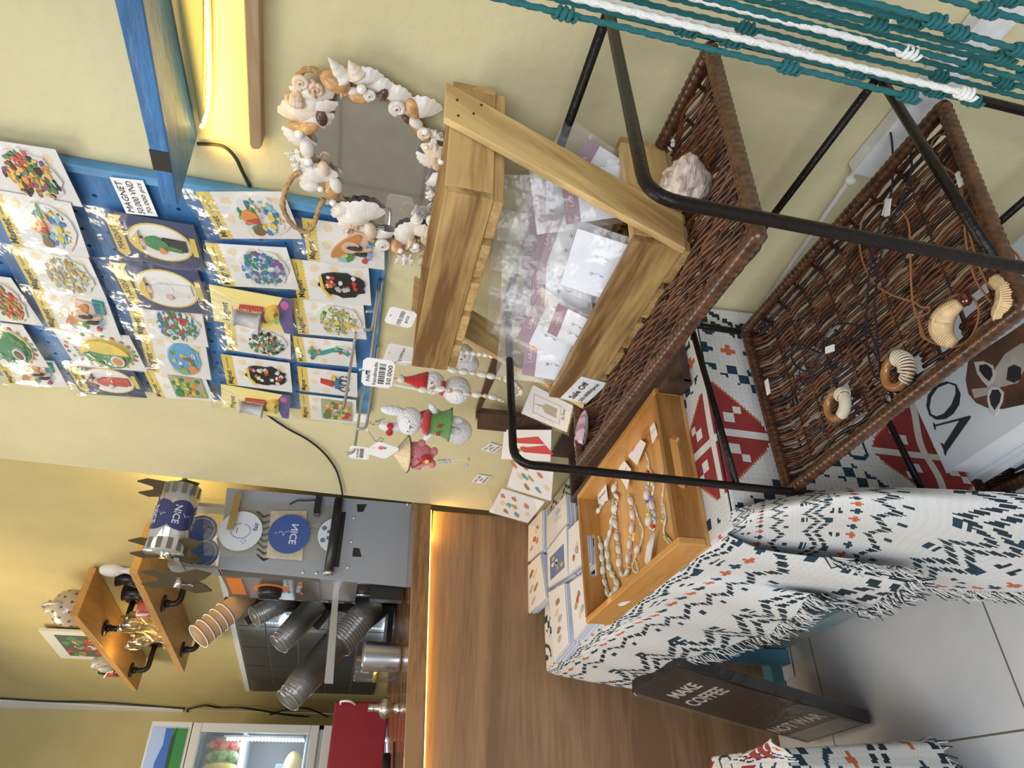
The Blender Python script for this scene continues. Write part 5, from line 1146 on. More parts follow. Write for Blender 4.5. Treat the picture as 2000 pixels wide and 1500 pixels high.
# ================================================================ WOODEN TRAY
zr, z0_ = .800, ZTB + .002; TW, TL_, th = .305, .475, .013
dv = V(-.022, .47, 0).normalized(); du = V(dv.y, -dv.x, 0); TN = V(.356, .956, 0)
TT = Matrix(((du.x, dv.x, 0, TN.x), (du.y, dv.y, 0, TN.y), (0, 0, 1, 0), (0, 0, 0, 1)))
tr_ = thing('wooden_tray', 'honey-coloured wooden tray with slotted handles holding bracelets on the cloth', 'tray', TT @ V(TW / 2, TL_ / 2, z0_))
MB().box((0, 0, z0_), (TW, TL_, z0_ + .007), M_TRAYB, TT).build('base', tr_)
for x in (0, TW - th): MB().box((x, 0, z0_ + .007), (x + th, TL_, zr), M_TRAY, TT).build('side_board', tr_, bevel=.002)
for y in (0, TL_ - th):
    hl = []; cx = TW / 2; cz = z0_ + .032; R_ = .0105; hw = .042
    for k in range(9): a = -PI / 2 + PI * k / 8; hl.append((cx + hw + R_ * math.cos(a), cz + R_ * math.sin(a)))
    for k in range(9): a = PI / 2 + PI * k / 8; hl.append((cx - hw + R_ * math.cos(a), cz + R_ * math.sin(a)))
    m = MB(); m.poly([[(th, z0_ + .007), (TW - th, z0_ + .007), (TW - th, zr), (th, zr)], hl], TT @ V(0, y, 0), du, V(0, 0, 1), dv * th, M_TRAYD); m.build('handle_board', tr_)
m = MB(); m.poly([(.30, .765), (.33, .768), (.336, .775), (.326, .782), (.31, .779)], TT @ V(-.0006, 0, 0), dv, V(0, 0, 1), -du * .0006, M_PAPER); m.build('torn_sticker', tr_)
zb = z0_ + .010
MG = flat((.45, .75, .58)); 
def tzoom(x, y): return (1120 + x / 3.946, 820 + y / 3.946)
def bracelet(label, px, beads, step=.011, tagq=None, extra=None, closed=False, logo=False):
    P_ = catmull([az(*tzoom(x, y), zb) for x, y in px], 8); t = thing('bracelet', label, 'bracelet', P_[0], 'bracelets in the wooden tray')
    m = MB(); m.tube(P_, .0013, M_COTTON, 5, closed=closed); m.tube([p + V(.002 * math.sin(i), .002 * math.cos(i), .001) for i, p in enumerate(P_)], .0008, M_COTTON, 5); m.build('cord', t); acc = 0; k = 0; b = MB()
    for i in range(1, len(P_)):
        d = P_[i] - P_[i - 1]; acc += d.length
        if acc >= step:
            acc = 0; kd = beads[k % len(beads)]; k += 1; p = P_[i] + V(0, 0, .003)
            if kd == 'c': cowrie(b, p, d, .020, .0068)
            elif kd == 's': b.sphere(p, .0035, M_SHELLT, noise=.15)
            elif kd == '*':
                for q in range(5): a = q * 1.257; b.tube([p, p + V(.006 * math.cos(a), .006 * math.sin(a), .001)], [.0022, .0008], MG, 5)
            elif kd in 'RBYGP': b.sphere(p, .0040, flat(dict(R=(.7, .02, .03), B=(.35, .60, .80), Y=(.75, .80, .25), G=(.55, .75, .10), P=(.2, .15, .6))[kd], .2), n=8, k=6)
    if b.v: b.build('beads', t)
    if tagq:
        qq = [az(*tzoom(x, y), zb + .006) for x, y in tagq]; m = MB(); m.quadslab(qq, V(0, 0, .0008), M_PAPER); c = sum(qq, V(0, 0, 0)) / 4
        u = (qq[1] - qq[0]).normalized(); v = (qq[0] - qq[3]).normalized()
        if logo:
            for k in range(5): m.sphere(c + V(.0035 * math.cos(k * 1.257), .0035 * math.sin(k * 1.257), .0015), .0030, flat((.8, .15, .2)), n=8, k=6)
            m.sphere(c + V(-.004, .006, .001), .002, PM['g'], n=6, k=4)
        else: put_text(m, 'Handmade', c + V(0, 0, .0009), u, v, (qq[1] - qq[0]).length * .75, M_INK, lift=.0002)
        m.build('tag_card', t)
    return t
bracelet('shell bracelet with mint green star beads, leftmost in the tray', [(250, 610), (205, 690), (165, 770), (180, 860), (215, 940), (225, 1030), (235, 1120), (240, 1200), (265, 1300), (285, 1365), (320, 1320), (355, 1280), (315, 1200), (280, 1120), (270, 1030), (265, 950), (290, 870), (305, 780), (320, 700), (310, 610)], 'c*c*', .0125, [(185, 560), (250, 475), (268, 620), (195, 650)])
bracelet('cowrie shell bracelet with a white tag, second from the left in the tray', [(330, 480), (320, 560), (345, 600), (325, 700), (335, 830), (345, 910), (355, 980), (362, 1060), (365, 1140), (395, 1200), (430, 1160), (432, 1080), (440, 990), (450, 910), (460, 830), (465, 740), (455, 640), (440, 580)], 'cs', .0135, [(340, 400), (385, 300), (445, 380), (415, 540)])
bracelet('loose pale cord loop with a shell beside the cowrie bracelet', [(470, 660), (500, 760), (535, 850), (520, 950), (480, 1050), (455, 1130), (480, 1180), (500, 1160), (480, 1080)], 'xxxxxxc', .014)
bracelet('coloured bead bracelet with a pink flower tag near the tray middle', [(555, 250), (580, 330), (580, 450), (575, 580), (575, 660), (590, 750), (585, 820), (620, 850), (630, 780), (625, 710), (608, 600), (620, 520), (605, 420), (560, 330)], 'xxRBBcPxYc', .013, [(385, 240), (440, 88), (560, 180), (490, 350)], logo=True)
bracelet('thin white string bracelet with lime beads by the near tray wall', [(685, 400), (695, 500), (685, 620), (688, 700), (700, 790), (698, 880), (745, 960), (760, 945), (700, 870), (710, 760), (695, 640)], 'xxG', .03, [(590, 60), (620, 0), (650, 110), (610, 185)])
m = MB(); p = az(*tzoom(610, 980), zb + .010); a = az(*tzoom(635, 870), zb + .004); b = az(*tzoom(570, 1120), zb + .004); d = b - a; s_ = V(0, 0, 1).cross(d).normalized()
for k in range(26): q = (k / 25 - .5); m.tube([a + s_ * q * .006 + V(0, 0, .003), a + d * .5 + s_ * q * .022 + V(0, 0, .004 + .004 * math.cos(q * 3)), b + s_ * q * .026], .0016, M_COTTON, 5)
tag(m.build('tassel'), 'white cotton tassel lying in the tray below the coloured beads', 'tassel')
# ================================================================ POSTCARDS, DISPLAY STAND
ds = thing('display_stand', 'dark walnut display stand against the wall holding postcards behind the tray', 'display stand', (.72, 1.3, ZTB))
def dbox(nm, a, b): MB().box(a, b, M_WALNUT).build(nm, ds, bevel=.001)
dbox('base_board', (.655, .93, ZTB + .003), (.785, 1.52, ZTB + .018)); dbox('front_board', (.650, .93, ZTB + .003), (.662, 1.52, ZTB + .05)); dbox('end_board', (.662, 1.508, ZTB + .018), (.785, 1.52, ZTB + .05))
dbox('back_board', (.775, .93, ZTB + .018), (.785, 1.52, .84))
q = [ax(932, 806, .75), ax(932, 838, .75), ax(1078, 852, .75), ax(1078, 822, .75)]
m = MB(); m.quadslab(q, V(.014, 0, 0), M_WALNUT); m.build('upright_post', ds)
m = MB(); m.quadslab([ax(929, 822, .755), ax(929, 806, .755), ax(972, 672, .755), ax(996, 676, .755)][::-1], V(.012, 0, 0), M_WALNUT); m.build('cross_bar', ds)
m = MB(); m.quadslab([ax(960, 690, .757), ax(990, 600, .757), ax(1010, 600, .757), ax(985, 690, .757)], V(.012, 0, 0), M_WALNUT); m.build('cross_bar', ds)
# low walnut box under the tray side
m = MB(); 
SKY = flat((.12, .20, .42)); LB = flat((.55, .66, .86)); BRN = flat((.35, .20, .12)); OLV = flat((.48, .36, .12)); RD = flat((.60, .05, .08)); GY = flat((.45, .45, .47))
CARD = mat('postcard_stock', (.80, .79, .82), .5); CEDGE = mat('postcard_edges', (.52, .62, .86), .6)
def pcard(q, label, art, thick=.0012, mt=CARD, group='postcards on the table', filmed=True):
    c, u, v, w_, h = frame4(q); n = u.cross(v).normalized()
    if n.dot(EYE - c) < 0: n = -n
    o0 = (q[0] + q[1] + q[2] + q[3]) / 4; t = thing('postcard', label, 'postcard', o0 - v * h / 2, group); m = MB()
    m.poly([((p - c).dot(u), (p - c).dot(v)) for p in q], c, u, v, -n * thick, mt); m.build('card', t)
    if art:
        m = MB(); S = lambda pts: [(a * w_, b * h) for a, b in pts]
        def A(pts, mt_, k=1): m.poly(S(pts), c + n * .0002, u, v, n * .0003 * k, mt_)
        if art == 'shells':
            for k in range(9): A(blob([-.28, 0, .28, -.28, 0, .28, -.15, .15, 0][k], [.28, .3, .26, 0, .02, -.02, -.28, -.3, .15][k], .09, .06, 10, .3), [BRN, SAND, flat((.6, .2, .15)), flat((.1, .35, .35)), OLV][k % 5])
        elif art == 'blueobj':
            for k in range(4): A(blob(.0 + .1 * (k % 2), .35 - k * .12, .14, .07, 12, .3), [LB, GY, LB, SAND][k], k + 1)
        elif art == 'night':
            A([(-.36, -.34), (.36, -.34), (.36, .2), (-.36, .2)], SKY)
            for k in range(6): A(blob(random.uniform(-.25, .25), random.uniform(-.25, .1), .07, .05, 9, .3), [OLV, CARD, flat((.7, .5, .1))][k % 3], 2)
        elif art == 'lady':
            for dx, s_ in ((-.12, 1), (.18, .8)):
                A([(dx - .10, .1 * s_), (dx + .05, .14 * s_), (dx + .16 * s_, -.42), (dx - .14 * s_, -.42)], RD); A(ell(dx - .02, .22 * s_, .06, .06, 10), PM['s'], 2); A(blob(dx - .02, .26 * s_, .07, .05, 9), PM['k'], 3); A(blob(dx, .08, .10, .10, 10, .2), PM['r'], 2)
        elif art == 'tower':
            m.tube([c + n * .001 + u * a * w_ + v * b * h for a, b in ((-.3, -.28), (.3, -.28), (.3, .34), (-.3, .34))], .0006, GY, 4, closed=True)
            A([(-.14, -.2), (.16, -.2), (.16, .06), (.07, .12), (.02, .26), (-.03, .12), (-.14, .06)], flat((.42, .38, .30))); A([(-.005, .2), (.02, .2), (.01, .33)], flat((.3, .28, .2)), 2)
            put_text(m, 'Big Tower', c + n * .001 - v * .36 * h + u * .1 * w_, u, v, w_ * .35, M_INK)
        elif art == 'food':
            for k in range(5): A(blob(random.uniform(-.22, .22), random.uniform(-.3, .2), .10, .07, 12, .2), [BRN, SAND, flat((.5, .12, .08)), OLV, GY][k], k + 1)
        elif art == 'sketch':
            for k in range(5): A(blob(random.uniform(-.15, .15), -.3 + k * .14, .12, .05, 12, .2), [GY, BRN, GY, SAND, BRN][k], k + 1)
        if art not in ('tower',): put_text(m, 'Hoi An' if art == 'sketch' else 'Da Nang' if art == 'night' else 'By the sea', c + n * .001 + v * .40 * h, u, v, w_ * .45, M_INK) if False else None
        m.build('printed_art', t)
        if filmed:
            b = MB(); e = 1.04; b.add([c + n * .002 + u * a * w_ * .52 + v * b_ * h * .54 for a, b_ in ((-1, -1), (1, -1), (1, 1.1), (-1, 1.1))], [(0, 1, 2, 3)], M_FILM); b.build('sleeve', t)
    return t
# leaning cards near the wall (pixels, upright order: top-left, top-right, bottom-right, bottom-left)
def lean(pts, xt, xb_): return [ax(*pts[0], xt), ax(*pts[1], xt), ax(*pts[2], xb_), ax(*pts[3], xb_)]
pcard(lean([(955, 1000), (980, 955), (1064, 980), (1031, 1022)], .745, .700), 'postcard of brown and orange seashells, furthest of the leaning cards', 'shells')
pcard(lean([(988, 955), (1010, 890), (1080, 912), (1078, 976)], .750, .692), 'postcard with scattered shells and lettering, beside the red dress card', 'shells')
pcard(lean([(978, 898), (986, 838), (1076, 842), (1076, 900)], .755, .690), 'postcard of two ladies in red dresses', 'lady')
pcard(lean([(1017, 809), (1042, 751), (1118, 795), (1108, 843)], .735, .685), 'postcard with a sketched stamp of a tower, leaning behind the crate stand', 'tower')
# stacks lying on the table
zc_ = .775
def zs_(pts): return [az(x, y, zc_) for x, y in pts]
stk = [([(1032, 1027), (1059, 996), (1059, 1074), (1031, 1098)], 'postcard of a round dish drawing on the outer stack next to the leaning shell card', 'food', 'round dish'),
 ([(1022, 1113), (1055, 1082), (1066, 1167), (1028, 1201)], 'postcard with olive and brown drawings on the stack nearest the counter', 'sketch', 'olive drawing'),
 ([(1068, 1010), (1104, 965), (1107, 1021), (1068, 1070)], 'postcard with blue hat drawing, in the middle row closest to the wall', 'blueobj', 'blue hat'),
 ([(1068, 1075), (1105, 1026), (1108, 1122), (1070, 1147)], 'postcard with a dark blue night picture in the middle row', 'night', 'night picture'),
 ([(1070, 1157), (1101, 1139), (1109, 1256), (1081, 1291)], 'postcard with brown and grey sketches on the stack at the table corner', 'sketch', 'brown sketch'),
 ([(1109, 1035), (1131, 1012), (1136, 1100), (1109, 1120)], 'postcard with small yellow drawings half under the tray side', 'food', 'yellow drawing'),
 ([(1111, 1138), (1138, 1120), (1148, 1215), (1120, 1250)], 'postcard with a red and brown bicycle drawing beside the tray end', 'food', 'bicycle drawing')]
for k, (px, lb, art, nm) in enumerate(stk):
    q = zs_(px); dz = -.0004 * k; q = [p + V(0, 0, dz) for p in q]; pcard(q, lb, art)
    n_l = 6
    for j in range(n_l):
        o_ = V(random.uniform(-.002, .002), random.uniform(-.002, .002), -.0022 - j * .0048); m = MB(); z_ = zc_ + dz + o_.z - .0038
        qq = [p + o_ for p in q]; m.quadslab(qq, V(0, 0, -.0036), CEDGE if j % 2 else CARD); o = m.build('postcard')
        tag(o, 'sleeved postcard lying in the stack under the %s card' % nm, 'postcard', 'postcards under the %s card' % nm)
# ================================================================ COFFEE SIGN
sg = thing('coffee_sign', 'dark wrapped canvas sign reading MAKE COFFEE NOT WAR leaning by the table corner', 'sign', az(1690, 1415, .0))
tl = ax(1234, 1352, .215); 
A_ = ay(1232, 1348, 1.62); B_ = ay(1320, 1288, 1.60)   # far top, near top corners (front face top edge)
bot_r = az(1690, 1418, .012)      # near bottom corner
# face quad in pixels: top-left(1234,1350) top-right(1318,1300) bottom-right(1690,1418) bottom-left(1545,1452)
TR_ = ay(1325, 1300, 1.56); TL_ = ay(1234, 1352, 1.80); BRc = az(1690, 1415, .012)
u = (TR_ - TL_); hvec = (BRc - TR_); un = u.normalized(); hv = hvec - un * hvec.dot(un); vn = -hv.normalized(); nn = un.cross(vn).normalized()
if nn.dot(EYE - TR_) < 0: nn = -nn
W_ = u.length; H_ = hv.length; th_ = .03
m = MB(); BL_ = TL_ + hv; BR2 = TR_ + hv
SB = mat('dark_canvas', (.020, .014, .015), .5, var=.3, vscale=8); ST = mat('sign_lettering', (.80, .80, .82), .5)
m.quadslab([TL_, TR_, BR2, BL_], -nn * th_, SB); m.build('canvas', sg)
m = MB(); cen = TL_ + u * .5
def st(s, du, dv, w_, hh): put_text(m, s, TL_ + un * W_ * du - vn * H_ * dv + nn * .0008, un, vn, w_ * W_, ST, hh * H_, bold=.03)
st('MAKE', .46, .17, .50, .070); st('COFFEE', .46, .285, .66, .080); st('NOT WAR', .46, .78, .80, .080)
for k in range(9): a = TL_ + un * W_ * .1 - vn * H_ * (.87 + k * .013) + nn * .001; m.tube([a, a + un * W_ * .8], .0008, ST, 4)
m.build('lettering', sg)
m = MB(); vs = []; nx, ny = 10, 16
for j in range(ny + 1):
    for i in range(nx + 1): vs.append(TL_ + un * W_ * (i / nx * 1.03 - .015) - vn * H_ * (j / ny * 1.03 - .015) + nn * (.004 + random.uniform(0, .004)))
m.add(vs, [(j * (nx + 1) + i, j * (nx + 1) + i + 1, (j + 1) * (nx + 1) + i + 1, (j + 1) * (nx + 1) + i) for j in range(ny) for i in range(nx)], film('sign_wrap', gloss=.03, rough=.22, bump=1.0, bscale=26, haze=.02, fk=.5), True)
vs = []
for j in range(ny + 1):
    for i in range(5): vs.append(TR_ + un * (.004 + random.uniform(0, .003)) - vn * H_ * (j / ny * 1.03 - .015) - nn * (th_ * 1.1 * i / 4 - .004))
m.add(vs, [(j * 5 + i, j * 5 + i + 1, (j + 1) * 5 + i + 1, (j + 1) * 5 + i) for j in range(ny) for i in range(4)], MATS['sign_wrap'], True)
m.build('plastic_wrap', sg)
# postcard on the floor
m = MB(); q = [az(x, y, .004) for x, y in [(1500, 1280), (1540, 1258), (1552, 1322), (1508, 1340)]]; m.quadslab(q, V(0, 0, .001), mat('blue_white_paper', (.72, .76, .88), .6))
c = (q[0] + q[2]) / 2 + V(0, 0, .0015); uu = (q[1] - q[0]).normalized(); vv = (q[0] - q[3]).normalized()
m.tube([az(x, y, .0052) for x, y in [(1522, 1270), (1535, 1267), (1539, 1284), (1525, 1288)]], .0006, M_INK, 4, closed=True); m.tube([az(1512, 1292, .0052), az(1520, 1288, .0052)], .0005, M_INK, 4)
tag(m.build('floor_postcard'), 'blank backed postcard lying on the floor under the blue folding table', 'postcard')
# patterned bolster at the lower edge
st_ = thing('cloth_covered_stool', 'low stool draped in patterned cloth at the frame edge by the coffee sign', 'stool', (-.02, 1.45, 0))
P_ = [az(x, y, z) for x, y, z in [(1395, 1495, .42), (1440, 1475, .42), (1520, 1450, .42)]]
ctr = az(1640, 1560, .42)
def fst(a, b):
    # b: 0 centre of the top -> rim -> down the side
    an = a * 2 * PI; sq = min(1.28, 1 / max(abs(math.cos(an)), abs(math.sin(an))))
    if b < .35: r_ = b / .35; q = .165 * r_; z = .475 - .006 * r_ ** 4
    else: r_ = (b - .35) / .65; q = .165 + .012 * r_ + .010 * math.sin(an * 9) * r_; z = .469 - .36 * r_
    return V(CX + q * sq * math.cos(an), CY + q * sq * math.sin(an) * 1.02, z)
pe = az(1840, 1482, .10); CX, CY = .02, 0
CX, CY = -.072, 1.44
m = MB(); [m.mi(c) for c in CM]; ns, nt = 200, 124
m.v = [tuple(fst(i / ns, j / nt)) for j in range(nt + 1) for i in range(ns + 1)]
for j in range(nt):
    for i in range(ns): m.f.append((j * (ns + 1) + i, j * (ns + 1) + i + 1, (j + 1) * (ns + 1) + i + 1, (j + 1) * (ns + 1) + i)); m.m.append(pat(i, j + 20)); m.sm.append(True)
m.build('cloth_cover', st_)
m = MB(); [m.mi(c) for c in CM]; fa0 = az(1408, 1496, .478); fb0 = az(1450, 1500, .478); N1, N2 = 34, 26
def flap(a, b): 
    p0_ = az(1415, 1492, .479).lerp(az(1560, 1488, .476), a); tip = az(1505, 1444, .52); return p0_.lerp(tip, b * (.55 + .45 * math.sin(PI * a))) + V(0, 0, .012 * math.sin(PI * b) * math.sin(PI * a))
m.v = [tuple(flap(i / N1, j / N2)) for j in range(N2 + 1) for i in range(N1 + 1)]
for j in range(N2):
    for i in range(N1): m.f.append((j * (N1 + 1) + i, j * (N1 + 1) + i + 1, (j + 1) * (N1 + 1) + i + 1, (j + 1) * (N1 + 1) + i)); m.m.append(2 if abs(i - 17) < 9 and 4 < j < 22 and (i + j) % 9 > 1 else pat(i, j)); m.sm.append(True)
o = m.build('turned_corner', st_); sd = o.modifiers.new('thickness', 'SOLIDIFY'); sd.thickness = .002
m = MB(); 
for k in range(180):
    a = fst(k / 180, 1); m.tube([a, a + V(random.uniform(-.01, .01), random.uniform(-.01, .01), -.02)], .0014, CW if k % 2 else CK, 4)
o = m.build('fringe', st_); o['kind'] = 'stuff'
m = MB(); m.lathe([(0, .0), (.155, 0), (.155, .455), (0, .455)], M_TB, Matrix.Translation((CX, CY, 0)), 20); m.build('seat_block', st_)
# ================================================================ MACRAME CORDS
mc = thing('macrame_hanging', 'hanging of knotted teal and white macrame cords in front of the iron rack', 'macrame', ax(1780, 190, .46))
def mcord(px, X, mt, knots=(), r=.0021, end=True):
    p = ax(*px, X); top = 1.95; n = 60; pts = []
    ph = random.uniform(0, 6)
    for i in range(n + 1):
        z = p.z + (top - p.z) * i / n; w_ = .0016 * math.sin(z * 40 + ph) if mt is M_TEAL else .0005 * math.sin(z * 9 + ph); pts.append(V(p.x + w_, p.y + w_ * .7, z))
    pp = []
    for i in range(n): 
        for k in range(6): pp.append(pts[i].lerp(pts[i + 1], k / 6))
    m = MB(); m.tube(pp, r, mt, 9, lobes=3, twist=520); c = m.build('cord', mc)
    ks = list(knots) + ([px] if end else [])
    for kx, ky in ks:
        z = ax(kx, ky, X).z if (kx, ky) != px else p.z
        # height of the knot along this vertical cord, from its pixel column
        best = min(range(n), key=lambda i: abs(proj(pts[i])[0] - kx)); q = pts[best] if (kx, ky) != px else p
        k = MB(); 
        k.tube([q + V(.0036 * math.cos(a * .55), .0036 * math.sin(a * .55), .008 - a * .00039) for a in range(42)], .0017, mt, 7, lobes=2, twist=300); k.sphere(q, .0036, mt, sc=(1, 1, 2)); k.build('knot', c)
def proj(p):
    c = M @ (p - EYE); return (1000 + FPX * c.x / c.z, 750 + FPX * c.y / c.z)
mcord((1775, 188), .45, M_TEAL, [(1525, 134), (1110, 30)])
mcord((1886, 183), .47, M_COTTON, [], .0024)
mcord((1900, 196), .49, M_TEAL, [(1690, 152), (1425, 70), (1320, 44), (1840, 176)])
mcord((1776, 102), .47, M_COTTON, [], .0024)
mcord((1722, 46), .50, M_COTTON, [], .0024)
mcord((1830, 42), .44, M_TEAL, [])
mcord((1962, 112), .46, M_TEAL, [(1735, 52)])
mcord((2060, 170), .47, M_TEAL, [(1905, 150)], end=False)
mcord((2080, 190), .50, M_TEAL, [(1700, 120), (1960, 182)], end=False)
mcord((2060, 205), .52, M_TEAL, [(1440, 28), (1820, 150)], end=False)
mcord((2080, 120), .45, M_TEAL, [(1885, 45), (2000, 75), (1800, 18)], end=False)
mcord((2060, 55), .44, M_TEAL, [(1945, 4)], end=False)
mcord((2050, 20), .46, M_TEAL, [(1980, 2)], end=False)
mcord((1570, 92), .58, M_COTTON, [], .0020, end=True)
mcord((2050, 150), .50, M_TEAL, [(2000, 140)], end=False)
m = MB(); pr_ = ax(1500, 0, .48); m.tube([V(.48, pr_.y - .35, 1.95), V(.48, .40, 1.95)], .012, M_ACACIA, 10); m.build('hanging_rod', mc)
# ================================================================ CUP SEALING MACHINE
YM = 2.15; zc0 = 1.15
M_GREY = mat('grey_powder_coat', (.30, .32, .36), .45, bump=.08, bscale=500); M_BLK = mat('black_plastic', (.015, .015, .017), .35); M_SMOKE = mat('smoked_bracket', (.075, .055, .025), .25, coat=.5)
M_BLUEP = mat('blue_print', (.045, .09, .30), .4); M_BLUEP2 = mat('deep_blue_print', (.02, .03, .16), .3, coat=.6); M_PRW = mat('pale_print', (.62, .66, .72), .4)
sm = thing('cup_sealing_machine', 'grey cup sealing machine with printed film roll on the counter', 'sealing machine', (.73, 2.3, zc0))
xa, xb = .590, .862; zt = 1.735
def FM(x, y, o=0): return ay(x, y, YM - o)
a = FM(425, 1110); bl = FM(798, 1146)
m = MB(); sx = [FM(425, 1111), FM(428, 950), FM(812, 985), FM(797, 1146)]
sl = FM(425, 1111); 
face = [V(a.x, YM, a.z), V(xb, YM, a.z + .03), V(xb, YM, bl.z + .0), V(bl.x, YM, bl.z)]
m.quadslab(face, V(0, .012, 0), M_GREY); m.box((.612, YM + .012, zc0 + .05), (.620, 2.50, a.z), M_GREY); m.box((xb - .004, YM + .012, zc0 + .05), (xb, 2.50, a.z + .02), M_GREY); m.box((.612, 2.49, zc0 + .05), (xb, 2.50, a.z), M_GREY)
m.box((.612, YM + .012, a.z - .006), (xb, 2.50, a.z), M_GREY); m.build('body', sm, bevel=.001)
m = MB(); m.box((.60, YM + .03, zc0), (xb, 2.48, zc0 + .05), M_BLK)
for px in (1,): m.box((.545, YM + .02, zc0), (.60, YM + .06, zc0 + .10), M_BLK); m.box((.60, YM + .02, zc0), (.605, YM + .32, zc0 + .21), M_BLK)
m.build('black_base', sm)
# side control panel, faces the aisle
m = MB(); xs = .585; pz = lambda x, y: ax(x, y, xs)
z1 = FM(430, 1112).z; z0p = FM(625, 1125).z
m.box((xs, YM + .012, z0p), (xs + .027, YM + .26, z1 - .004), mat('control_panel', (.16, .14, .12), .25, .3)); 
ORP = flat((.75, .22, .04)); 
m.box((xs - .001, YM + .03, z1 - .06), (xs, YM + .22, z1 - .015), ORP)
m.poly(ell(YM + .13, z1 - .14, .055, .055, 28), V(xs - .001, 0, 0), V(0, 1, 0), V(0, 0, 1), V(.001, 0, 0), ORP)
for k in range(8): m.box((xs - .0015, YM + .03 + .04 * (k % 4), z1 - .20 - .04 * (k // 4)), (xs, YM + .05 + .04 * (k % 4), z1 - .192 - .04 * (k // 4)), ORP if k % 3 else flat((.1, .35, .2)))
cp_ = m.build('control_panel', sm)
m = MB(); T = Matrix.Translation((xs, YM + .13, z1 - .14)) @ Matrix.Rotation(-PI / 2, 4, 'Y'); m.lathe([(.038, 0), (.036, .022), (.030, .026), (0, .026)], M_BLK, T, 20); m.box((xs - .034, YM + .125, z1 - .17), (xs - .024, YM + .135, z1 - .11), M_BLK); m.build('control_knob', cp_)
m = MB(); m.box((xs - .014, YM + .10, z1 - .235), (xs, YM + .14, z1 - .222), M_CHROME); m.build('switch', cp_)
# lower side block (steel) + mechanics
m = MB(); m.box((xs + .006, YM + .012, FM(700, 1125).z), (xs + .02, YM + .25, z0p), mat('brushed_plate', (.42, .38, .38), .35, .7)); m.build('side_plate', sm)
m = MB()
for z_, y_ in ((FM(725, 1130).z, YM + .03), (FM(725, 1130).z, YM + .18)): MB().tube([V(xs + .012, y_, z_ + .05), V(xs + .012, y_, zc0 + .09)], .006, M_STEEL, 10).build('guide_rod', sm)
# slot, roller, holes, screws on the front
m = MB()
def fbox(q, mt, o0, o1): p = [ay(x, y, YM) for x, y in q]; m.quadslab([V(t.x, YM - o0, t.z) for t in p], V(0, -(o1 - o0), 0), mt)
fbox([(650, 1000), (676, 1000), (662, 1108), (634, 1106)], M_BLK, .0005, .001); m.build('roller_slot', sm); m = MB()
for q in ([(697, 985), (717, 985), (709, 1000), (698, 1000)], [(690, 1070), (702, 1071), (706, 1088), (688, 1087)]): fbox(q, M_BLK, .0005, .001)
for k in range(8): y = 1000 + 12 * k; fbox([(500, y), (504, y - 2), (516, y + 8), (514, y + 12)], M_BLK, .0005, .001); fbox([(514, y + 8), (526, y + 4), (527, y + 7), (515, y + 12)], M_BLK, .0005, .001)
o = m.build('slots', sm); o['kind'] = 'stuff'
m = MB()
for x, y in ((691, 1011), (686, 1058), (679, 1108), (592, 1118), (618, 1119), (796, 985)):
    p = FM(x, y); MB().sphere(p, .0055, M_CHROME, sc=(1, .6, 1), n=10, k=6).build('screw', sm)
m = MB(); ra = FM(662, 975, .022); rb = FM(641, 1120, .022); m.tube([ra, rb], .014, M_BLK, 16); rc = ra.lerp(rb, .86); m.tube([rc, rb], .010, M_CHROME, 12); m.tube([ra + V(.03, 0, .0), ra], .008, M_BLK, 10); m.sphere(rb, .017, M_CHROME, sc=(.5, 1, 1)); m.build('feed_roller', sm)
m = MB(); fbox([(618, 972), (630, 972), (624, 1010), (612, 1008)], M_BLK, .0, .03); sb = FM(617, 977, .015); m.tube(catmull([sb, FM(595, 978, .012), FM(580, 978, .01), FM(566, 985, .0)], 5), .003, M_BLK, 6); m.build('sensor', sm)
m = MB(); a1_ = FM(467, 963, .03); b1_ = FM(449, 1035, .03); d = (b1_ - a1_).normalized(); s_ = V(0, 1, 0).cross(d).normalized() * .010; m.quadslab([a1_ - s_, b1_ - s_, b1_ + s_, a1_ + s_], V(0, -.003, 0), mat('brass_bar', (.42, .30, .12), .35, .6)); m.build('film_arm', sm)
# film web with printed discs
YF = 2.135
m = MB(); web = [ay(395, 972, YF), ay(398, 1085, YF + .0), ay(636, 1094, YF), ay(655, 990, YF)]
m.add(web, [(0, 1, 2, 3)], film('seal_film', tint=(.95, .94, .90), gloss=.10, rough=.08, bump=.3)); m.build('film_web', sm)
m = MB(); U = V(1, 0, 0); W_ = V(0, 0, 1); nf_ = V(0, -1, 0)
def disc(cx, cy, R_, mt, o, y=YF): p = ay(cx, cy, y); k = (p - EYE).length / FPX * .98; m.poly(ell(0, 0, R_ * k, R_ * k, 40), V(p.x, y - o, p.z), U, W_, nf_ * .0004, mt); return V(p.x, y - o - .0006, p.z), k
def mtext(s, c, u, v, w_, mt): put_text(m, s, c, u, v, w_, mt, bold=.02, lift=0)
PBX = [ay(x, y, YM - .003) for x, y in [(530, 998), (600, 998), (590, 1095), (520, 1090)]]; m.quadslab([V(p.x, YM - .004, p.z) for p in PBX], V(0, -.002, 0), mat('cream_pcb', (.62, .55, .46), .6, var=.15, vscale=60))
c, k = disc(470, 1037, 37, M_PRW, .001); m.tube([c + V(14 * k * math.cos(t * .5) , 0, 17 * k * math.sin(t * .5)) for t in range(13)], .0009, M_BLUEP, 5); m.tube([c + V(x * k, -.0002, z * k) for x, z in ((-5, 6), (5, 6))], .001, M_BLUEP, 4); mtext('fair', c + V(10 * k, -.0002, -24 * k), U, W_, 16 * k, M_BLUEP)
m.tube([c + V(x * k, 0, z * k) for x, z in ((14, 20), (10, 24), (6, 20), (10, 16))], .0008, M_BLUEP, 4, closed=True); m.tube([c + V(x * k, 0, z * k) for x, z in ((-14, -8), (-19, -4), (-23, -9), (-18, -13))], .0008, M_BLUEP, 4, closed=True)
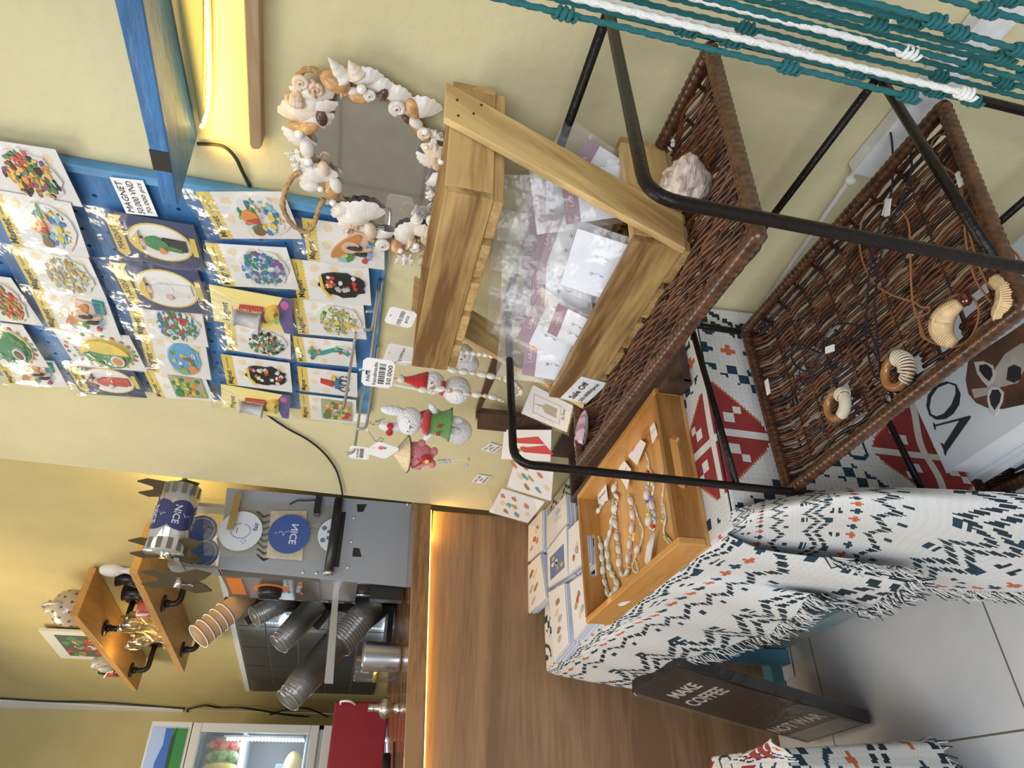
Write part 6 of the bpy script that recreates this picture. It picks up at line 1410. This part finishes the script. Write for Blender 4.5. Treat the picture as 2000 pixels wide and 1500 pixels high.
c, k = disc(565, 1043, 37, M_BLUEP, .001); mtext('NICE', c + V(0, -.0003, -8 * k), -U, W_, 38 * k, M_PRW); m.tube(catmull([c + V(x * k, -.0003, z * k) for x, z in ((6, 0), (2, 8), (-4, 10), (4, 14), (0, 20))], 4), .0009, M_PRW, 4); m.sphere(c + V(0, 0, 24 * k), .002, M_PRW)
p = ay(645, 1045, YF); k = (p - EYE).length / FPX; cc = V(p.x, YF - .001, p.z)
hd_ = [(34 * k * math.cos(t), 34 * k * math.sin(t)) for t in [i * PI / 16 for i in range(17)]]; m.poly(hd_, cc - W_ * 12 * k, U, W_, nf_ * .0004, M_PRW)
for x, z, r_ in ((-11, 12, 4.5), (12, 12, 4.5), (-6, 3, 3.5), (6, 3, 3.5)): m.poly(ell(x * k, z * k, r_ * k, r_ * k, 14), cc + nf_ * .0006, U, W_, nf_ * .0003, flat((.12, .16, .22)))
m.build('printed_discs', sm)
# film rolls
YR = 2.06
r0 = ay(352, 958, YR + .02); r1 = ay(322, 1085, YR + .02); dr = (r1 - r0); dr = V(dr.x, 0, 0); zc_r = (r0.z + r1.z) / 2 - .0
C0 = V(.735, YR, zc_r - .01); Rr = .052
def roll(x0, x1, zc_, Rr, prints, nm):
    m = MB(); T = Matrix.Translation((x0, YR, zc_)) @ Matrix.Rotation(PI / 2, 4, 'Y'); L_ = x1 - x0
    m.lathe([(Rr * .3, 0), (Rr, 0), (Rr, L_), (Rr * .3, L_)], mat('film_roll', (.55, .55, .52), .12, .4, coat=1), T, 36)
    for e0, e1 in ((.0, .16), (.84, 1.0)):
        for q in range(24):
            if q % 2: m.add([V(x0 + L_ * e, YR + (Rr + .0006) * math.cos(a), zc_ + (Rr + .0006) * math.sin(a)) for e, a in ((e0, q * .2618), (e1, q * .2618), (e1, (q + 1) * .2618), (e0, (q + 1) * .2618))], [(0, 1, 2, 3)], mat('roll_stripe', (.16, .15, .11), .3))
    if prints:
        for th0 in (2.55, 3.75, 4.95, .2, 1.4):
            N_ = 26; cx = (x0 + x1) / 2; rad = .046; pts = []
            # disc bent round the roll
            rings = [[(cx, th0)]] + [[(cx + rad * f * math.cos(a), th0 + rad * f * math.sin(a) / Rr) for a in [2 * PI * i / N_ for i in range(N_)]] for f in (.35, .7, 1)]
            vs = []; fs = []
            for rg in rings:
                for xx, tt in rg: vs.append(V(xx, YR + (Rr + .0012) * math.cos(tt), zc_ + (Rr + .0012) * math.sin(tt)))
            for i in range(N_): fs.append((0, 1 + i, 1 + (i + 1) % N_))
            for r_ in (0, 1):
                for i in range(N_): fs.append((1 + r_ * N_ + i, 1 + r_ * N_ + (i + 1) % N_, 1 + (r_ + 1) * N_ + (i + 1) % N_, 1 + (r_ + 1) * N_ + i))
            m.add(vs, fs, M_BLUEP2, True)
            tvs, tfs, ww, hh = text_mesh('NICE', .02); kk = .056 / ww
            m.add([V(cx - p.x * kk, YR + (Rr + .0018) * math.cos(th0 - .25 + p.y * kk / Rr * (1)), zc_ + (Rr + .0018) * math.sin(th0 - .25 + p.y * kk / Rr)) for p in tvs], tfs, M_PRW)
            m.tube([V(cx + a_ * .001, YR + (Rr + .0018) * math.cos(th0 + b_ * .02 / Rr), zc_ + (Rr + .0018) * math.sin(th0 + b_ * .02 / Rr)) for a_, b_ in ((6, .1), (2, .3), (-5, .5), (3, .8), (0, 1.1))], .0009, M_PRW, 4)
    m.build(nm, sm)
xr1 = r0.x; xr0 = r1.x
roll(xr0, xr1, zc_r - .005, .055, True, 'film_roll')
pr2 = ay(352, 1100, 2.16); 
def bracket(px, py, y, nm, s=1.0):
    c = ay(px, py, y); m = MB(); w_ = .040 * s; h_ = .074 * s
    lp = [(-.5, 1.15), (-.18, .62), (.18, .62), (.5, 1.15), (.78, .8), (.60, .0), (1.0, -.5), (.75, -1.0), (.3, -.8), (0, -.55), (-.3, -.8), (-.75, -1.0), (-1.0, -.5), (-.60, 0), (-.78, .8)]
    m.poly([(a * w_, b * h_) for a, b in lp], c, V(-.45, .9, 0).normalized(), V(0, 0, 1), V(-.004, 0, 0), M_SMOKE); m.tube([c + V(.01, 0, 0), c - V(.022, 0, 0)], .010, M_CHROME, 12); m.tube([c - V(.014, 0, 0), c - V(.014, .0, -.0) + V(0, 0, -.028)], .0012, M_CHROME, 5)
    m.tube([c - V(.014, 0, .034) + V(0, .007 * math.cos(a * .6), .007 * math.sin(a * .6)) for a in range(11)], .0012, M_CHROME, 5); m.build(nm, sm)
bracket(330, 1072, YR, 'roll_bracket', 1.25); bracket(350, 1132, YR + .03, 'roll_bracket', 1.2); bracket(335, 955, YR, 'roll_bracket', 1.1)
m = MB(); p = ay(372, 1050, 2.10)
for z_, rr2 in ((0, .036), (-.0, .036)): pass
for (x, y, R_) in ((392, 1036, 27), (396, 1080, 26)):
    c, k = (ay(x, y, 2.17), 0); kk = (c - EYE).length / FPX; m.poly(ell(0, 0, R_ * kk, R_ * kk, 30), c, U, W_, nf_ * .0004, M_BLUEP); m.tube([c + V(R_ * .82 * kk * math.cos(i * .3), -.001, R_ * .82 * kk * math.sin(i * .3)) for i in range(21)], .001, M_PRW, 4, closed=True)
m.build('film_discs', sm)
m = MB(); m.tube([V(.60, YR, zc_r - .005), V(.845, YR, zc_r - .005)], .008, M_STEEL, 10); m.box((.80, YR, zc_r - .02), (.812, YM + .1, zc_r + .01), M_GREY); m.box((.60, YR + .02, zc_r - .045), (.606, YM + .1, zc_r - .03), M_GREY); m.box((.602, YM + .0, a.z - .0), (.61, YM + .08, zc_r), M_GREY); m.box((.80, YM + .02, a.z), (.812, YM + .08, zc_r), M_GREY); m.build('roll_frame', sm)
# cup rail (flat steel arm sticking out)
m = MB(); a = ay(655, 1146, 2.26); b = ay(640, 1335, 2.26); m.quadslab([a + V(0, 0, .006), b + V(0, 0, .010), b - V(0, 0, .016), a - V(0, 0, .012)], V(0, .004, 0), M_STEEL); m.build('cup_rail', sm)
# ================================================================ CUPS
def cupstack(name, mouth, base, Y0, Y1, r_m, r_b, n, mt, rim, label, gap=.016, band=None):
    a = ay(*mouth, Y0); b = ay(*base, Y1); d = (b - a).normalized(); L_ = .105; grp = label[1]
    for k in range(n):
        T = Matrix.Translation(a + d * gap * k) @ V(0, 0, 1).rotation_difference(d).to_matrix().to_4x4()
        t = thing(name, label[0] if k == 0 else label[2], 'cup', a + d * (gap * k + L_ * .5), grp); m = MB()
        m.lathe([(r_m, 0), (r_b, L_), (0, L_)], mt, T, 24); m.lathe([(r_m - .0015, .001), (r_b - .0015, L_ - .002), (0, L_ - .002)], mt if mt is not PAPC else M_WHITE, T, 24); m.build('cup_wall', t)
        m = MB(); m.tube([T @ V((r_m + .001) * math.cos(i * .2618), (r_m + .001) * math.sin(i * .2618), 0) for i in range(24)], .0020, rim, 6, closed=True); m.build('rim', t)
        if k == 0 and band:
            m = MB(); vs = []
            for i in range(9):
                for z_ in (L_ * .45, L_ * .72):
                    an = band - .5 + i * .125; rr_ = r_m + (r_b - r_m) * z_ / L_ + .0008; vs.append(T @ V(rr_ * math.cos(an), rr_ * math.sin(an), z_))
            m.add(vs, [(2 * i, 2 * i + 1, 2 * i + 3, 2 * i + 2) for i in range(8)], mat('cup_label', (.70, .72, .68), .5), True)
            cth = band; z_ = L_ * .58; rr_ = r_m + (r_b - r_m) * .58 + .0012; m.sphere(T @ V(rr_ * math.cos(cth), rr_ * math.sin(cth), z_), .006, PM['l'], n=8, k=5, sc=(1, 1, 1)); m.build('round_label', t)
PAPC = mat('kraft_cup_paper', (.42, .25, .12), .7)
PETC = film('clear_plastic_cup', tint=(.92, .92, .92), gloss=.02, rough=.15, bump=.1, bscale=20, haze=.05, fk=.45)
PETR = film('cup_ring_edge', tint=(.75, .75, .76), gloss=.16, rough=.2, bump=.1, haze=.1)
cupstack('paper_cup', (388, 1243), (455, 1188), 2.42, 2.46, .042, .030, 5, PAPC, M_WHITE, ('front brown paper cup of the tilted stack, with a white oval label', 'brown paper cups in the tilted stack', 'brown paper cup nested in the tilted stack'), .026, band=-1.2)
cupstack('plastic_cup', (562, 1368), (640, 1275), 2.36, 2.42, .040, .050, 8, PETC, PETR, ('foremost clear plastic cup of the longest tilted stack, with a pink-tinted side', 'clear plastic cups in the longest tilted stack', 'clear plastic cup nested in the longest tilted stack'), .020)
cupstack('plastic_cup', (660, 1258), (712, 1198), 2.42, 2.46, .050, .046, 8, PETC, PETR, ('clear plastic cup at the lower end of the ribbed stack by the counter', 'clear plastic cups in the ribbed stack by the counter', 'clear plastic cup nested in the ribbed stack by the counter'), .012)
cupstack('plastic_cup', (545, 1258), (600, 1200), 2.48, 2.52, .036, .044, 6, PETC, PETR, ('clear plastic cup at the open end of the short tilted stack over the tiles', 'clear plastic cups in the short tilted stack', 'clear plastic cup nested in the short tilted stack'), .016)
cupstack('plastic_cup', (497, 1205), (545, 1178), 2.52, 2.55, .034, .040, 3, PETC, PETR, ('small clear cup tucked between the paper cups and the machine side', 'clear plastic cups behind the machine side', 'clear plastic cup nested behind the machine side'), .018)
# black cup holders
hk = thing('cup_dispenser', 'black angled cup dispenser arms carrying the tilted cup stacks', 'cup dispenser', ay(700, 1250, 2.5))
m = MB()
for (x0, y0), (x1, y1), Y in (((612, 1225), (640, 1190), 2.55), ((665, 1262), (770, 1175), 2.52), ((480, 1215), (540, 1170), 2.60)):
    a = ay(x0, y0, Y); b = ay(x1, y1, Y); d = (b - a).normalized(); s_ = V(0, 1, 0).cross(d).normalized() * .017; m.quadslab([a - s_, b - s_, b + s_, a + s_], V(0, .03, 0), M_BLK)
m.box((.60, 2.60, 1.151), (.63, 2.66, 1.75), M_BLK); m.box((.58, 2.52, 1.30), (.62, 2.62, 1.33), M_BLK); m.box((.58, 2.56, 1.50), (.62, 2.62, 1.53), M_BLK); m.box((.48, 2.5, 1.151), (.66, 2.72, 1.17), M_BLK)
m.build('holder_frame', hk, bevel=.002)
# steel tumbler etc. on the counter
def cz(x): return 1.15 + (x - .8) * .04
p = ay(742, 1283, 2.22); x_ = p.x
t = thing('steel_tumbler', 'ribbed silver metal cup standing on the counter by the cup stacks', 'tumbler', (x_, 2.22, cz(x_)))
m = MB(); T = Matrix.Translation((x_, 2.22, cz(x_) + .001)); m.lathe([(.040, 0)] + [(.040 + .0015 * (i % 2) + .004 * i / 24, .005 + .0045 * i) for i in range(24)] + [(.042, .118), (.038, .01), (0, .01)], mat('brushed_tumbler', (.50, .49, .50), .25, .9), T, 28); m.build('ribbed_body', t)
p = ay(700, 1300, 2.34); x_ = p.x
t = thing('glass_jar', 'small clear jar with a gold band behind the silver cup', 'jar', (x_, 2.34, cz(x_)))
m = MB(); T = Matrix.Translation((x_ - .01, 2.34, cz(x_))); m.lathe([(.038, 0), (.038, .13), (.034, .135)], PETC, T, 20); m.build('glass_body', t); m = MB(); m.lathe([(.039, .060), (.039, .075)], mat('gold_band', (.75, .55, .15), .25, 1), T, 20); m.build('gold_band', t)
p = ay(708, 1382, 2.20); x_ = p.x
t = thing('silver_pot', 'shiny engraved silver pot with a neck standing on the counter', 'pot', (x_, 2.2, cz(x_)))
m = MB(); T = Matrix.Translation((x_, 2.2, cz(x_))); m.lathe([(.022, 0), (.014, .01), (.012, .02), (.026, .03), (.030, .04), (.026, .052), (.012, .060), (.010, .075), (.012, .09), (0, .09)], mat('tarnished_silver', (.55, .50, .42), .22, 1, bump=.6, bscale=120), T, 20); m.build('body', t)
t = thing('red_box', 'tall glossy red box standing on the counter near the fridge', 'box', (.08, 2.7, 1.13))
m = MB(); p0_ = ay(655, 1372, 2.70); p1_ = ay(745, 1500, 2.70); m.box((.0, 2.66, 1.131), (p0_.x, 2.76, p0_.z), mat('red_plastic', (.26, .006, .012), .3, coat=.2)); m.build('box_body', t, bevel=.004)
m = MB(); h_ = p0_.x; m.tube(catmull([V(h_ - .01, 2.655, p0_.z - .02), V(h_ - .005, 2.62, p0_.z - .02), V(h_ - .005, 2.61, p0_.z - .05), V(h_ - .01, 2.655, p0_.z - .07)], 4), .004, M_WHITE, 8); m.build('white_handle', t)
t = thing('kitchen_utensil', 'black handled utensil lying on the counter in front of the red box', 'utensil', (.06, 2.35, cz(.06)))
m = MB(); m.tube([V(.13, 2.35, cz(.1) + .02), V(.02, 2.32, cz(0) + .02)], .013, M_BLK, 10); m.build('handle', t); m = MB(); m.tube([V(.02, 2.32, cz(0) + .018), V(-.05, 2.3, cz(-.05) + .012)], .005, M_CHROME, 8); m.build('blade', t)
m = MB(); m.tube(catmull([V(.16, 2.3, cz(.1) + .004), V(.10, 2.26, cz(.1) + .004), V(.03, 2.24, cz(0) + .004), V(-.02, 2.3, cz(0) + .004), V(-.06, 2.4, cz(-.1) + .004)], 6), .003, M_BLK, 6); tag(m.build('thin_cable'), 'thin black lead curling on the counter in front of the silver pot', 'cable')
# ================================================================ PIPE SHELVES
def pshelf(px, z, label, th=.028, lf=.94):
    # px: near and far corner of the front edge
    def dist(p): return (p - p0).dot(pn)
    b0, b3 = az(*px[0], z), az(*px[1], z); a0 = b0 - pn * (dist(b0) - .012); a3 = b3 - pn * (dist(b3) - .012)
    t = thing('pipe_shelf', label, 'shelf', (a0 + b3) / 2); m = MB(); m.quadslab([a0, a3, b3, b0], V(0, 0, th), M_SHELFW); m.build('board', t, bevel=.002)
    return t, a0, a3, b0, b3
def bracket_pipe(t, c, drop=.075):
    PB = mat('black_iron_pipe', (.03, .024, .018), .4, .3); m = MB(); T = Matrix.Translation(c - V(0, 0, .006)); m.lathe([(.034, 0), (.034, .005), (.016, .007)], PB, T, 20)
    w_ = c - pn * ((c - p0).dot(pn) - .002); e = w_ - V(0, 0, drop); m.tube([c - V(0, 0, .004)] + bend(c, c - V(0, 0, drop), e, .03) + [e], .0125, PB, 12)
    T = Matrix.Translation(e) @ V(0, 0, 1).rotation_difference(pn).to_matrix().to_4x4(); m.lathe([(.034, 0), (.034, .006), (.016, .008)], PB, T, 20)
    m.tube([c - V(0, 0, .012), c - V(0, 0, .024)], .016, PB, 12); m.build('pipe_bracket', t)
def solve(px, tgt=.20):
    lo, hi = 1.7, 3.0
    for _ in range(30):
        mid_ = (lo + hi) / 2; d_ = sum((az(*p, mid_) - p0).dot(pn) for p in px) / 2
        if d_ > tgt: lo = mid_
        else: hi = mid_
    return mid_
zU = solve([(151, 1204), (268, 1350)], .19); zL = solve([(268, 1118), (360, 1313)], .19); print('shelves', zU, zL)
tU, uA, uB, uC, uD = pshelf([(151, 1204), (268, 1350)], zU, 'upper wooden wall shelf on black iron pipe brackets, lit warm from below')
tL, lA, lB, lC, lD = pshelf([(268, 1118), (360, 1313)], zL, 'lower wooden wall shelf on black pipe brackets above the paper cups', lf=.84)
for f in (.30, .80): bracket_pipe(tU, uA + pd * ((uB - uA).length * f) + pn * .12)
for f in (.38, .85): bracket_pipe(tL, lA + pd * ((lB - lA).length * f) + pn * .12, .06)
zU1 = zU + .028; zL1 = zL + .028
def onS(f, off, z, A=uA, B=uB): return V(*(A + (B - A) * f + pn * off).xy, z)
# ceramic lantern
c = onS(.16, .10, zU1); t = thing('ceramic_lantern', 'round pierced pale ceramic lantern on the upper pipe shelf', 'lantern', c)
CER = mat('pale_ceramic', (.52, .46, .36), .25, coat=.5); m = MB(); T = Matrix.Translation(c); R_ = .075
m.lathe([(.045, 0)] + [(R_ * math.sin(th_) , R_ - R_ * math.cos(th_)) for th_ in [.5 + i * .22 for i in range(11)]] + [(.022, R_ * 2.02), (.028, R_ * 2.12), (0, R_ * 2.16)], CER, T, 28); m.build('body', t)
m = MB()
for r_ in range(4):
    for k in range(11):
        a = k * .571 + r_ * .26; th_ = .8 + r_ * .45; p = c + V(R_ * math.sin(th_) * math.cos(a), R_ * math.sin(th_) * math.sin(a), R_ - R_ * math.cos(th_)); n3 = (p - c - V(0, 0, R_)).normalized(); e1_ = n3.cross(V(0, 0, 1)).normalized(); e2_ = n3.cross(e1_)
        m.poly([(-.006, -.005), (.006, -.005), (.0, .007)], p + n3 * .0006, e1_, e2_, n3 * .0005, flat((.18, .05, .03)))
o = m.build('piercings', t); o['kind'] = 'stuff'
m = MB(); m.tube([c + V(0, R_ * 1.02 * math.cos(i * PI / 12), R_ * 1.15 + R_ * 1.3 * math.sin(i * PI / 12)) for i in range(13)], .006, CER, 8); m.build('handle', t)
# framed picture
c = p0 + pd * .95; c = V(c.x, c.y, zU1) + pn * .02; t = thing('framed_picture', 'white framed photo of red and green stalls leaning on the upper pipe shelf', 'picture', c)
m = MB(); u_ = pd; n_ = pn; lean_ = V(0, 0, 1); w2_, h2 = .20, .37
A0 = c - u_ * w2_; m.quadslab([A0, c + u_ * w2_, c + u_ * w2_ + V(0, 0, h2), A0 + V(0, 0, h2)], n_ * .012, mat('white_frame', (.70, .68, .62), .5)); m.build('frame', t)
m = MB(); cc_ = c + V(0, 0, h2 * .5) + n_ * .0125; 
m.quadslab([cc_ - u_ * .15 - V(0, 0, .13), cc_ + u_ * .15 - V(0, 0, .13), cc_ + u_ * .15 + V(0, 0, .13), cc_ - u_ * .15 + V(0, 0, .13)], n_ * .001, flat((.10, .12, .07)))
for k in range(24): m.poly(blob(random.uniform(-.12, .12), random.uniform(-.11, .11), .03, .02, 8, .3), cc_ + n_ * .0012, u_, V(0, 0, 1), n_ * .0004, [RD, flat((.5, .35, .2)), flat((.1, .25, .12)), flat((.6, .5, .4))][k % 4])
m.build('photo', t)
for f, cols_, lb, nm in ((.66, (.42, .40, .36), 'small grey ceramic jug in front of the framed picture on the upper shelf', 'jug'),):
    c = onS(f, .14, zU1); t = thing('ceramic_jug', lb, nm, c); m = MB(); m.lathe([(.025, 0), (.04, .03), (.04, .06), (.022, .085), (.028, .10), (.024, .10)], mat('grey_ceramic', cols_, .3), Matrix.Translation(c), 18); m.build('body', t); m = MB(); m.tube(catmull([c + V(-.02, -.03, .08), c + V(-.03, -.06, .06), c + V(-.02, -.038, .03)], 4), .004, MATS['grey_ceramic'], 6); m.build('handle', t)
c = onS(.86, .10, zU1); t = thing('moka_cup', 'red and white moka cup with black handle on the far end of the upper shelf', 'cup', c)
m = MB(); m.lathe([(.034, .022), (.036, .09), (0, .09)], mat('red_enamel', (.50, .03, .02), .35), Matrix.Translation(c), 20); m.build('red_body', t); m = MB(); m.lathe([(.034, 0), (.034, .022)], M_WHITE, Matrix.Translation(c), 20); m.build('white_base', t); m = MB(); m.tube(catmull([c + V(-.02, -.035, .08), c + V(-.03, -.06, .085), c + V(-.03, -.065, .11), c + V(-.02, -.05, .12)], 4), .005, M_BLK, 8); m.build('handle', t)
c = onS(.76, .14, zU1); t = thing('black_tin', 'small black tin with a white wire handle on the upper shelf', 'tin', c); m = MB(); m.lathe([(.02, 0), (.02, .03), (0, .03)], M_BLK, Matrix.Translation(c), 16); m.build('body', t); m = MB(); m.tube(catmull([c + V(0, 0, .03), c + V(-.01, 0, .06), c + V(-.03, .02, .075)], 5), .003, M_WHITE, 6); m.build('wire_handle', t)
# things on the lower shelf
GL = film('glassware', tint=(.98, .95, .85), gloss=.05, rough=.05, bump=.1, fk=.7)
for k, (f, o_) in enumerate(((.52, .15), (.60, .10), (.67, .16), (.75, .11))):
    c = onS(f, o_, zL1, lA, lB); t = thing('wine_glass', 'glass goblet standing with others on the lower pipe shelf', 'glass', c, 'glass goblets on the lower pipe shelf'); m = MB(); m.lathe([(.032, 0), (.032, .002), (.004, .006), (.004, .055), (.02, .07), (.036, .10), (.038, .13), (.034, .155), (.0335, .155), (.037, .13), (.034, .10), (.01, .072), (0, .07)], GL, Matrix.Translation(c), 20); m.build('glass_bowl', t)
c = onS(.26, .12, zL1, lA, lB); t = thing('figurine', 'glossy white long-eared figurine with a black underside on the lower shelf end', 'figurine', c)
m = MB(); pA3 = ay(262, 1115, 3.02); pB3 = ay(195, 1112, 3.02); m.tube(catmull([pA3, pA3.lerp(pB3, .3), pA3.lerp(pB3, .65), pB3], 5), [.030, .022, .016, .014, .012, .013, .016, .022, .026, .028, .028, .027, .025, .022, .018, .010], M_WHITE, 14); m.build('body', t)
for k, (px, py, lb) in enumerate(((255, 1072, 'small black pot beside the film roll, topmost of the three black pots'), (250, 1130, 'middle small black pot on the lower pipe shelf near end'), (262, 1158, 'small black pot nearest the warm lamp pipe on the lower shelf'))):
    c = ay(px, py, 3.0 + .08 * k); c.z = max(c.z - .05, zL1); t = thing('black_pot', lb, 'pot', c, None); m = MB(); m.lathe([(.035, 0), (.025, .03), (.022, .05), (.035, .09), (.033, .09), (.02, .05)], M_BLK, Matrix.Translation(c), 18); m.build('body', t)
c = onS(.42, .13, zL1, lA, lB); t = thing('striped_mug', 'red and white mug with a looped handle on the lower pipe shelf', 'mug', c); m = MB(); m.lathe([(.03, 0), (.033, .07), (.031, .07), (.028, .004), (0, .004)], mat('pink_red_glaze', (.60, .12, .12), .3), Matrix.Translation(c), 18); m.build('body', t); m = MB(); m.tube(catmull([c + V(-.02, -.03, .06), c + V(-.035, -.055, .05), c + V(-.03, -.05, .02), c + V(-.02, -.028, .015)], 4), .005, M_WHITE, 8); m.build('handle', t)
point('lamp_behind_film_roll', (.80, 2.21, 1.90), 2.2, (1, .70, .22), .03)
lb_ = MB(); lb_.sphere(V(.835, 2.21, 1.88), .018, mat('warm_bulb', (1, .8, .4), .4, emit=(1, .72, .25), es=8)); lb_.tube([V(.835, 2.21, 1.885), V(.85, 2.22, 1.895)], .01, M_BLK, 8); lb_.tube([V(.85, 2.22, 1.895), V(.94, 2.25, 1.90)], .005, M_BLK, 6); tag(lb_.build('wall_lamp'), 'small warm lamp on the kitchen wall behind the film roll', 'lamp')
point('shelf_warm_lamp', (.55, 3.5, 2.24), 1.0, (1, .72, .25), .03)
point('upper_shelf_lamp', (.40, 3.1, 2.9), 5, (1, .78, .40), .08)
# ================================================================ FRIDGE
YFR = 4.30
fr = thing('glass_door_fridge', 'white glass-door drinks fridge with a bright LED strip behind the counter', 'fridge', (-.2, 4.6, 0))
def FF(x, y, Y=YFR): return ay(x, y, Y)
xR = .375; zT_ = FF(368, 1450).z; xL = -.40
M_FRW = mat('fridge_white', (.58, .58, .57), .4)
zD1, zD0 = FF(620, 1450).z, .75
m = MB(); m.box((xL, YFR + .05, .05), (xR, YFR + .08 + .0, .06), M_FRW)
m.box((xR - .02, YFR + .03, .03), (xR, YFR + .65, zT_), M_FRW); m.box((xL, YFR + .03, .03), (xL + .02, YFR + .65, zT_), M_FRW); m.box((xL, YFR + .63, .03), (xR, YFR + .65, zT_), M_FRW); m.box((xL, YFR + .03, zT_ - .03), (xR, YFR + .65, zT_), M_FRW); m.box((xL, YFR + .03, .0), (xR, YFR + .65, .06), M_FRW); m.box((xL, YFR + .03, zD1 - .035), (xR, YFR + .6, zD1 + .005), M_FRW); m.build('cabinet', fr)
for za, zb2 in ((zD1, zT_ - .005), (.70, zD1 - .025)):
    m = MB(); fw = .045; m.box((xL, YFR, za), (xR, YFR + .03, za + fw), M_FRW); m.box((xL, YFR, zb2 - fw), (xR, YFR + .03, zb2), M_FRW); m.box((xR - fw, YFR, za + fw), (xR, YFR + .03, zb2 - fw), M_FRW); m.box((xL, YFR, za + fw), (xL + fw, YFR + .03, zb2 - fw), M_FRW); d_ = m.build('door', fr, bevel=.004)
    m = MB(); m.add([V(xL + fw, YFR + .012, za + fw), V(xR - fw, YFR + .012, za + fw), V(xR - fw, YFR + .012, zb2 - fw), V(xL + fw, YFR + .012, zb2 - fw)], [(0, 1, 2, 3)], film('fridge_glass', tint=(.85, .88, .92), gloss=.05, rough=.05, bump=0)); g__ = m.build('pane', d_); 
    m = MB()
    za2 = za + .08; zb3 = zb2 - .16 if za == zD1 else zb2 - .06
    for k in range(int((zb3 - za2) / .018)): m.sphere(V(xR - .075, YFR + .05, za2 + k * .018), .008, M_LEDW, n=6, k=4)
    m.box((xR - .065, YFR + .04, za2), (xR - .055, YFR + .07, zb3), M_FRW); o = m.build('led_strip', fr)
    point('fridge_led_light', (xR - .12, YFR + .12, (za2 + zb3) / 2), 2.6, (.72, .86, 1.0), .05)
m = MB(); zsf = FF(478, 1450, YFR + .2).z
for z_ in (zsf, zsf - .34, zsf - .62):
    for k in range(14): m.tube([V(xL + .03, YFR + .08 + k * .035, z_), V(xR - .03, YFR + .08 + k * .035, z_)], .0025, M_WHITE, 5)
    m.tube([V(xL + .03, YFR + .07, z_), V(xR - .08, YFR + .07, z_)], .006, M_WHITE, 6)
m.build('wire_shelf', fr)
for k in range(9):
    cl_ = [(.55, .05, .05), (.10, .28, .08), (.65, .5, .08), (.12, .12, .4), (.7, .25, .1)][k % 5]; x = .28 - .058 * (k % 5); y = YFR + .15 + .11 * (k // 5)
    t = thing('snack_pouch', 'colourful pouch on the top fridge shelf behind the glass', 'pouch', (x, y, zsf + .004), 'colourful pouches on the top fridge shelf'); m = MB(); m.sphere(V(x, y, zsf + .10), .09, mat('pouch_%d' % (k % 5), cl_, .4, col2=(.7, .6, .4), vscale=22), sc=(.42, .4, 1.05), n=12, k=8, noise=.05); m.build('pouch_body', t)
t = thing('bread_bag', 'bag of pale yellow bread in the fridge below the pouches', 'bag', (.18, YFR + .2, zsf - .336)); m = MB(); m.sphere(V(.17, YFR + .2, zsf - .30 + .02), .075, mat('bread_yellow', (.72, .58, .30), .6), sc=(1.2, .8, .7)); m.build('bag_body', t)
t = thing('white_jug', 'white plastic jug with a looped handle inside the fridge', 'jug', (.05, YFR + .18, zsf - .336)); m = MB(); m.lathe([(.055, 0), (.058, .10), (.045, .13), (0, .13)], M_WHITE, Matrix.Translation((.05, YFR + .18, zsf - .334)), 20); m.build('jug_body', t); m = MB(); m.tube([V(.05 + .03 * math.cos(i * PI / 8), YFR + .18, zsf - .205 + .035 * math.sin(i * PI / 8)) for i in range(9)], .006, M_WHITE, 8); m.build('handle', t)
t = thing('storage_box', 'grey blue plastic box inside the fridge behind the jug', 'box', (.0, YFR + .35, zsf - .336)); m = MB(); m.box((-.10, YFR + .28, zsf - .334), (.20, YFR + .5, zsf - .18), mat('blue_grey_box', (.35, .42, .52), .5)); m.build('box_body', t, bevel=.01)
# landscape board on the fridge
zl = zT_ + .003; zl2 = FF(286, 1450).z
t = thing('landscape_board', 'white framed landscape of blue mountains and green field on top of the fridge', 'picture', (-.02, YFR + .05, zl))
m = MB(); m.box((xL, YFR + .01, zl), (xR, YFR + .04, zl2), M_FRW); m.build('frame', t)
m = MB(); e = .025; m.box((xL + e, YFR + .008, zl + e * .6), (xR - e, YFR + .0099, zl2 - e * .4), flat((.34, .46, .78)))
def LP(pts, mt, o): m.poly([(xL + (xR - xL) * a, zl + e * .6 + (zl2 - zl - e) * b) for a, b in pts], V(0, YFR + .008 - o, 0), V(1, 0, 0), V(0, 0, 1), V(0, .0004, 0), mt)
LP([(.04, .3), (.96, .3), (.96, .62), (.86, .60), (.75, .72), (.6, .66), (.45, .8), (.3, .7), (.04, .75)], flat((.03, .12, .48)), .001)
LP([(.04, .0), (.96, .0), (.96, .42), (.5, .36), (.04, .40)], flat((.02, .20, .04)), .0015); LP([(.1, .0), (.7, .0), (.62, .22), (.2, .2)], flat((.06, .22, .55)), .002); LP([(.6, .30), (.97, .30), (.9, .42), (.7, .40)], flat((.01, .06, .02)), .0022)
m.build('landscape_print', t)
# cables and small box near the corner
m = MB()
m.tube(catmull([onP(0, 1364, .008), onP(100, 1370, .008), onP(200, 1372, .008), onP(362, 1384, .008)], 8), .005, M_BLK, 6)
m.tube(catmull([onP(365, 1386, .01), onP(400, 1378, .015), onP(430, 1382, .01), onP(480, 1383, .02), onP(560, 1396, .02), onP(610, 1400, .02)], 6), .006, M_BLK, 6)
m.tube(catmull([onP(365, 1388, .01), onP(380, 1398, .015), onP(430, 1404, .02), onP(500, 1402, .01), onP(560, 1386, .02), onP(600, 1384, .02), onP(640, 1400, .02)], 6), .006, M_BLK, 6)
tag(m.build('black_cables'), 'black cables running down the yellow wall corner beside the fridge', 'cable')
m = MB(); p = onP(482, 1404, .02); m.box((p.x - .05, p.y - .03, p.z - .05), (p.x + .03, p.y + .03, p.z + .05), M_BLK); tag(m.build('power_adapter'), 'small black power adapter hanging on the wall above the fridge edge', 'adapter')
